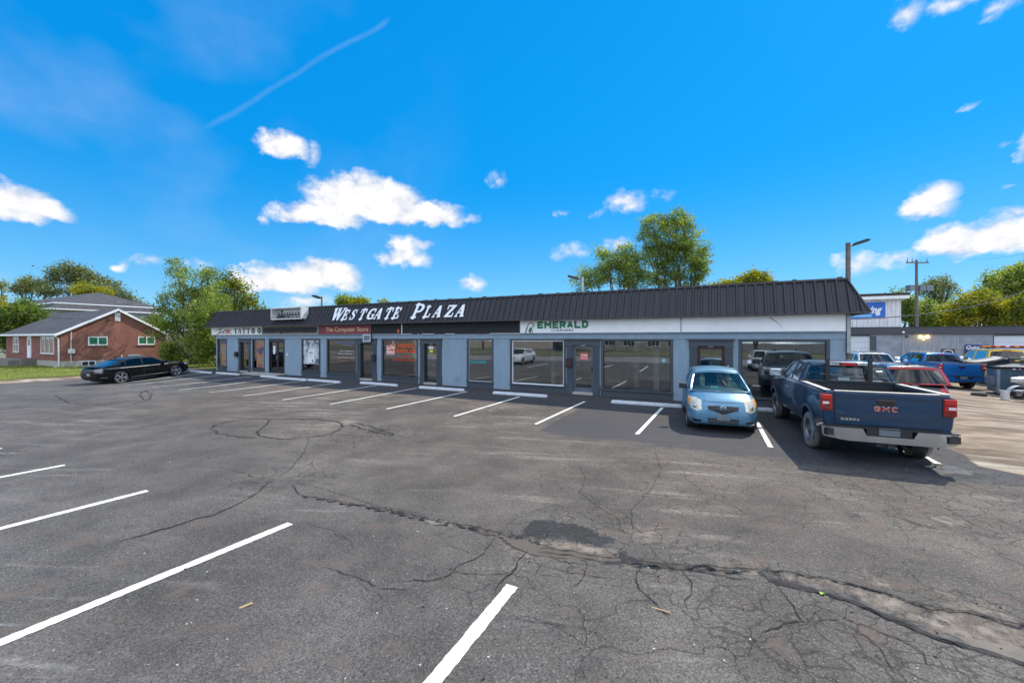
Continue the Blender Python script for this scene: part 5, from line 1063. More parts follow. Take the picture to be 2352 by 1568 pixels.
for dx in (-.24, .24):
    b = MB(); b.lathe([(0, .16), (.08, .14), (.14, .05), (.155, -.03), (.12, -.10), (0, -.14)], 14, c=(lx + dx, -.26, lz)); b.build('bulb', mat('lit_bulb', (1.0, .62, .18), .4, emit=5.0), t, smooth=True)
b = MB(); b.box(lx - .06, lx + .06, -.2, -.08, lz - .32, lz - .18); b.build('sensor', mat('lit_sensor', (1, .8, .4), .4, emit=1.2), t)
t = thing('wall_camera', 'small black camera high on the grey garage wall', 'camera', (*loc2w(0, TN), -.45), ROT); b = MB(); b.box(TX(2079), TX(2084.5), -.25, -.03, TZ_(2080, 774), TZ_(2080, 771.5)); b.build('case', BLACKPL, t); b = MB(); b.tube([(TX(2081), -.1, TZ_(2080, 771.5)), (TX(2081), -.05, TZ_(2080, 770))], .03); b.build('bracket', BLACKPL, t)
t = thing('dome_lamp', 'small white dome lamp on the dark garage fascia', 'lamp', (*loc2w(0, TN), -.45), ROT); b = MB(); b.lathe([(0, -.30), (.08, -.28), (.12, -.2), (.12, -.185)], 12, axis='y', c=(TX(2073), 0, TZ_(2073, 763))); b.build('dome', WHITEF, t, smooth=True); b = MB(); b.lathe([(.14, -.2), (.14, -.182)], 12, axis='y', c=(TX(2073), 0, TZ_(2073, 763))); b.build('ring', STEEL, t)
t = thing('spot_lamp', 'small spot lamp under the upper roof edge above the blue sign', 'lamp', (*loc2w(0, TN), -.45), ROT); lx = TX(2022.5); b = MB(); b.tube([(lx, -.3, ut + .02), (lx, -.45, ut - .15)], .02); b.build('arm', STEEL, t); b = MB(); b.lathe([(0, -.16), (.1, -.14), (.16, 0), (.05, .12), (0, .12)], 12, c=(lx, -.5, ut - .22)); b.build('lamp_head', SILVER, t, smooth=True)
# utility pole behind and the wires
up = thing('utility_pole', 'wooden utility pole with crossarm and grey transformer boxes beyond the garage', 'pole', ((2105 - 1176) / 918 * 50, 50, 0))
PZ50 = lambda y: CAMH + (776 - y) * 50 / 918
b = MB(); b.tube([(.05, 0, -.5), (0, 0, PZ50(597))], [.2, .13], 10); b.build('pole', WOODP, up, smooth=True)
b = MB(); b.box(-1.45, 1.35, -.22, -.12, PZ50(605), PZ50(602.5)); b.build('crossarm', WOODP, up)
for xx in (-1.3, -.7, 1.15): b = MB(); b.lathe([(.0, .55), (.03, .5), (.03, .2), (.07, .15), (.07, 0), (0, 0)], 8, c=(xx, -.17, PZ50(602.5))); b.build('insulator', STEEL, up)
TRF = mat('transformer_grey', (.16, .19, .205), .5, var=.12)
b = MB(); b.box(-1.1, -.45, -.3, .3, PZ50(668), PZ50(655)); b.build('transformer_box', TRF, up); b = MB(); b.box(.2, 1.85, -.3, .3, PZ50(668), PZ50(655)); b.box(.95, 1.05, -.36, -.3, PZ50(667), PZ50(656)); b.build('transformer_box', TRF, up)
b = MB(); b.box(-.45, .2, -.05, .05, PZ50(663), PZ50(661)); b.build('bracket', STEEL, up)
def wire(label, a, c, sag, r=.018):
    pts = [Vector(a).lerp(Vector(c), i / 24) - Vector((0, 0, sag * 4 * (i / 24) * (1 - i / 24))) for i in range(25)]
    b = MB(); b.tube(pts, r, 5); o = b.build('overhead_cable', BLACKPL); tag(o, label, 'cable')
def at(px, py, Z): return ((px - 1176) / 918 * Z, Z, CAMH - (py - 776) * Z / 918)
wire('thick black cable sagging across the yellow trees to the plaza corner', at(2420, 640, 40), at(1945, 733, 22), .9, .03)
wire('thin upper cable running above the yellow trees to the utility pole', at(2440, 640, 44), at(2108, 700, 50), .9, .016)
wire('thin cable high against the white cloud at the right edge', at(2400, 573, 36), at(2230, 596, 50), .2, .012)
wire('pale cable crossing in front of the shrub beside the apartment building', at(-60, 700, 27), at(258, 733, 36), .35, .012)
# what the windows mirror: the bank building across the street
rb = thing('bank_building', 'cream building with stone base seen mirrored in the shop windows', 'building', (*loc2w(0, -61), 0), ROT + math.pi)
b = MB(); b.box(4, 34, 0, 12, 0, 5.4); b.build('wall', mat('cream_wall', (.66, .63, .54), .8, var=.05), rb); b = MB(); b.box(3.9, 34.1, -.12, -.002, 0, 1.7); b.build('stone_base', brick_mat('field_stone', (.30, .26, .22), (.20, .18, .16), (.35, .33, .30), .6, .3), rb)
for x in (6, 9.5, 13, 17.5, 21, 26, 30): window(rb, 'x', x, x + 2.2, .9, 3.6, 2, pos=-.13, fmat=WHITEF)
b = MB(); b.box(3.4, 34.6, -.6, 12.6, 5.4, 6.1); b.build('roof', mat('bank_roof', (.10, .10, .11), .7), rb)
# ------------------------------------------------------------------ trees
def leaf_mat(name, c_dark, c_mid, c_light, trans=.52):
    m = bpy.data.materials.new(name); m.use_nodes = True; nt = m.node_tree; nt.nodes.clear(); N = nt.nodes.new; L = nt.links.new
    o = N('ShaderNodeOutputMaterial'); at = N('ShaderNodeAttribute'); at.attribute_name = 'tint'; r = N('ShaderNodeValToRGB'); e = r.color_ramp.elements
    e[0].position = .1; e[0].color = (*c_dark, 1); e[1].position = .9; e[1].color = (*c_light, 1); x = e.new(.5); x.color = (*c_mid, 1); L(at.outputs['Fac'], r.inputs[0])
    d = N('ShaderNodeBsdfDiffuse'); t = N('ShaderNodeBsdfTranslucent'); g = N('ShaderNodeBsdfGlossy'); g.inputs['Roughness'].default_value = .45; g.inputs[0].default_value = (.5, .5, .5, 1)
    h = N('ShaderNodeHueSaturation'); h.inputs['Hue'].default_value = .485; h.inputs['Saturation'].default_value = 1.15; h.inputs['Value'].default_value = 2.1; L(r.outputs[0], h.inputs['Color']); L(r.outputs[0], d.inputs[0]); L(h.outputs[0], t.inputs[0])
    a = N('ShaderNodeMixShader'); a.inputs[0].default_value = trans; L(d.outputs[0], a.inputs[1]); L(t.outputs[0], a.inputs[2]); b = N('ShaderNodeMixShader'); b.inputs[0].default_value = .06; L(a.outputs[0], b.inputs[1]); L(g.outputs[0], b.inputs[2]); L(b.outputs[0], o.inputs[0]); return m
LG = leaf_mat('leaves_green', (.065, .105, .020), (.140, .200, .038), (.27, .32, .07))
LO_ = leaf_mat('leaves_olive', (.060, .078, .024), (.120, .145, .046), (.19, .22, .07), .35)
LY = leaf_mat('leaves_yellow_green', (.07, .10, .012), (.18, .21, .018), (.36, .31, .02), .5)
LB = leaf_mat('leaves_bright', (.05, .09, .014), (.11, .17, .025), (.22, .26, .05), .5)
BARK = mat('bark', (.11, .085, .065), .95, var=.3, vscale=5, bump=.8, bscale=18)
def crown_mesh(name, centers, per, size, mt, rs, spread, elong=1.5, lean=None, tintbias=0.0):
    C = np.repeat(np.array(centers), per, axis=0); n = len(C)
    P = C + rs.normal(0, 1, (n, 3)) * np.array(spread)
    a = rs.normal(0, 1, (n, 3)); a[:, 2] *= .7
    if lean is not None: a += np.array(lean)
    a /= np.linalg.norm(a, axis=1)[:, None]; b = np.cross(a, rs.normal(0, 1, (n, 3))); b /= np.linalg.norm(b, axis=1)[:, None]
    s = size * rs.uniform(.6, 1.35, n)[:, None]; la = a * s * elong * .5; lb = b * s * .42; nn = np.cross(a, b) * s * .12
    V = np.stack([P - la, P + lb + nn, P + la, P - lb + nn], 1).reshape(-1, 3)
    me = bpy.data.meshes.new(name); me.vertices.add(n * 4); me.vertices.foreach_set('co', V.ravel().astype(np.float32)); me.loops.add(n * 4); me.loops.foreach_set('vertex_index', np.arange(n * 4, dtype=np.int32))
    me.polygons.add(n); me.polygons.foreach_set('loop_start', (np.arange(n) * 4).astype(np.int32)); me.polygons.foreach_set('loop_total', np.full(n, 4, np.int32)); me.update(calc_edges=True)
    ct = np.repeat(rs.normal(0, .22, len(centers)), per); t = np.clip(.5 + tintbias + ct + rs.normal(0, .18, n), 0, 1).astype(np.float32)
    at = me.attributes.new('tint', 'FLOAT', 'POINT'); at.data.foreach_set('value', np.repeat(t, 4)); me.materials.append(mt); return me
def tree(name, label, base, blobs, mt, seed, trunk_r=.22, nstem=1, clumps=110, per=60, leaf=.17, spread=.42, group=None, limb=1.0, lean=None, tint=0.0, cat='tree', zstart=.25, dens=1.0, bark=None):
    """blobs: (x, y, z, rx, ry, rz) crown volumes relative to the base"""
    rs = np.random.RandomState(seed); rnd = random.Random(seed); t = thing(name, label, cat, base, 0, group)
    vol = np.array([b[3] * b[4] * b[5] for b in blobs]) ** .75; vol = vol / vol.sum(); cs = []; br = MB()
    top = max(b[2] for b in blobs)
    for bi, b in enumerate(blobs):
        k = max(4, int(clumps * dens * vol[bi])); c0 = Vector(b[:3])
        st = rnd.randrange(nstem); ang = 2 * math.pi * st / max(nstem, 1); r0 = trunk_r * (.55 if nstem > 1 else 1)
        p0 = Vector((math.cos(ang) * trunk_r * 1.6, math.sin(ang) * trunk_r * 1.6, -.15)) if nstem > 1 else Vector((0, 0, -.15))
        fork = Vector((c0.x * .25, c0.y * .25, max(.5, top * zstart * rnd.uniform(.8, 1.2)))) if nstem == 1 else Vector((c0.x * .45 + p0.x, c0.y * .45 + p0.y, c0.z * .45))
        mid = fork.lerp(c0, .5) + Vector((rnd.uniform(-.3, .3), rnd.uniform(-.3, .3), .2))
        if limb: br.tube([p0, p0.lerp(fork, .5) + Vector((rnd.uniform(-.08, .08), rnd.uniform(-.08, .08), 0)), fork, mid, c0], [r0 * 1.15, r0 * .9, r0 * .72, r0 * .42, r0 * .2], 7)
        for _ in range(k):
            d = Vector(rs.normal(0, 1, 3)).normalized(); rr = rnd.uniform(.25, 1.0) ** .45 * rnd.uniform(.80, 1.12) * (1.28 if rnd.random() < .10 else 1)
            q = Vector((c0.x + d.x * b[3] * rr, c0.y + d.y * b[4] * rr, c0.z + d.z * b[5] * rr)); 
            if q.z < .5: q.z = .5 + rnd.random() * .3
            cs.append(tuple(q))
            if limb and rnd.random() < .42:
                a = mid.lerp(c0, rnd.random()); m_ = a.lerp(q, .55) + Vector((0, 0, rnd.uniform(-.1, .3))); br.tube([a, m_, q], [r0 * .2, r0 * .11, .012], 4, caps=False)
    me = crown_mesh('crown', cs, per, leaf, mt, rs, spread, lean=lean, tintbias=tint)
    c = bpy.data.objects.new('crown', me); COL.objects.link(c); c.parent = t
    if limb: br.build('trunk', bark or BARK, t, smooth=True)
    return t
def AT(px, Z, z=0): return ((px - 1176) / 918 * Z, Z, z)
def B(px, py, rpx, rpy, Z, base, ry=None, dy=0.0):
    """crown volume from where it appears, at depth Z"""
    k = Z / 918; return ((px - 1176) * k - base[0], dy, CAMH + (776 - py) * k - base[2], rpx * k, ry if ry else max(rpx, rpy) * k * .8, rpy * k)
# poplars left of the plaza
Z = 37.5; b0 = AT(455, Z); 
tree('poplar_tree', 'tall windswept multi-stemmed poplar left of the tattoo shop', b0, [B(*q, Z, b0) for q in ((455,735,75,62),(425,790,52,38),(400,715,36,50),(440,655,52,45),(408,620,28,28),(480,640,34,32),(470,700,60,50),(385,760,26,30),(500,745,34,48),(478,810,38,22))], LG, 11, trunk_r=.30, nstem=5, clumps=270, per=80, leaf=.12, spread=(.30, .30, .24), lean=(-.5, 0, .6), tint=-.02)
Z = 34; b0 = AT(505, Z)
tree('poplar_tree', 'bright pale green young poplar close behind the plaza left end', b0, [B(*q, Z, b0) for q in ((480,740,30,46),(466,790,30,40),(500,700,26,34),(505,760,30,40),(452,745,16,30),(492,815,30,24))], LB, 12, trunk_r=.16, nstem=3, clumps=130, per=55, leaf=.13, spread=(.26, .26, .3), lean=(-.3, 0, .8), tint=.08)
Z = 44; b0 = AT(552, Z)
tree('broadleaf_tree', 'yellow green tree rising behind the tattoo shop roof', b0, [B(*q, Z, b0) for q in ((540,680,30,34),(520,660,22,26),(570,700,34,24),(600,722,24,14),(535,640,10,26),(552,660,9,20),(500,700,28,34),(558,730,44,24))], LY, 13, trunk_r=.2, clumps=140, per=55, leaf=.17, spread=.34, tint=-.25)
Z = 36; b0 = AT(396, Z)
tree('green_bush', 'bright green bush at the foot of the wooden stairs', b0, [B(*q, Z, b0) for q in ((396,815,18,22),(405,830,16,12),(390,795,10,14))], LB, 14, trunk_r=.06, clumps=45, per=60, leaf=.11, spread=.2, cat='bush')
Z = 41; b0 = AT(372, Z)
tree('yellow_shrub', 'yellow green shrub showing over the right end of the brick house roof', b0, [B(*q, Z, b0) for q in ((345,742,22,10),(372,748,22,9))], LY, 15, trunk_r=.1, clumps=40, per=60, leaf=.13, spread=.22, cat='bush')
# trees behind the apartment building
G1 = 'trees behind the apartment building'
for k, (px, Zt, bl, mt, lb, nm, kw) in enumerate([
  (160, 74, ((150,628,34,20),(120,640,22,12),(168,618,20,10),(185,645,16,14),(176,622,16,12)), LO_, 'tall airy dark tree standing highest above the apartment roof', 'broadleaf_tree', dict(clumps=95, per=34, spread=.55, leaf=.24)),
  (70, 78, ((75,654,32,12),(45,664,22,10),(110,668,30,9),(60,645,12,6)), LO_, 'wide dark olive tree left of the airy one', 'broadleaf_tree', dict(clumps=100, per=36, spread=.45, leaf=.25)),
  (215, 70, ((208,672,34,14),(235,682,22,12),(190,666,16,10)), LY, 'yellow tree behind the apartment roof ridge', 'yellow_tree', dict(clumps=100, per=50, spread=.45, leaf=.24)),
  (262, 76, ((250,655,22,14),(275,680,28,18),(232,648,12,10),(300,700,26,22),(310,725,18,14)), LO_, 'round olive tree right of the yellow tree', 'broadleaf_tree', dict(clumps=130, per=34, spread=.45, leaf=.24)),
  (190, 80, ((196,640,14,16),(212,636,12,10)), LO_, 'thin dark tree between the airy tree and the yellow one', 'broadleaf_tree', dict(clumps=50, per=34, spread=.5, leaf=.24)),
  (3, 72, ((0,690,10,12),(4,655,4,5),(-20,700,20,20)), LY, 'yellow green treetop at the left edge of the picture', 'yellow_tree', dict(clumps=50, per=46, spread=.45, leaf=.24)),
  (330, 62, ((335,740,26,16),(318,748,20,12)), LO_, 'low dull green tree behind the brick house gable', 'broadleaf_tree', dict(clumps=70, per=50, spread=.4, leaf=.2))]):
    b0 = AT(px, Zt); tree(nm, lb, b0, [B(*q, Zt, b0) for q in bl], mt, 20 + k, trunk_r=.3, group=G1, **kw)
Z = 42; b0 = AT(40, Z)
tree('ash_tree', 'light green tree in front of the apartment building left of the brick house', b0, [B(*q, Z, b0) for q in ((55,718,40,18),(35,745,42,24),(82,726,20,16),(8,768,22,22),(50,704,24,9),(30,785,30,20))], LB, 31, trunk_r=.18, clumps=210, per=60, leaf=.16, spread=.32, tint=-.08)
Z = 46; b0 = AT(-8, Z)
tree('yellow_shrub', 'yellow leaved tree at the far left edge beside the light green tree', b0, [B(*q, Z, b0) for q in ((2,720,14,22),(0,750,12,14))], LY, 32, trunk_r=.1, clumps=40, per=60, leaf=.16, spread=.3)
# behind the plaza
G2 = 'trees behind the plaza roof'
Z = 52; b0 = AT(1560, Z)
tree('big_maple_tree', 'tall full crowned green tree above the middle of the plaza roof', b0, [B(*q, Z, b0) for q in ((1545,540,62,46),(1500,520,30,26),(1590,575,36,40),(1550,505,34,20),(1505,585,36,34),(1560,610,50,38),(1525,640,40,24),(1600,620,26,26),(1585,650,30,16),(1475,545,12,16),(1610,590,18,30))], LG, 41, trunk_r=.42, nstem=4, clumps=370, per=88, leaf=.145, spread=(.40, .40, .26), group=G2, tint=.0)
Z = 50; b0 = AT(1430, Z)
tree('maple_tree', 'lower open crowned tree left of the tall full crowned one', b0, [B(*q, Z, b0) for q in ((1400,600,30,26),(1380,580,16,16),(1440,590,26,30),(1420,625,46,30),(1370,640,34,22),(1340,650,24,20),(1470,610,26,30),(1460,640,36,24),(1345,620,14,18),(1435,575,14,16))], LG, 42, trunk_r=.32, nstem=3, clumps=210, per=80, leaf=.145, spread=(.42, .42, .28), group=G2, tint=.14)
Z = 60; b0 = AT(1700, Z)
tree('yellow_tree', 'yellow leaved treetop over the right half of the plaza roof', b0, [B(*q, Z, b0) for q in ((1735,640,26,14),(1710,648,26,10),(1755,648,22,10),(1680,652,22,6),(1650,656,18,5),(1735,630,10,6))], LY, 43, trunk_r=.3, clumps=120, per=50, leaf=.22, spread=.35, group=G2)
Z = 60; b0 = AT(820, Z)
tree('broadleaf_tree', 'small dark green treetop left of the roof letters', b0, [B(*q, Z, b0) for q in ((795,694,20,10),(785,690,10,6))], LG, 44, trunk_r=.3, clumps=50, per=50, leaf=.22, spread=.3, group=G2)
b0 = AT(835, Z); tree('yellow_tree', 'small yellow treetop just above the letters on the roof', b0, [B(*q, Z, b0) for q in ((820,696,20,8),(835,694,14,8),(880,697,10,4))], LY, 45, trunk_r=.3, clumps=50, per=50, leaf=.2, spread=.3, group=G2)
# right side
G3 = 'trees behind the service garage'
for k, (px, Zt, bl, mt, lb, nm, kw) in enumerate([
  (2150, 62, ((2145,655,24,16),(2170,648,16,12),(2130,668,18,14),(2160,680,20,16),(2180,665,10,22),(2140,700,26,16)), LO_, 'airy green tree right of the utility pole', 'broadleaf_tree', dict(clumps=110, per=36, spread=.38, leaf=.20, tint=.2)),
  (2100, 56, ((2098,720,20,26),(2084,712,13,26),(2120,722,18,26),(2086,690,10,14)), LG, 'dark vine covered thicket at the foot of the utility pole', 'thicket', dict(clumps=150, per=60, spread=.30, leaf=.18)),
  (2062, 60, ((2060,676,16,8),(2085,700,18,20),(2050,700,20,20)), LB, 'pale treetop behind the white upper storey', 'broadleaf_tree', dict(clumps=70, per=36, spread=.4, leaf=.2)),
  (2165, 58, ((2150,725,30,22),(2180,722,26,22),(2140,745,30,14)), LG, 'grey green tree right of the thicket', 'broadleaf_tree', dict(clumps=130, per=60, spread=.36, leaf=.20, tint=.1)),
  (2240, 54, ((2240,695,42,20),(2210,712,30,18),(2270,705,34,22),(2255,680,24,12),(2225,735,40,18),(2285,730,34,20),(2190,735,20,16)), LY, 'large bright yellow leaved tree above the garage roof', 'yellow_tree', dict(clumps=250, per=50, spread=.34, leaf=.20)),
  (2325, 52, ((2320,720,30,22),(2345,705,26,22),(2370,730,30,26),(2300,742,24,12)), LY, 'yellow green tree at the right edge below the big green one', 'yellow_tree', dict(clumps=150, per=50, spread=.34, leaf=.19, tint=-.15)),
  (2350, 66, ((2320,655,44,26),(2290,645,26,18),(2345,630,40,22),(2270,668,24,10),(2370,660,50,34),(2330,690,34,18),(2400,640,50,40)), LG, 'big green tree rising at the right edge of the picture', 'broadleaf_tree', dict(clumps=300, per=56, spread=.45, leaf=.25, tint=.1))]):
    b0 = AT(px, Zt); tree(nm, lb, b0, [B(*q, Zt, b0) for q in bl], mt, 60 + k, trunk_r=.3, group=G3, **kw)
# trees across the street, mirrored in the windows
for k, (u, n, h) in enumerate(((30, -58, 9), (38, -50, 8), (-2, -60, 10), (-12, -56, 9), (48, -56, 10))):
    w_ = loc2w(-u, n); tree('broadleaf_tree', ['green tree across the street left of the cream building', 'rounder green tree across the street farther left', 'green tree across the street right of the cream building', 'green tree across the street farthest right', 'green tree across the street farthest left'][k], (w_[0], w_[1], 0), [(0, 0, h * .62, 2.6, 2.6, 2.4), (.8, .4, h * .75, 1.8, 1.8, 1.8), (-1, .3, h * .55, 1.8, 1.8, 1.6)], LG, 80 + k, trunk_r=.2, clumps=70, per=40, leaf=.30, spread=.5, group='trees across the street')
# ------------------------------------------------------------------ vehicles
def curve(pts, xs, sm=.10):
    px = np.array([p[0] for p in pts], float); py = np.array([p[1] for p in pts], float); o = np.argsort(px); px, py = px[o], py[o]
    d = np.linspace(px[0], px[-1], 600); v = np.interp(d, px, py); k = max(1, int(sm / (d[1] - d[0])))
    for _ in range(2):
        pad = np.concatenate([np.full(k, v[0]), v, np.full(k, v[-1])]); c = np.convolve(pad, np.ones(2 * k + 1) / (2 * k + 1), 'valid'); v = c
    return np.interp(xs, d, v)
def body_loft(sp):
    x0, x1 = sp['x0'], sp['x1']; n = 84; th = np.linspace(0, 1, n); xs = x0 + (x1 - x0) * (th - .10 * np.sin(4 * math.pi * th) / (4 * math.pi) * 4 * .5)
    xs = np.sort(np.concatenate([[x0, x0 + .012, x0 + .03, x0 + .06], np.linspace(x0 + .1, x1 - .1, n), [x1 - .06, x1 - .03, x1 - .012, x1]]))
    sm = sp.get('smooth', .08)
    zt = curve(sp['zt'], xs, sm); zb = curve(sp['zb'], xs, sm); zs = curve(sp['zs'], xs, sm); w = curve(sp['w'], xs, sm)
    rf, rr_ = sp.get('rf', .45), sp.get('rr', .35); kf, kr = sp.get('kf', .30), sp.get('kr', .2); kz = sp.get('kz', .05); rz = sp.get('rz', .10)
    def rnd(d, r): t = np.clip(1 - d / r, 0, 1); return 1 - np.sqrt(np.maximum(0, 1 - t * t))
    w = w * (1 - kf * rnd(x1 - xs, rf)) * (1 - kr * rnd(xs - x0, rr_))
    e = kz * (rnd(x1 - xs, rz) + rnd(xs - x0, rz)); zt = zt - e; zb = zb + e; zs = zs - e * .8
    rings = []; bx = sp.get('boxy', 0)
    for i in range(len(xs)):
        W, B_, T, Sh = w[i], zb[i], zt[i], min(zs[i], zt[i] - .004); h = Sh - B_
        if bx: half = [(0, B_), (.6 * W, B_), (.88 * W, B_ + .01), (.955 * W, B_ + .05), (.985 * W, B_ + .22 * h), (1.0 * W, B_ + .50 * h), (1.0 * W, B_ + .66 * h), (.985 * W, B_ + .74 * h), (.985 * W, B_ + .9 * h), (.975 * W, Sh - .02), (.955 * W, Sh + .25 * (T - Sh)), (.92 * W, T - .004), (.6 * W, T), (.3 * W, T + .004), (0, T + .006)]
        else: half = [(0, B_), (.65 * W, B_), (.86 * W, B_ + .012), (.95 * W, B_ + .07), (.985 * W, B_ + .25 * h), (1.0 * W, B_ + .5 * h), (.995 * W, B_ + .68 * h), (.985 * W, B_ + .80 * h), (.965 * W, B_ + .92 * h), (.93 * W, Sh), (.86 * W, Sh + .42 * (T - Sh)), (.72 * W, Sh + .74 * (T - Sh)), (.45 * W, Sh + .93 * (T - Sh)), (.2 * W, T), (0, T)]
        ring = [(xs[i], y, z) for y, z in half] + [(xs[i], -y, z) for y, z in half[-2:0:-1]]
        rings.append(ring)
    m = len(rings[0]); vs = [p for r in rings for p in r]; fs = []
    for i in range(len(rings) - 1):
        for j in range(m): fs.append((i * m + j, i * m + (j + 1) % m, (i + 1) * m + (j + 1) % m, (i + 1) * m + j))
    fs.append(tuple(range(m - 1, -1, -1))); k = (len(rings) - 1) * m; fs.append(tuple(k + j for j in range(m)))
    return vs, fs
def mesh_of(vs, fs, name='m'):
    me = bpy.data.meshes.new(name); me.from_pydata(vs, [], fs); me.update(); bm = bmesh.new(); bm.from_mesh(me); bmesh.ops.recalc_face_normals(bm, faces=bm.faces); bm.to_mesh(me); bm.free(); return me
def cut(me, cutter, name):
    a = bpy.data.objects.new(name, me); b = bpy.data.objects.new('cutter', cutter); COL.objects.link(a); COL.objects.link(b)
    md = a.modifiers.new('b', 'BOOLEAN'); md.object = b; md.operation = 'DIFFERENCE'; md.solver = 'EXACT'
    bpy.context.view_layer.update(); r = bpy.data.meshes.new_from_object(a.evaluated_get(bpy.context.evaluated_depsgraph_get()))
    bpy.data.objects.remove(a); bpy.data.objects.remove(b); return r
def bvh_of(me):
    return BVHTree.FromPolygons([v.co.copy() for v in me.vertices], [tuple(p.vertices) for p in me.polygons])
def hit(bvh, d, a, b):
    if d == 'f': o, r = Vector((9, a, b)), Vector((-1, 0, 0))
    elif d == 'r': o, r = Vector((-9, a, b)), Vector((1, 0, 0))
    elif d == 'L': o, r = Vector((a, 5, b)), Vector((0, -1, 0))
    elif d == 'R': o, r = Vector((a, -5, b)), Vector((0, 1, 0))
    else: o, r = Vector((a, b, 6)), Vector((0, 0, -1))
    h = bvh.ray_cast(o, r); return (h[0], -r) if h[0] is not None else (None, -r)
def resample(pl_, n):
    P = [Vector(p) for p in pl_]; L_ = [0]
    for i in range(1, len(P)): L_.append(L_[-1] + (P[i] - P[i - 1]).length)
    o = []
    for k in range(n):
        s = L_[-1] * k / (n - 1); i = 1
        while i < len(P) - 1 and L_[i] < s: i += 1
        t = (s - L_[i - 1]) / max(1e-9, L_[i] - L_[i - 1]); o.append(P[i - 1].lerp(P[i], min(1, t)))
    return o
def patch(bvh, d, A, Bp, name, m, par, off=.006, nu=14, nv=7, smooth=True, depth=.012):
    A = resample(A, nu); Bp = resample(Bp, nu); V = []; idx = {}
    mb = MB(); g = []
    for j in range(nv):
        row = []
        for i in range(nu):
            q = A[i].lerp(Bp[i], j / (nv - 1)); h, nr = hit(bvh, d, q.x, q.y); row.append(None if h is None else h + nr * off)
        g.append(row)
    vs = []; id_ = {}
    for j in range(nv):
        for i in range(nu):
            if g[j][i] is not None: id_[(j, i)] = len(vs); vs.append(g[j][i])
    nf = len(vs); _, nr = hit(bvh, d, 0, 0); vs += [v - nr * depth for v in vs]; fs = []
    for j in range(nv - 1):
        for i in range(nu - 1):
            q = [(j, i), (j, i + 1), (j + 1, i + 1), (j + 1, i)]
            if all(k in id_ for k in q): fs.append(tuple(id_[k] for k in q)); fs.append(tuple(id_[k] + nf for k in q[::-1]))
    def side(a, b):
        if a in id_ and b in id_: fs.append((id_[a], id_[b], id_[b] + nf, id_[a] + nf))
    for i in range(nu - 1): side((0, i), (0, i + 1)); side((nv - 1, i), (nv - 1, i + 1))
    for j in range(nv - 1): side((j, 0), (j + 1, 0)); side((j, nu - 1), (j + 1, nu - 1))
    if not fs: return None
    me = mesh_of(vs, fs, name); me.materials.append(m)
    if smooth: me.polygons.foreach_set('use_smooth', [True] * len(me.polygons)); me.set_sharp_from_angle(angle=math.radians(50))
    o = bpy.data.objects.new(name, me); COL.objects.link(o); o.parent = par; return o
def seam(bvh, d, pts, par, w=.010, m=None, name='panel_gap', off=.0035):
    mb = MB(); P = resample(pts, max(8, int(sum((Vector(pts[i + 1]) - Vector(pts[i])).length for i in range(len(pts) - 1)) / .05))); L_, R_ = [], []
    for i, p in enumerate(P):
        t = (P[min(i + 1, len(P) - 1)] - P[max(i - 1, 0)]).normalized(); nn = Vector((-t.y, t.x)) * w / 2
        a, nr = hit(bvh, d, *(p + nn)); b, _ = hit(bvh, d, *(p - nn))
        if a is None or b is None: continue
        L_.append(a + nr * off); R_.append(b + nr * off)
    if len(L_) > 1:
        g = [L_, R_]; mb.grid(g, flip=d in ('R', 'r')); return mb.build(name, m or BLACKPL, par)
def fill2d(outer, holes):
    bm = bmesh.new()
    for loop in [outer] + holes:
        vs = [bm.verts.new((p[0], p[1], 0)) for p in loop]
        for i in range(len(vs)): bm.edges.new((vs[i], vs[(i + 1) % len(vs)]))
    bmesh.ops.triangle_fill(bm, use_beauty=True, use_dissolve=False, edges=bm.edges[:], normal=(0, 0, 1))
    bm.verts.index_update(); v = [(a.co.x, a.co.y) for a in bm.verts]; f = [tuple(x.index for x in p.verts) for p in bm.faces]; bm.free(); return v, f
def solid(vs, fs, off, name, m, par, smooth=False):
    """give a sheet real thickness; off = vector"""
    mb = MB(); mb.add(vs, fs); o = mb.build(name, m, par, smooth=smooth); s = o.modifiers.new('thickness', 'SOLIDIFY'); s.thickness = off; s.offset = 0; return o
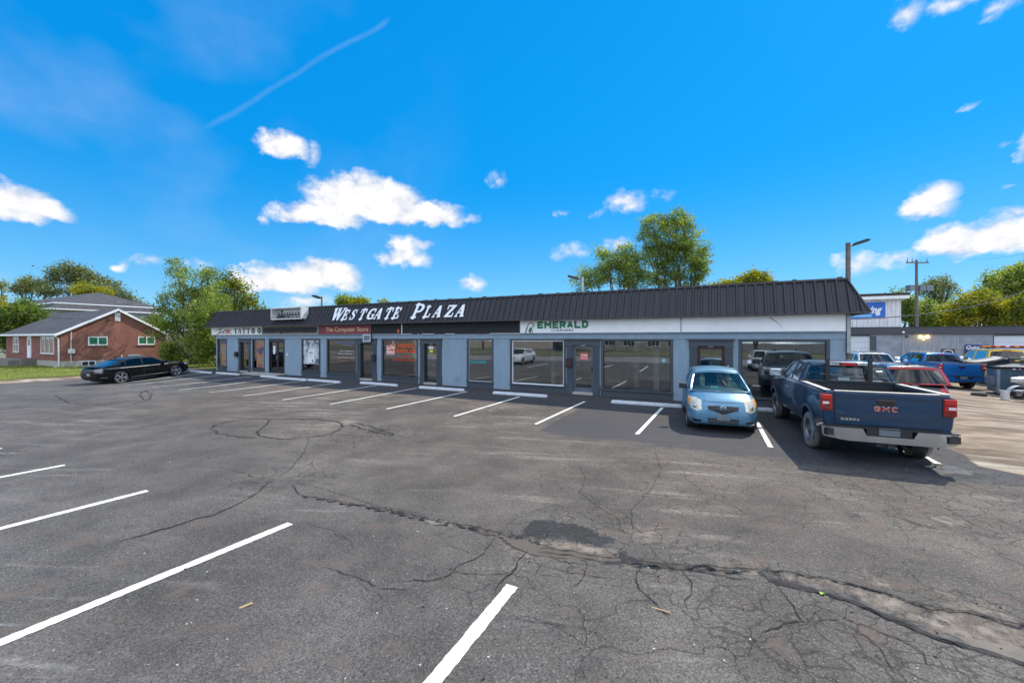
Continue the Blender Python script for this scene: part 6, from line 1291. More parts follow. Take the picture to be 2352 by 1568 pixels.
def greenhouse(root, g, paint_, gm, wsm=None, rearm=None):
    zb, zr, wb, wr = g['zb'], g['zr'], g['wb'], g['wr']
    def sy(z): t = (z - zb) / (zr - zb); return wb + (wr - wb) * (t ** 1.15 if t > 0 else t)
    out = g['out']; v, f = fill2d(out, g['win'])
    for s_ in (1, -1):
        vs = [(x, s_ * sy(z), z) for x, z in v]; solid(vs, f, .02, 'side_frame', paint_, root)
        for wn in g['win']:
            a, b = fill2d(wn, []); mb = MB(); mb.add([(x, s_ * (sy(z) - .006), z) for x, z in a], b); mb.build('side_window', gm, root)
    xf, xr = g['front'], g['rear']          # indices into out: (base, header) for front, (header, base) for rear
    top = [p for p in out[xf[1]:xr[0] + 1]]
    cr = g.get('crown', .05); rows = []; ts = resample(top, 14)
    for p in ts:
        hw = sy(p.y) + .008; rows.append([(p.x, hw * s, p.y + .008 + cr * (1 - abs(s) ** 2.4)) for s in np.linspace(-1, 1, 15)])
    solid([q for r in rows for q in r], [(i * 15 + j, i * 15 + j + 1, (i + 1) * 15 + j + 1, (i + 1) * 15 + j) for i in range(13) for j in range(14)], .02, 'roof_panel', g.get('roofm', paint_), root, True)
    def screen(a, b, bulge, name, m, ins):
        """a base, b header"""
        P = []
        nv, nu = 9, 15
        def pt(s, t): x = a[0] + (b[0] - a[0]) * t; z = a[1] + (b[1] - a[1]) * t; hw = sy(z); return Vector((x + bulge * (1 - s * s), hw * s, z + cr * (1 - abs(s) ** 2.4) * t))
        si, t0, t1 = ins; ss = np.linspace(-1 + si, 1 - si, nu); tt = np.linspace(t0, t1, nv)
        mb = MB(); mb.grid([[pt(s, t) for s in ss] for t in tt]); gl = mb.build(name, m, root, smooth=True)
        if si > 0 or t0 > 0:
            fr = MB(); sg = [-1, -1 + si] ; rm = rearm if (name == 'rear_window' and rearm) else paint_
            fr.grid([[pt(s, t) for s in np.linspace(-1, -1 + si + .01, 3)] for t in np.linspace(0, 1, 9)]); fr.grid([[pt(s, t) for s in np.linspace(1 - si - .01, 1, 3)] for t in np.linspace(0, 1, 9)])
            fr.grid([[pt(s, t) for s in ss] for t in np.linspace(0, t0 + .01, 3)]); fr.grid([[pt(s, t) for s in ss] for t in np.linspace(t1 - .01, 1, 3)])
            solid(fr.v, fr.f, .018, 'rear_frame' if name == 'rear_window' else 'windshield_frame', rm, root, True)
        return pt
    g['wpt'] = screen(out[xf[0]], out[xf[1]], g.get('bf', .10), 'windshield', wsm or gm, g.get('fi', (.035, .0, 1.0)))
    g['rpt'] = screen(out[xr[1]], out[xr[0]], -g.get('br', .06), 'rear_window', g.get('rearglass', gm), g.get('ri', (.06, .04, .96)))
    g['sy'] = sy
def wheel_data(R, w, style, tm, rm):
    ri = R * (.72 if style in ('chrome5', 'alloy') else .62)
    t = MB(); hw = w / 2
    t.lathe([(ri, -hw * .85), (ri + .02, -hw), (R * .90, -hw * 1.04), (R - .012, -hw * .86), (R, -hw * .6), (R, -hw * .22), (R - .010, -hw * .20), (R - .010, -hw * .14), (R, -hw * .12), (R, hw * .12), (R - .010, hw * .14), (R - .010, hw * .2), (R, hw * .22), (R, hw * .6), (R - .012, hw * .86), (R * .90, hw * 1.04), (ri + .02, hw), (ri, hw * .85)], 40, axis='y', close=True)
    r = MB(); r.lathe([(ri, -hw * .8), (ri + .012, hw * .86), (ri + .012, hw * .94), (ri - .012, hw * .94), (ri - .03, hw * .6), (ri - .04, -hw * .7)], 36, axis='y')
    if style == 'steel':
        r.lathe([(ri - .03, hw * .55), (ri * .80, hw * .40), (ri * .55, hw * .62), (ri * .38, hw * .60), (ri * .36, hw * .85), (ri * .2, hw * .95), (0, hw * .96)], 28, axis='y')
        for k in range(8): a = k * math.pi / 4; r.lathe([(0, hw * .62), (.022, hw * .60), (.028, hw * .50)], 8, axis='y', c=(ri * .68 * math.cos(a), 0, ri * .68 * math.sin(a)), m=1)
    else:
        ns = 5 if style == 'chrome5' else 7
        r.lathe([(ri * .26, hw * .2), (ri * .28, hw * .78), (ri * .18, hw * .86), (0, hw * .88)], 20, axis='y')
        for k in range(ns):
            a = 2 * math.pi * k / ns + math.pi / 2
            for sgn in ((-1, 1) if style == 'chrome5' else (0,)):
                a2 = a + sgn * .14; p0 = Vector((math.cos(a) * ri * .2, hw * .74, math.sin(a) * ri * .2)); p1 = Vector((math.cos(a2) * ri * .98, hw * .84, math.sin(a2) * ri * .98)); c = (p0 + p1) / 2; dd = (p1 - p0)
                n_ = Vector((-math.sin(a), 0, math.cos(a))); h0, h1 = ri * .06, ri * (.085 if sgn else .12)
                vs = [p0 + n_ * h0, p0 - n_ * h0, p1 - n_ * h1, p1 + n_ * h1]; vs = vs + [q - Vector((0, .04, 0)) for q in vs]; r.add(vs, [(0, 1, 2, 3), (7, 6, 5, 4), (0, 3, 7, 4), (1, 5, 6, 2), (0, 4, 5, 1), (3, 2, 6, 7)])
        r.lathe([(ri * .92, -hw * .2), (ri * .3, -hw * .25), (0, -hw * .25)], 20, axis='y', m=1)
    return t, r, tm, [rm, BLACKPL]
def wheels(root, sp):
    t, r, tm, rms = wheel_data(sp['R'], sp.get('tw', .22), sp.get('rim', 'alloy'), sp.get('tyre', RUBBER), sp.get('rimm', SILVER)); W = sp['track']; first = None
    for ax in sp['axles']:
        for s_ in (1, -1):
            if first is None: wo = t.build('wheel', tm, root, smooth=True); ro = r.build('rim', rms, wo, smooth=True); first = (wo, ro)
            else:
                wo = first[0].copy(); COL.objects.link(wo); wo.parent = root; ro = first[1].copy(); COL.objects.link(ro); ro.parent = wo
            steer = sp.get('steer', 0) if ax == max(sp['axles']) else 0
            wo.location = (ax, s_ * W, sp['R'] - .006); wo.rotation_euler = (0, .4 * s_ + ax, (0 if s_ > 0 else math.pi) + steer)
            wo.rotation_euler = (0, random.Random(int(ax * 100)).uniform(0, 1), (0 if s_ > 0 else math.pi) + steer)
def mirror_part(root, x, y, z, m, s=1.0, arm=True):
    for s_ in (1, -1):
        b = MB(); b.obox((x, s_ * (y + .13 * s), z + .05), (0, 1, 0), .11 * s, .065 * s, .08 * s); o = b.build('side_mirror', m, root, bevel=.028 * s)
        g = MB(); g.obox((x - .068 * s, s_ * (y + .13 * s), z + .05), (0, 1, 0), .09 * s, .003, .062 * s); g.build('mirror_glass', CHROME, o); a = MB(); a.obox((x + .01, s_ * (y + .02), z), (0, 1, 0), .06 * s, .03, .02); a.build('mirror_arm', BLACKPL, o)
def interior(root, g, xdash, xs_, z, wheel=True, m=SEAT):
    b = MB(); hw = g['wb'] - .07; b.box(xdash - .25, xdash, -hw, hw, z - .06, z + .07); b.build('dashboard', BLACKPL, root, bevel=.03)
    for k, x in enumerate(xs_):
        for s_ in (1, -1):
            b = MB(); b.obox((x, s_ * .36, z + .02), (.22, 0, 1), .30, .24, .07); b.obox((x - .09, s_ * .36, z + .33), (.15, 0, 1), .09, .13, .05); b.build('seat', m, root, bevel=.04)
    if wheel: b = MB(); b.lathe([(.17, -.012), (.185, 0), (.17, .012), (.155, 0)], 20, c=(0, 0, 0), close=True); o = b.build('steering_wheel', BLACKPL, root); o.location = (xdash - .36, .36, z + .10); o.rotation_euler = (0, math.radians(-65), 0)
    b = MB(); b.box(min(xs_) - .3, xdash, -hw, hw, z - .10, z - .07); b.build('cabin_floor', BLACKPL, root)
def place(root, X, Y, hd):
    l = math.hypot(*hd); hx_, hy_ = hd[0] / l, hd[1] / l; z0 = float(H(X, Y)); zf = float(H(X + hx_ * 1.5, Y + hy_ * 1.5)); zk = float(H(X - hx_ * 1.5, Y - hy_ * 1.5))
    root.location = (X, Y, (zf + zk) / 2 + .004); root.rotation_euler = (0, -math.atan2(zf - zk, 3.0), math.atan2(hy_, hx_))
def make_body(sp, root, name='body'):
    vs, fs = body_loft(sp); me = mesh_of(vs, fs, name); c = MB(); Ra = sp['R'] + sp.get('gap', .055)
    for ax in sp['axles']:
        for s_ in (1, -1):
            y0, y1 = s_ * (sp['track'] - .20), s_ * 1.6; n = 28
            ring = [(ax + Ra * math.cos(2 * math.pi * k / n), sp['R'] + sp.get('lift', 0) + Ra * math.sin(2 * math.pi * k / n)) for k in range(n)]
            c.prism(ring, min(y0, y1), max(y0, y1), f=lambda x, z, y: (x, y, z))
    for bx in sp.get('cuts', []): c.box(*bx)
    cm = mesh_of(c.v, c.f, 'c'); r = cut(me, cm, name); r.materials.clear(); r.materials.append(sp['paint'])
    r.polygons.foreach_set('use_smooth', [True] * len(r.polygons)); r.set_sharp_from_angle(angle=math.radians(32)); o = bpy.data.objects.new(name, r); COL.objects.link(o); o.parent = root
    # dark liners in the wheel wells
    b = MB()
    for ax in sp['axles']:
        for s_ in (1, -1): b.lathe([(Ra - .004, s_ * (sp['track'] - .19)), (Ra - .004, s_ * (sp['track'] + .02))], 24, axis='y', c=(ax, 0, sp['R'] + sp.get('lift', 0)))
    b.box(sp['x0'] + .35, sp['x1'] - .35, -sp['track'] + .25, sp['track'] - .25, sp.get('uz', .16), sp['R'] + .12); b.build('underbody', BLACKPL, root)
    return r, bvh_of(r)
def plate(root, x, z, m, w=.30, h=.15, d=-1):
    b = MB(); b.box(x, x + .012 * d, -w / 2, w / 2, z, z + h); return b.build('licence_plate', m, root, bevel=.004)
def pt_text(s, box, m, par, x, d, **k):
    """text on a plane facing -x (d=-1) or +x (d=1); box in (y as seen from outside left-to-right)"""
    v, f = text_mesh(s, box, **k); mb = MB()
    if d < 0: mb.add([(x + p[1], -p[0], p[2]) for p in v], f)
    else: mb.add([(x - p[1], p[0], p[2]) for p in v], f)
    return mb.build('lettering', m, par)
# --- black sedan
def sedan(label, paint_, gm, X, Y, hd, rim='chrome5', rimm=CHROME, group=None, name='sedan', R=.365, coupe=0.0):
    root = thing(name, label, 'car', group=group)
    sp = dict(x0=-2.52, x1=2.52, R=R, track=.82, axles=(1.60, -1.45), paint=paint_, kf=.24, kr=.16, rf=.5, rr=.35,
        zt=[(-2.52,.94),(-2.44,1.05),(-2.2,1.09),(-1.7,1.09),(-1,1.05),(1.0,1.02),(1.5,1.0),(2.2,.92),(2.42,.84),(2.52,.74)], zb=[(-2.52,.42),(-2.38,.26),(-1.9,.19),(2.0,.19),(2.35,.21),(2.52,.30)],
        zs=[(-2.52,.88),(-2.3,.98),(-1.4,.96),(0,.93),(1.2,.93),(1.8,.90),(2.3,.80),(2.52,.66)], w=[(-2.52,.88),(-2.1,.93),(-1.45,.955),(0,.93),(1.6,.955),(2.2,.92),(2.52,.86)])
    sp['rim'] = rim; sp['rimm'] = rimm; r, bv = make_body(sp, root); wheels(root, sp)
    g = dict(zb=.98, zr=1.46, wb=.83, wr=.63, front=(0, 1), rear=(5, 6), crown=.035, bf=.14, br=.12,
        out=[(1.18,.99),(.42,1.385),(.12,1.43),(-.4,1.45),(-.95,1.42),(-1.30,1.34),(-1.98,1.075),(-1.0,1.0)],
        win=[[(.92,1.035),(.36,1.345),(.1,1.39),(-.20,1.405),(-.20,1.03)],[(-.29,1.03),(-.29,1.405),(-.85,1.385),(-1.05,1.335),(-1.12,1.05)],[(-1.18,1.055),(-1.12,1.31),(-1.28,1.25),(-1.50,1.10)]])
    greenhouse(root, g, paint_, gm); interior(root, g, 1.0, (.15, -.85), 1.0)
    for s_, d in ((1, 'L'), (-1, 'R')):
        patch(bv, 'r', [(s_ * .52, 1.00), (s_ * .86, .98)], [(s_ * .56, .74), (s_ * .88, .74)], 'tail_light', mat('smoked_lens', (.16, .15, .17), .1, coat=.7, var=.35, vscale=14), root)
        patch(bv, d, [(-2.50, .98), (-2.26, .99)], [(-2.50, .74), (-2.34, .75)], 'tail_light', MATS['smoked_lens'], root, nu=8)
        patch(bv, 'f', [(s_ * .50, .84), (s_ * .84, .86)], [(s_ * .52, .68), (s_ * .84, .70)], 'headlight', WHITEL, root); patch(bv, d, [(2.12, .87), (2.40, .82)], [(2.18, .74), (2.42, .70)], 'headlight', WHITEL, root, nu=8)
        for ln in ([(1.12, .98), (1.08, .60), (.95, .26)], [(-.24, 1.0), (-.26, .26)], [(-1.25, 1.0), (-1.02, .70), (-1.0, .30), (-.98, .26)]): seam(bv, d, ln, root)
        for hx__ in (-.06, -1.0):
            b = MB(); h, _ = hit(bv, d, hx__, .86); b.obox(h + Vector((0, s_ * .02, 0)), (1, 0, 0), .10, .012, .015); b.build('door_handle', paint_, root, bevel=.006)
        seam(bv, d, [(-.95, .31), (1.1, .33)], root, w=.035, m=SILVER, name='sill_trim'); seam(bv, d, [(-2.45, .46), (-2.1, .44)], root, w=.02, m=SILVER, name='reflector')
    patch(bv, 'r', [(-.16, .72), (.16, .72)], [(-.16, .56), (.16, .56)], 'licence_plate', PLATE2, root, off=.01); patch(bv, 'f', [(-.40, .80), (.40, .80)], [(-.36, .46), (.36, .46)], 'grille', BLACKGL, root)
    patch(bv, 'r', [(-.7, .42), (.7, .42)], [(-.66, .34), (.66, .34)], 'diffuser', BLACKPL, root)
    b = MB(); b.box(-2.50, -2.30, -.78, .78, 1.10, 1.125); b.build('spoiler', paint_, root, bevel=.01); mirror_part(root, .92, .86, 1.02, paint_)
    b = MB(); b.add([(-1.12, -.02, 1.46), (-1.12, .02, 1.46), (-1.26, .02, 1.44), (-1.26, -.02, 1.44), (-1.24, -.01, 1.52), (-1.24, .01, 1.52)], [(0, 4, 5, 1), (0, 3, 4), (1, 5, 2), (3, 2, 5, 4), (0, 1, 2, 3)]); b.build('antenna_fin', paint_, root)
    place(root, X, Y, hd); return root
P_BLACK = mat('black_car_paint', (.004, .004, .005), rough=.25, spec=.15, coat=.45, var=.05); P_WHITE = paint('white_car_paint', (.72, .73, .73), .0, .3, .03)
ra = GP(275.4, 879.5); fa = GP(408, 864.5); hd = Vector((.30, .954)).normalized(); side = Vector((-hd.y, hd.x)); cpt = Vector((ra.x, ra.y)) + hd * 1.45 + side * .93
sedan('black sedan with chrome wheels parked by the brick house', P_BLACK, glass('tint_side', (.08, .10, .10), .45, .015), cpt.x + .12, cpt.y, hd)
# --- light blue hatchback
def hatch():
    pm = mat('pale_blue_paint', (.085, .225, .34), rough=.40, metal=.30, coat=.45, var=.06, vscale=1.5, dirt=.05); root = thing('hatchback', 'light blue hatchback facing the camera in front of the cleaners', 'car')
    sp = dict(x0=-1.875, x1=1.875, R=.295, track=.735, axles=(1.135, -1.325), paint=pm, kf=.30, kr=.16, rf=.62, rr=.35, rim='steel', rimm=SILVER, tw=.185,
        zt=[(-1.875,.80),(-1.80,.96),(-1.3,1.0),(.80,1.075),(1.02,1.06),(1.35,.985),(1.62,.87),(1.78,.76),(1.875,.60)], zb=[(-1.875,.34),(-1.75,.24),(-1.3,.18),(1.4,.17),(1.7,.17),(1.875,.24)],
        zs=[(-1.875,.75),(-1.5,.93),(.9,.93),(1.25,.87),(1.6,.74),(1.78,.62),(1.875,.50)], w=[(-1.875,.78),(-1.3,.848),(0,.835),(1.1,.85),(1.5,.84),(1.875,.80)])
    r, bv = make_body(sp, root); wheels(root, sp)
    g = dict(zb=.98, zr=1.48, wb=.735, wr=.57, front=(0, 2), rear=(5, 6), crown=.06, bf=.15, br=.06, fi=(.05, .06, .985),
        out=[(1.20,.985),(.80,1.20),(.32,1.405),(.02,1.47),(-.7,1.495),(-1.50,1.44),(-1.80,1.0),(-1.0,.98)],
        win=[[(.70,1.03),(.36,1.33),(.02,1.405),(-.12,1.42),(-.12,1.02)],[(-.22,1.02),(-.22,1.425),(-.85,1.42),(-.98,1.38),(-1.05,1.04)],[(-1.14,1.06),(-1.08,1.39),(-1.38,1.36),(-1.48,1.10)]])
    greenhouse(root, g, pm, glass('hatch_glass', (.34, .44, .40), 1.0, .06), wsm=glass('hatch_windshield', (.68, .80, .70), .55, .015)); interior(root, g, .92, (.05, -.85), 1.0, m=mat('pale_seat', (.30, .32, .28), .9, var=.2))
    b = MB(); pts = [g['wpt'](s, t) for s, t in ((-.95, .02), (.95, .02))]
    def wiper(s0, s1): w_ = MB(); a = g['wpt'](s0, .05) + Vector((.02, 0, .02)); c = g['wpt'](s1, .14) + Vector((.03, 0, .03)); w_.tube([a, a.lerp(c, .5) + Vector((.02, 0, .01)), c], .009, 5); w_.tube([a.lerp(c, .2) + Vector((.02, 0, 0)), a.lerp(c, .98) + Vector((.0, 0, .0))], .006, 4); w_.build('wiper', BLACKPL, root)
    wiper(-.15, -.85); wiper(.75, .02)
    cw = MB(); cw.grid([[g['wpt'](s, t) + Vector((.012 + .06 * (1 - t * 20), 0, .004)) for s in np.linspace(-.95, .95, 15)] for t in (.035, .065)]); cw.build('cowl', BLACKPL, root)
    b = MB(); o0 = g['wpt'](.02, .17); b.obox(Vector((.86, -.10, 1.075)), (0, 1, 0), .10, .06, .012); b.build('dash_paper', mat('teal_paper', (.25, .6, .58), .6), root); b = MB(); b.obox(Vector((.80, .16, 1.19)), (.1, -.55, .8), .075, .012, .02); b.build('dash_trinket', mat('orange_trinket', (.75, .33, .06), .6), root)
    HL = mat('headlight_reflector', (.62, .55, .42), .14, .15, coat=.8, var=.3, vscale=16)
    for s_, d in ((1, 'L'), (-1, 'R')):
        patch(bv, 'f', [(s_ * .49, .80), (s_ * .62, .865), (s_ * .77, .86)], [(s_ * .50, .585), (s_ * .62, .545), (s_ * .765, .60)], 'headlight', HL, root, nu=12, nv=10, off=.008)
        patch(bv, 'f', [(s_ * .72, .85), (s_ * .79, .84)], [(s_ * .755, .76), (s_ * .80, .66)], 'turn_signal', mat('pale_amber', (.70, .36, .12), .15, coat=.6), root, nu=8, nv=6, off=.012)
        patch(bv, d, [(1.30, .875), (1.52, .80)], [(1.42, .72), (1.60, .66)], 'turn_signal', AMBER, root, nu=8, off=.008)
        h, _ = hit(bv, 'f', s_ * .62, .66); b = MB(); b.lathe([(0, .018), (.05, .016), (.075, 0), (.078, -.02)], 18, axis='x', c=(h.x + .006, h.y, h.z)); b.build('headlight_lamp', mat('lamp_bowl', (.42, .45, .43), .08, .5, coat=.8), root, smooth=True)
        patch(bv, 'f', [(s_ * .50, .335), (s_ * .70, .345)], [(s_ * .50, .285), (s_ * .68, .265)], 'fog_recess', BLACKPL, root, nu=8)
        for ln in ([(1.02, .97), (.95, .5), (.82, .24)], [(-.17, .98), (-.2, .24)], [(-1.1, .98), (-.95, .65), (-.9, .25)]): seam(bv, d, ln, root)
        b = MB(); h, _ = hit(bv, d, -.02, .84); b.obox(h + Vector((0, s_ * .02, 0)), (1, 0, 0), .09, .012, .015); b.build('door_handle', pm, root)
        seam(bv, 'T', [(1.05, s_ * .50), (1.40, s_ * .44), (1.66, s_ * .40)], root, w=.012, m=mat('hood_crease', (.05, .12, .2), .5))
        patch(bv, 'r', [(s_ * .58, .95), (s_ * .76, .93)], [(s_ * .60, .70), (s_ * .77, .72)], 'tail_light', REDL, root)
    seam(bv, 'f', [(-.52, .795), (-.3, .785), (0, .78), (.3, .785), (.52, .795)], root, w=.010)
    patch(bv, 'f', [(-.36, .69), (-.12, .70), (.12, .70), (.36, .69)], [(-.34, .60), (-.14, .54), (0, .485), (.14, .54), (.34, .60)], 'grille', BLACKPL, root, nu=20, nv=6, off=.006)
    gb = MB()
    for j in range(5):
        for i in range(22):
            y = -.33 + i * .03 + (.015 if j % 2 else 0); z = .675 - j * .026
            if z < .595 - .09 * (1 - min(1, abs(y) / .20)): continue
            h, _ = hit(bv, 'f', y, z)
            if h: gb.obox(h + Vector((.012, 0, 0)), (0, .8, .5), .010, .003, .0035)
    gb.build('grille_mesh', mat('mesh_grey', (.09, .10, .11), .4, .4), root)
    h, _ = hit(bv, 'f', 0, .655)
    e = MB(); ring = lambda rx, rz, n=20, cz=0, t=.009: [(h.x + .02, rx * math.cos(2 * math.pi * k / n), h.z + cz + rz * math.sin(2 * math.pi * k / n)) for k in range(n + 1)]
    e.tube(ring(.072, .048), .0085, 6, caps=False); e.tube(ring(.026, .044, cz=.002), .006, 5, caps=False); e.tube(ring(.052, .016, cz=.024), .006, 5, caps=False); e.build('emblem', CHROME, root, smooth=True)
    b = MB(); b.obox(h + Vector((.008, 0, 0)), (0, 1, 0), .072, .004, .048); b.build('emblem_back', mat('emblem_blue', (.03, .05, .12), .3), root)
    patch(bv, 'f', [(-.36, .385), (.36, .385)], [(-.33, .265), (.33, .265)], 'lower_intake', BLACKPL, root, nu=16)
    for z in (.30, .335): seam(bv, 'f', [(-.32, z), (.32, z)], root, w=.012, m=STEEL, name='intake_bar', off=.012)
    h, _ = hit(bv, 'f', 0, .42); plate(root, h.x + .014, .345, mat('plate_mid_grey', (.15, .19, .22), .7), .30, .15, 1)
    mirror_part(root, .82, .78, 1.03, BLACKPL, .95)
    s = MB(); s.tube([(-.9, .0, 1.545), (-1.15, 0, 1.72)], .006, 5); s.build('antenna', BLACKPL, root)
    place(root, 6.04, 11.9, (-.36, -.933))
hatch()
# --- pickups
def pickup(spec):
    pm = spec['paint']; root = thing('pickup_truck', spec['label'], 'pickup truck'); k = spec.get('kind', '')
    bz = spec.get('bz', 1.38); xr = -2.74; xc = spec.get('xc', -.72); R = .40; roofz = spec.get('roof', 1.86)
    sp = dict(x0=xr, x1=2.90, R=R, track=.855, axles=(1.96, -1.70), paint=pm, boxy=1, kf=.14, kr=.025, rf=.4, rr=.08, kz=.02, rz=.05, smooth=.04, gap=.075, lift=.03, uz=.34,
        zt=[(xr,bz),(xc-.10,bz),(xc-.06,bz-.01),(1.25,bz-.04),(1.5,bz-.05),(2.3,bz-.09),(2.75,bz-.16),(2.9,bz-.30)], zb=[(xr,.66),(-2.4,.56),(-2.2,.48),(2.3,.46),(2.75,.42),(2.9,.48)],
        zs=[(xr,bz-.03),(xc-.08,bz-.03),(1.2,bz-.07),(2.2,bz-.16),(2.9,bz-.42)], w=[(xr,.985),(-2.3,1.0),(-1.7,1.012),(0,1.0),(1.9,1.012),(2.6,.99),(2.9,.95)], cuts=[(xr + .07, xc - .13, -.80, .80, .80, 2.2), (xr - .02, xr + .30, -1.2, 1.2, .3, .64)])
    sp.update(rim=spec.get('rim', 'steel'), rimm=spec.get('rimm', STEEL), tyre=spec.get('tyre', RUBBER), tw=.27)
    r, bv = make_body(sp, root); wheels(root, sp); dz = roofz - 1.86; zb_ = bz - .05
    xw = 1.38
    fw = [(1.14,zb_+.05),(.74,1.70+dz),(.5,1.755+dz),(.26,1.765+dz),(.26,zb_+.04)]; rw = [(.16,zb_+.04),(.16,1.765+dz),(-.30 if xc > -1 else xc+.40,1.76+dz),(xc+.20,1.70+dz),(xc+.16,zb_+.04)]
    g = dict(zb=zb_, zr=1.82 + dz, wb=.93, wr=.735, front=(0, 1), rear=(5, 6), crown=.05, bf=.12, br=.015, ri=(.085, .12, .90), fi=(.05, .02, .98), rearglass=spec.get('rg', CAR_GLASS_CLEAR),
        out=[(xw,zb_),(.80,1.745+dz),(.55,1.80+dz),(0,1.825+dz),(xc+.30,1.815+dz),(xc+.06,1.78+dz),(xc-.05,zb_),(0,zb_)], win=[fw, rw])
    greenhouse(root, g, pm, spec.get('gm', CAR_GLASS)); interior(root, g, 1.15, (.35,) if xc > -1 else (.35, -.6), zb_ + .04, m=SEAT)
    # bed
    BL = mat('bed_liner', (.022, .023, .026), .8, var=.2, vscale=6, dirt=.15); b = MB(); b.box(xr + .075, xc - .135, -.795, .795, .79, .815); b.box(xr + .075, xc - .135, -.80, -.785, .815, bz - .02); b.box(xr + .075, xc - .135, .785, .80, .815, bz - .02); b.box(xc - .16, xc - .135, -.785, .785, .815, bz - .02); b.box(xr + .071, xr + .085, -.785, .785, .815, bz - .02)
    for s_ in (-1, 1): b.box(-2.05, -1.35, s_ * .62, s_ * .785, .815, 1.0)
    b.build('bed_liner', BL, root)
    for s_ in (-1, 1): b = MB(); b.box(xr + .05, xc - .12, s_ * .83, s_ * .95, bz + .001, bz + .022); b.build('bed_rail_cap', spec.get('cap', BLACKPL), root, bevel=.006)
    b = MB(); b.box(xr - .012, xr + .06, -.79, .79, bz - .005, bz + .018); b.build('tailgate_cap', spec.get('cap', BLACKPL), root, bevel=.006)
    # tailgate
    b = MB(); zt_, z0_ = bz - .012, .735
    b.box(xr - .018, xr - .001, -.785, .785, z0_, zt_); tg = b.build('tailgate', pm, root, bevel=.008)
    b = MB(); b.box(xr - .026, xr - .018, -.75, .75, bz - .10, bz - .02); b.box(xr - .024, xr - .018, -.77, .77, z0_ + .012, z0_ + .14); b.build('tailgate_pressing', pm, tg, bevel=.006)
    b = MB(); b.box(xr - .006, xr + .0, -.80, -.786, z0_ - .01, zt_ + .01); b.box(xr - .006, xr, .786, .80, z0_ - .01, zt_ + .01); b.box(xr - .006, xr, -.80, .80, z0_ - .022, z0_ - .001); b.build('panel_gap', BLACKPL, tg)
    b = MB(); b.box(xr - .032, xr - .018, -.13, .13, bz - .235, bz - .135); b.build('tailgate_handle', BLACKGL, tg, bevel=.008)
    for s_ in (1, -1):
        y0, y1 = .825, .995; zt0, zt1 = spec.get('tl', (bz - .385, bz - .06))
        b = MB(); b.box(xr - .030, xr + .12, s_ * y0, s_ * (y1 + .012), zt0, zt1); tl = b.build('tail_light', REDL, root, bevel=.022)
        b = MB(); zm = (zt0 + zt1) / 2; b.box(xr - .036, xr - .029, s_ * (y0 + .06), s_ * (y1 - .01), zm - .035, zm + .012); b.build('reverse_light', WHITEL, tl)
        for za, zb2 in ((zt0 + .02, zm - .05), (zm + .03, zm + .06)): b = MB(); b.box(xr - .0345, xr - .0295, s_ * (y0 + .02), s_ * (y1 - .01), za, zb2); b.build('light_segment', mat('dark_red_lens', (.16, .003, .006), .12, coat=.6), tl)
        b = MB(); b.box(xr - .012, xr + .10, s_ * (y0 - .012), s_ * (y1 - .02), zt0 - .012, zt1 + .012); b.build('light_surround', BLACKPL, tl)
    # bumper
    bp = spec.get('bumper', CHROME); x_0, x_1 = xr - .19, xr + .02; poly = [(-1.0,.70),(-.40,.70),(-.34,.575),(.34,.575),(.40,.70),(1.0,.70),(.985,.50),(.62,.455),(-.62,.455),(-.985,.50)]
    b = MB(); n = len(poly)
    def bxp(y, z, x): e = max(0, (abs(y) - .78) / .22); return (x + (.11 * e * e if x < xr - .1 else 0), y, z)
    dense = []
    for i in range(n):
        p, q = poly[i], poly[(i + 1) % n]
        for k_ in range(4): dense.append((p[0] + (q[0] - p[0]) * k_ / 4, p[1] + (q[1] - p[1]) * k_ / 4))
    b.v = [bxp(y, z, x_0) for y, z in dense] + [bxp(y, z, x_1) for y, z in dense]; N_ = len(dense); vv, ff = fill2d(dense, [])
    b.v = []; b.f = []; b.mi = []
    b.add([bxp(y, z, x_0) for y, z in vv], ff); b.add([bxp(y, z, x_1) for y, z in vv], [f[::-1] for f in ff]); b.add([bxp(y, z, x_0) for y, z in dense] + [bxp(y, z, x_1) for y, z in dense], [(i, (i + 1) % N_, N_ + (i + 1) % N_, N_ + i) for i in range(N_)])
    me = mesh_of(b.v, b.f, 'rear_bumper'); me.materials.append(bp); bo = bpy.data.objects.new('rear_bumper', me); COL.objects.link(bo); bo.parent = root
    b = MB(); b.box(xr - .16, xr - .02, -.33, .33, .585, .715); b.box(xr - .175, xr - .01, -.98, .98, .701, .722)
    for s_ in (-1, 1): b.obox(Vector((xr - .145, s_ * .885, .605)), (0.42 * s_ * -1, -1, 0) if s_ < 0 else (.42, -1, 0), .10, .045, .065)
    b.build('bumper_step', BLACKPL, bo); plate(bo, xr - .162, .588, PLATE, .31, .145)
    b = MB(); b.box(xr - .14, xr + .1, -.12, .12, .37, .45); b.box(xr - .20, xr, -.035, .035, .37, .43); b.tube([(xr - .15, .19, .40), (xr - .15, .13, .40)], .03, 8); b.build('tow_hitch', mat('hitch_iron', (.03, .028, .026), .8, var=.3), root)
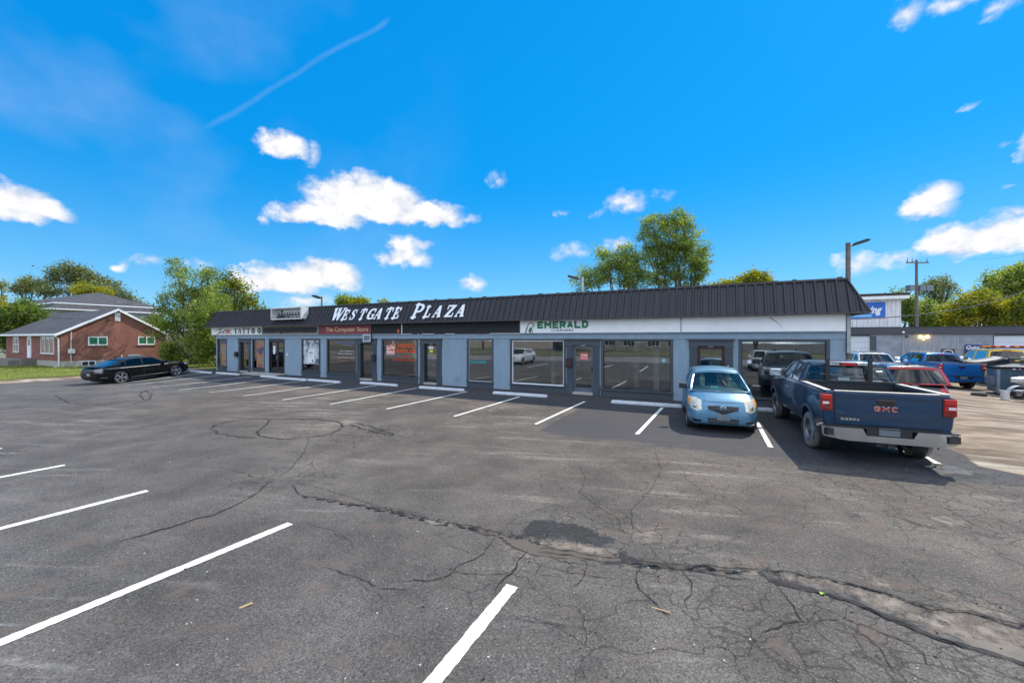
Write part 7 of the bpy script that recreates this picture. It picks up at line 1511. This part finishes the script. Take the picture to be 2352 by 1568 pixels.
    # arches, doors, handles
    for s_, d in ((1, 'L'), (-1, 'R')):
        for ax in sp['axles']:
            L_, R_ = [], []; Ra = R + .075
            for i in range(25):
                a = math.radians(-18 + 216 * i / 24)
                for rad, lst in ((Ra + .002, L_), (Ra + .055, R_)):
                    h, nr = hit(bv, d, ax + rad * math.cos(a), R + .03 + rad * math.sin(a)); lst.append((h if h is not None else Vector((ax + rad * math.cos(a), s_ * .98, R + .03 + rad * math.sin(a)))) + nr * (.018 if rad < Ra + .03 else .006))
            L_ = [Vector((p.x, s_ * max(abs(p.y), .97), p.z)) for p in L_]; R_ = [Vector((p.x, s_ * max(abs(p.y), .95), p.z)) for p in R_]
            b = MB(); b.grid([L_, R_], flip=s_ > 0); solid(b.v, b.f, .012, 'wheel_arch_lip', spec.get('arch', pm), root, True)
        ln = [[(1.18, zb_), (1.16, .62), (1.1, .52)], [(.21, zb_), (.20, .52)], [(xc - .105, bz), (xc - .105, .50)]]
        if xc < -1: ln.append([(xc + .12, zb_), (xc + .10, .95), (xc + .28, .52)])
        else: ln.append([(xc + .12, zb_), (xc + .10, .52)])
        for q in ln: seam(bv, d, q, root, w=.014)
        for hx__ in ((.30, xc + .24) if xc < -1 else (.34, .08)):
            h, _ = hit(bv, d, hx__, 1.14 + bz - 1.38); b = MB(); b.obox(h + Vector((0, s_ * .025, 0)), (1, 0, 0), .10, .014, .018); b.build('door_handle', spec.get('handle', pm), root, bevel=.006)
        seam(bv, d, [(-.6, .52), (1.2, .52)], root, w=.03, m=BLACKPL, name='rocker_trim')
        patch(bv, 'f', [(s_ * .62, 1.06), (s_ * .92, 1.05)], [(s_ * .62, .84), (s_ * .92, .86)], 'headlight', WHITEL, root, nu=8)
    patch(bv, 'f', [(-.58, 1.06), (.58, 1.06)], [(-.56, .72), (.56, .72)], 'grille', CHROME, root)
    mirror_part(root, 1.02, .96, zb_ + .07, spec.get('mirrorm', BLACKPL), 1.35)
    rp = g['rpt']; c = rp(0, .97); b = MB(); b.box(c.x - .022, c.x + .03, -.20, .20, c.z - .02, c.z + .022); b.build('high_stop_lamp', REDL, root, bevel=.006)
    place(root, *spec['at']); root['g'] = 0; del root['g']; return root, g, sp, tg, xr, bz
NAVY = mat('navy_truck_paint', (.002, .034, .088), rough=.30, metal=.3, spec=.25, coat=.8, var=.10, vscale=1.5, dirt=.04)
root, g, sp, tg, xr, bz = pickup(dict(paint=NAVY, label='navy blue pickup truck seen from behind with black headache rack and chrome bumper', rim='steel', rimm=STEEL, tyre=DUSTY, cap=mat('worn_rail', (.42, .40, .36), .5, .3, var=.2), bumper=mat('dull_chrome', (.40, .41, .43), .27, .95, var=.12, dirt=.10), handle=CHROME, mirrorm=mat('mirror_chrome', (.5, .52, .54), .2, .9), arch=mat('dusty_arch', (.055, .075, .10), .6, var=.2, dirt=.4), at=(8.25, 10.17, (.40, .917))))
# letters on the tailgate
block_text('GMC', (-.175, .175, bz - .350, bz - .258), .028, CHROME, tg, lambda x, z, d: (xr - .019 - d, -x, z), .006); block_text('GMC', (-.166, .166, bz - .342, bz - .266), .017, mat('badge_red', (.36, .008, .03), .3, coat=.5), tg, lambda x, z, d: (xr - .034 - d, -x, z), .002)
block_text('SIERRA', (-.70, -.40, bz - .560, bz - .515), .011, CHROME, tg, lambda x, z, d: (xr - .025 - d, -x, z), .004)
b = MB(); b.box(xr - .0275, xr - .0265, -.755, .755, bz - .112, bz - .100); b.box(xr - .0255, xr - .0245, -.77, .77, bz - .495, bz - .480); b.build('pressing_shade_line', BLACKPL, tg)  # black strips draw in the shade along the tailgate pressings
bm_ = MB(); P0 = g['rpt'](0, .5)
for s_ in (-1, 1): bm_.box(-.865, -.80, s_ * .40 - .035, s_ * .40 + .035, bz - .02, 1.945)
for z in (1.60, 1.50): bm_.box(-.85, -.84, -.88, .88, z, z + .010)
bm_.box(-.855, -.815, -.38, .38, 1.79, 1.845); bm_.box(-.88, -.79, -.93, .93, bz + .0, bz + .05)
hr = bm_.build('headache_rack', mat('rack_black', (.015, .015, .016), .55), root)
b = MB(); b.box(-.868, -.856, -.14, .14, 1.785, 1.85); b.build('rack_lamp', REDL, hr, bevel=.005); pt_text('BACK', (-.355, -.17, 1.800, 1.835), WHITEF, hr, -.856, -1, bold=.04, depth=.002); pt_text('RACK', (.17, .355, 1.800, 1.835), WHITEF, hr, -.856, -1, bold=.04, depth=.002)
b = MB(); b.obox(g['rpt'](.05, .26) + Vector((.08, 0, 0)), (0, 1, 0), .11, .004, .045); b.build('window_card', WHITEF, root); b = MB(); b.box(-.60, -.40, -.72, .0, 1.36, 1.44); b.build('parcel', mat('cardboard', (.30, .19, .10), .8), root)
b = MB(); b.obox(g['rpt'](-.62, .20) + Vector((-.006, 0, 0)), (0, 1, 0), .085, .002, .018); b.build('window_sticker', WHITEF, root)
BLUE = paint('bright_blue_paint', (.006, .13, .42), .45, .28, .06)
rt = pickup(dict(paint=BLUE, label='bright blue pickup truck parked in the yard before the grey garage', bz=1.42, roof=1.94, xc=-1.15, rim='alloy', rimm=STEEL, gm=CAR_GLASS_DARK, rg=CAR_GLASS_DARK, tl=(1.08, 1.37), bumper=BLUE, mirrorm=CHROME, at=(25.9, 24.8, (.33, .944))))
b = MB(); h = rt[4] - .019; b.lathe([(0, -.006), (.10, -.004), (.12, 0)], 20, axis='x', c=(h, 0, 1.20)); o = b.build('badge', mat('badge_navy', (.01, .04, .2), .2, coat=.5), rt[3]); o.scale = (1, 1, 1)
b = MB(); b.box(-2.05, -1.2, -.75, .2, 1.05, 1.36); b.build('cargo_box', mat('cargo_grey', (.45, .46, .46), .6, var=.3, vscale=6), rt[0], bevel=.02)
t = thing('hood_panel', 'loose grey and black curved panel sticking out of the bright blue truck bed', 'panel', (26.2, 23.0, -.40), -.15)
b = MB(); b.grid([[(-.2 + i * .16, j * .16 - .3, 1.47 + .0032 * (i - 2) ** 2 + .015 * j) for i in range(12)] for j in range(5)]); solid(b.v, b.f, .03, 'panel', mat('grey_panel', (.07, .072, .075), .5, var=.3), t, True)
b = MB(); b.tube([(-.2, -.3, 1.46), (.7, -.3, 1.43), (1.5, -.3, 1.66)], .04); b.build('panel_edge', BLACKPL, t)
YEL = paint('yellow_truck_paint', (.85, .52, .01), .1, .3, .05)
rt = pickup(dict(paint=YEL, label='yellow truck with amber light bar on its roof and black rear bed', bz=1.50, roof=2.16, xc=-.95, rim='steel', gm=CAR_GLASS_DARK, rg=CAR_GLASS_DARK, bumper=BLACKPL, at=(30.34, 25.1, (.36, .933))))
r0, g0_ = rt[0], rt[1]; lb = MB(); lb.box(-.80, -.55, -1.05, 1.05, 2.24, 2.30); lo = lb.build('light_bar', BLACKPL, r0)
for i, mm in enumerate((AMBER, REDL, AMBER, REDL, WHITEL, REDL, AMBER, REDL, AMBER, AMBER)): lb = MB(); y = -1.04 + i * .208; lb.box(-.81, -.54, y, y + .196, 2.30, 2.40); lb.build('beacon', mm, lo, bevel=.015)
b = MB(); b.box(-2.8, -1.15, -1.02, 1.02, .75, 1.66); b.box(-2.9, -2.8, -1.04, 1.04, .7, 1.74); b.build('utility_body', mat('body_black', (.012, .012, .015), .4, coat=.3), r0, bevel=.015)
b = MB(); [b.box(-2.905, -2.90, -.98 + i * .4, -.8 + i * .4, 1.55, 1.62) for i in range(5)]; b.build('reflector_tape', mat('tape_yellow', (.7, .5, .05), .5), r0)
# --- boxy suv family
def suv(label, pm, at, Hh=1.60, L=4.2, gm=CAR_GLASS_DARK, rearm=None, rails=True, name='suv', roofm=None, lo=None, group=None):
    root = thing(name, label, 'car', group=group); h = L / 2; q = Hh - 1.60; bl = 1.06 + q * .4
    sp = dict(x0=-h, x1=h, R=.345, track=.78, axles=(h - .85, -h + .78), paint=lo or pm, kf=.22, kr=.13, rf=.45, rr=.35, zt=[(-h,bl-.12),(-h+.08,bl-.01),(-h+.3,bl),(h-1.3,bl+.0),(h-.9,bl-.03),(h-.25,bl-.14),(h,bl-.28)], zb=[(-h,.42),(-h+.15,.28),(-h+.5,.20),(h-.5,.20),(h-.15,.24),(h,.34)],
        zs=[(-h,bl-.18),(-h+.3,bl-.06),(h-1.3,bl-.09),(h-.4,bl-.2),(h,bl-.42)], w=[(-h,.85),(-h+.6,.90),(0,.89),(h-.7,.90),(h,.82)])
    r, bv = make_body(sp, root); wheels(root, sp); zr = Hh - .055
    g = dict(zb=bl - .02, zr=zr, wb=.835, wr=.665, front=(0, 1), rear=(5, 6), crown=.045, bf=.12, br=.08, ri=(.10, .06, .90), rearglass=gm, roofm=roofm or pm,
        out=[(h-.95,bl-.02),(h-1.65,zr-.06),(h-1.95,zr-.015),(0,zr),(-h+.7,zr-.01),(-h+.22,zr-.05),(-h+.05,bl-.02),(0,bl-.02)],
        win=[[(h-1.22,bl+.04),(h-1.72,zr-.11),(h-2.0,zr-.075),(.12,zr-.07),(.12,bl+.03)],[(.03,bl+.03),(.03,zr-.07),(-.75,zr-.07),(-.80,bl+.04)],[(-.90,bl+.05),(-.86,zr-.08),(-h+.55,zr-.10),(-h+.42,bl+.12)]])
    greenhouse(root, g, pm, gm, rearm=rearm); interior(root, g, h - 1.15, (.25, -.7), bl + .02)
    for s_, d in ((1, 'L'), (-1, 'R')):
        patch(bv, 'f', [(s_ * .52, bl - .26), (s_ * .80, bl - .22)], [(s_ * .52, bl - .42), (s_ * .80, bl - .38)], 'headlight', WHITEL, root, nu=8)
        patch(bv, 'r', [(s_ * .60, bl - .06), (s_ * .84, bl - .06)], [(s_ * .72, bl - .16), (s_ * .86, bl - .22)], 'tail_light', rearm or REDL, root, nu=8)
        for ln in ([(h - 1.18, bl - .05), (h - 1.2, .3)], [(.07, bl - .04), (.06, .28)], [(-.84, bl - .04), (-.72, .3)]): seam(bv, d, ln, root)
        b = MB(); b.tube([(h - 1.9, s_ * .62, zr + .02), (h - 2.0, s_ * .61, zr + .07), (-h + .6, s_ * .61, zr + .07), (-h + .45, s_ * .62, zr + .015)], .018, 6)
        if rails: b.build('roof_rail', SILVER if rails != 'black' else BLACKPL, root, smooth=True)
    patch(bv, 'f', [(-.40, bl - .30), (.40, bl - .30)], [(-.36, .50), (.36, .50)], 'grille', BLACKPL, root); patch(bv, 'r', [(-.17, .80), (.17, .80)], [(-.17, .66), (.17, .66)], 'licence_plate', PLATE2, root, off=.01)
    mirror_part(root, h - 1.28, .84, bl + .03, pm); b = MB(); b.add([(-h + .55, -.025, zr + .04), (-h + .55, .025, zr + .04), (-h + .40, .02, zr + .03), (-h + .40, -.02, zr + .03), (-h + .42, 0, zr + .11)], [(0, 4, 1), (1, 4, 2), (2, 4, 3), (3, 4, 0), (0, 1, 2, 3)]); b.build('antenna_fin', BLACKPL, root)
    place(root, *at); return root, g, bv
P_BK2 = paint('dark_crossover_paint', (.012, .014, .020), .3, .25, .08, dirt=.08)
root, g, bv = suv('black boxy hatch with red lamps framing its rear window, beside the navy pickup', P_BK2, (12.94, 13.93, (.40, .917)), 1.60, 4.2, rearm=REDL, rails=False, name='hatchback')
patch(bv, 'r', [(-.70, 1.055), (.70, 1.055)], [(-.66, .80), (.66, .80)], 'tailgate_gloss_panel', BLACKGL, root, off=.010)
for s_ in (1, -1): patch(bv, 'r', [(s_ * .70, 1.06), (s_ * .87, 1.06)], [(s_ * .52, .83), (s_ * .80, .76)], 'tail_light', REDL, root, off=.014, nu=8)
h, _ = hit(bv, 'r', 0, .98); c = h + Vector((-.02, 0, 0)); b = MB(); n = 20; b.tube([(c.x - .02, .085 * math.cos(2 * math.pi * k / n), c.z + .038 * math.sin(2 * math.pi * k / n)) for k in range(n + 1)], .005, 5, caps=False); b.build('emblem', WHITEF, root); pt_text('KIA', (-.055, .055, c.z - .018, c.z + .018), WHITEF, root, c.x - .02, -1, bold=.04, depth=.003)
b = MB(); a0, a1 = g['rpt'](-.1, .07) + Vector((-.02, 0, 0)), g['rpt'](.75, .14) + Vector((-.02, 0, 0)); b.tube([a0, a0.lerp(a1, .5), a1], .010, 5); b.build('wiper', BLACKPL, root)
root, g, bv = suv('white crossover with silver roof rails parked beside the plaza corner', P_WHITE, (21.6, 24.2, (-.42, -.90)), 1.72, 4.7, gm=CAR_GLASS, name='suv'); 
b = MB(); b.box(-.9, .55, -.45, .45, 1.715, 1.722); b.build('sunroof', BLACKGL, root)
suv('dark crossover whose roof shows behind the white one', paint('charcoal_paint', (.02, .022, .024), .4, .3, .05), (27.2, 31.2, (-.5, -.86)), 1.72, 4.6, gm=CAR_GLASS_DARK, rails=False, name='suv')
# --- cars across the lot, mirrored in the windows
G4 = 'white cars across the lot mirrored in the windows'
w_ = loc2w(-21.2, -18.9); sedan('white sedan across the lot mirrored in the left cleaners window', P_WHITE, CAR_GLASS_DARK, w_[0], w_[1], (NN[0] + .1, NN[1]), rim='alloy', rimm=STEEL, group=G4, R=.33)
w_ = loc2w(-.55, -19.2); sedan('white sedan mirrored in the window behind the navy pickup', P_WHITE, CAR_GLASS_DARK, w_[0], w_[1], (NN[0], NN[1]), rim='alloy', rimm=STEEL, group=G4, R=.33)
# --- dumpster, trailer and yard clutter
t = thing('dumpster', 'dark blue steel dumpster with sagging black lid and yellow warning triangle', 'dumpster', (24.45, 20.1, float(H(24.5, 20.3))), -.66)
DB = mat('dumpster_blue', (.035, .075, .11), .6, .2, var=.2, vscale=3, dirt=.35); DS = mat('dumpster_side', (.17, .215, .26), .6, .2, var=.2, vscale=3, dirt=.3)
b = MB(); b.box(0, 3.2, 0, 1.7, .10, 1.28); b.build('bin', DB, t, bevel=.02)
b = MB(); b.box(-.012, 0.0, .02, 1.68, .12, 1.26); b.box(-.05, .06, -.05, .05, .1, 1.28); b.build('side_panel', DS, t)
b = MB(); b.box(-.05, 3.25, -.06, 1.75, 1.28, 1.34); [b.box(.35 + i * .8, .42 + i * .8, -.05, 0, .12, 1.28) for i in range(1, 4)]; b.build('rim', mat('dumpster_rim', (.06, .06, .06), .6, var=.3, dirt=.3), t)
b = MB(); b.box(-.22, -.013, .25, .95, .82, .92); b.box(-.22, -.17, .25, .95, .50, .82); b.box(-.22, -.013, .25, .32, .5, .82); b.build('fork_pocket', DS, t)
b = MB(); rr = random.Random(2); b.grid([[(-.1 + i * .30, -.10 + j * .47, 1.37 + .03 * i ** .9 + .05 * math.sin(i * 1.1 + j) * (.5 + .1 * j) + rr.uniform(-.01, .01)) for i in range(12)] for j in range(5)]); solid(b.v, b.f, .03, 'lid', mat('lid_black', (.02, .02, .021), .45, var=.3), t, True)
b = MB(); rr = random.Random(9)
for i in range(14): b.obox((.5 + i * .18, -.04, 1.33 + .015 * i), (1, .2, rr.uniform(-.4, .4)), rr.uniform(.04, .09), .03, rr.uniform(.02, .04), i % 3)
b.build('rubbish', [mat('rub_white', (.6, .6, .6), .7), mat('rub_pink', (.5, .2, .3), .7), mat('rub_blue', (.1, .15, .4), .7)], t)
b = MB(); b.add([(1.02, -.012, .62), (1.62, -.012, .62), (1.32, -.012, 1.13), (1.02, -.006, .62), (1.62, -.006, .62), (1.32, -.006, 1.13)], [(2, 1, 0), (3, 4, 5), (0, 1, 4, 3), (1, 2, 5, 4), (2, 0, 3, 5)]); b.build('warning_triangle', mat('warn_yellow', (.75, .52, .01), .6), t); b = MB(); b.box(1.24, 1.40, -.018, -.013, .70, .80); b.box(1.28, 1.36, -.018, -.013, .82, .88); b.build('warning_mark', BLACKPL, t)
b = MB(); b.prism(rrect(1.9, 2.75, .66, 1.12, .05), .012, .018, f=lambda x, z, d: (x, -d, z)); lp = b.build('notice_plate', mat('plate_white', (.6, .64, .64), .6, dirt=.2), t)
for i, (x, h_) in enumerate(((2.05, .15), (2.2, .22), (2.38, .1), (2.5, .18))): b = MB(); b.box(x, x + .025, -.024, -.019, .85, .85 + h_); b.build('lettering', BLACKPL, lp)
t = thing('hose_ring', 'pale ring shaped coil lying on the dumpster lid', 'coil', (26.55, 20.35, float(H(24.5, 20.3)) + 1.72), 0)
for i, (rr_, zz_) in enumerate(((.40, .03), (.36, .09), (.39, .15))): b = MB(); b.tube([(rr_ * math.cos(k * math.pi / 14), rr_ * math.sin(k * math.pi / 14), zz_) for k in range(29)], .035, 7, caps=False); b.build('coil', mat('coil_cream', (.62, .56, .38), .6), t, smooth=True)
t = thing('white_bucket', 'white plastic bucket standing before the dumpster', 'bucket', (22.75, 18.45, float(H(22.8, 18.5)))); b = MB(); b.lathe([(0, 0), (.13, 0), (.155, .40), (.165, .40), (.165, .43), (.145, .43), (.125, .03), (0, .03)], 20); b.build('pail', mat('bucket_white', (.62, .60, .60), .5, var=.1, dirt=.2), t, smooth=True); b = MB(); b.tube([(.165 * math.cos(a), .165 * math.sin(a) , .36 - .10 * abs(math.sin(a))) for a in np.linspace(0, math.pi, 12)], .006, 5); b.build('handle', STEEL, t)
t = thing('spare_tyre', 'black tyre lying flat on the dirt of the yard', 'tyre', (22.9, 19.6, float(H(22.9, 19.6)))); b = MB(); b.lathe([(.16, .02), (.17, 0), (.25, 0), (.28, .04), (.28, .09), (.25, .13), (.17, .13), (.16, .11)], 26, close=True); b.build('tyre', RUBBER, t, smooth=True); b = MB(); b.lathe([(0, .05), (.12, .05), (.16, .09)], 20); b.build('rim', STEEL, t)
tr_ = thing('watercraft_trailer', 'small galvanised trailer with grey mudguards carrying the watercraft', 'trailer', (23.6, 17.6, float(H(23.4, 17.7))), math.atan2(-.25, .97))
b = MB(); b.tube([(-.6, -.05, .42), (3.0, -.05, .42)], .04, 6); b.tube([(-.4, .95, .42), (3.0, .95, .42)], .04, 6); b.tube([(-.5, .0, .42), (-.5, .9, .42)], .04, 6); b.tube([(.1, -.35, .30), (.1, 1.25, .30)], .035, 6); b.build('frame', mat('galv_trailer', (.40, .42, .44), .4, .6, var=.15), tr_)
td, rd, tm, rms = wheel_data(.255, .16, 'steel', RUBBER, mat('white_wheel', (.6, .6, .58), .5))
for y in (-.42, 1.32):
    wo = td.build('wheel', tm, tr_, smooth=True); ro = rd.build('rim', rms, wo, smooth=True); wo.location = (.0, y, .255); wo.rotation_euler = (0, 0, math.pi if y < 0 else 0)
    b = MB(); rows = []
    for yy in (-.12, .12): rows.append([(.36 * math.cos(a) * (1 if abs(math.cos(a)) < .8 else 1.05), y + yy, .28 + .33 * math.sin(a)) for a in np.linspace(math.radians(8), math.radians(172), 14)])
    b.grid(rows); solid(b.v, b.f, .015, 'mudguard', mat('guard_grey', (.42, .46, .48), .5, var=.1), tr_, True)
b = MB(); b.box(-.62, -.55, -.28, -.02, .42, .56); b.build('tail_light', REDL, tr_)
wc = thing('personal_watercraft', 'white and grey personal watercraft with yellow side panel on the trailer', 'watercraft', (23.6, 17.6, float(H(23.4, 17.7)) + .40), math.atan2(-.25, .97))
def hull(y): pass
b = MB(); rows = []
for t_ in np.linspace(0, 1, 14):
    x = -.95 + 3.2 * t_; wd = .50 * math.sin(math.pi * min(1, t_ * 1.35 + .02) / 2) ** .8; zt_ = .62 + .10 * t_ - .0 * t_; zb_ = .52 - .44 * min(1, t_ * 2.2) ** .7
    rows.append([(x, .45, zb_), (x, .45 - wd * .6, zb_ + .06), (x, .45 - wd, zt_ - .16), (x, .45 - wd * 1.05, zt_), (x, .45, zt_ + .05), (x, .45 + wd * 1.05, zt_), (x, .45 + wd, zt_ - .16), (x, .45 + wd * .6, zb_ + .06), (x, .45, zb_)])
b.grid(rows, flip=True); b.build('hull', mat('hull_grey', (.42, .43, .44), .3, coat=.5, var=.1), wc, smooth=True)
b = MB(); rows = []
for t_ in np.linspace(0, 1, 12):
    x = -.80 + 2.9 * t_; wd = .46 * math.sin(math.pi * min(1, t_ * 1.4 + .02) / 2) ** .8; z = .66 + .10 * t_ + .22 * math.sin(math.pi * min(1, t_ * .9)) ** 2
    rows.append([(x, .45 - wd, .64 + .09 * t_), (x, .45 - wd * .5, z), (x, .45, z + .03), (x, .45 + wd * .5, z), (x, .45 + wd, .64 + .09 * t_)])
b.grid(rows, flip=True); b.build('deck', mat('deck_white', (.70, .71, .72), .25, coat=.6, var=.05), wc, smooth=True)
b = MB(); b.add([(-.30, -.045, .50), (1.9, -.115, .52), (1.9, -.115, .68), (-.30, -.075, .64), (-.30, -.035, .50), (1.9, -.10, .52), (1.9, -.10, .68), (-.3, -.065, .64)], [(0, 1, 2, 3), (7, 6, 5, 4), (3, 2, 6, 7), (0, 4, 5, 1)]); b.build('side_panel', mat('watercraft_yellow', (.72, .46, .02), .4), wc)
b = MB(); b.obox((.75, .45, 1.06), (0, 1, 0), .34, .03, .025); b.obox((.95, .45, .98), (1, 0, .3), .2, .12, .08); b.build('handlebar', BLACKPL, wc)
b = MB(); b.obox((1.6, .45, .96), (1, 0, 0), .5, .16, .09); b.build('seat', BLACKPL, wc, bevel=.04)
# --- litter on the lot
t = GP(1887, 1365); b = MB(); b.add([(-.02, -.02, .012), (.025, -.012, .02), (.03, .02, .012), (-.01, .022, .018)], [(0, 1, 2, 3)]); o = b.build('green_leaf', mat('leaf_litter', (.18, .30, .02), .6)); o.location = t; tag(o, 'bright green leaf lying in the worn trench', 'leaf')
for (px, py, ln, an, lb) in ((565, 1392, .05, .6, 'curled dry leaf lying below the left painted line'), (1518, 1402, .08, -.6, 'thin straw twig lying on the cracked asphalt')):
    t = GP(px, py); b = MB(); b.obox((0, 0, .008), (1, 0, .1), ln, .006 if 'straw' in lb else .014, .004); o = b.build('dry_twig' if 'straw' in lb else 'dry_leaf', mat('straw', (.42, .30, .15), .8)); o.location = t; o.rotation_euler = (0, 0, an); tag(o, lb, 'twig' if 'straw' in lb else 'leaf')
gm_ = MB(); rs = np.random.RandomState(12)
for _ in range(170):
    q = pl([(rs.uniform(100, 2300), rs.uniform(1060, 1560))])[0]; s_ = rs.uniform(.003, .009); gm_.obox((q[0], q[1], float(H(q[0], q[1])) + s_ * .6), (rs.normal(), rs.normal(), .2), s_, s_ * .7, s_ * .6, int(rs.rand() > .6))
o = gm_.build('loose_gravel', [mat('gravel_dark', (.03, .03, .03), .9), mat('gravel_pale', (.45, .42, .38), .9)]); tag(o, 'loose stone chips scattered on the asphalt', 'gravel', kind='stuff')
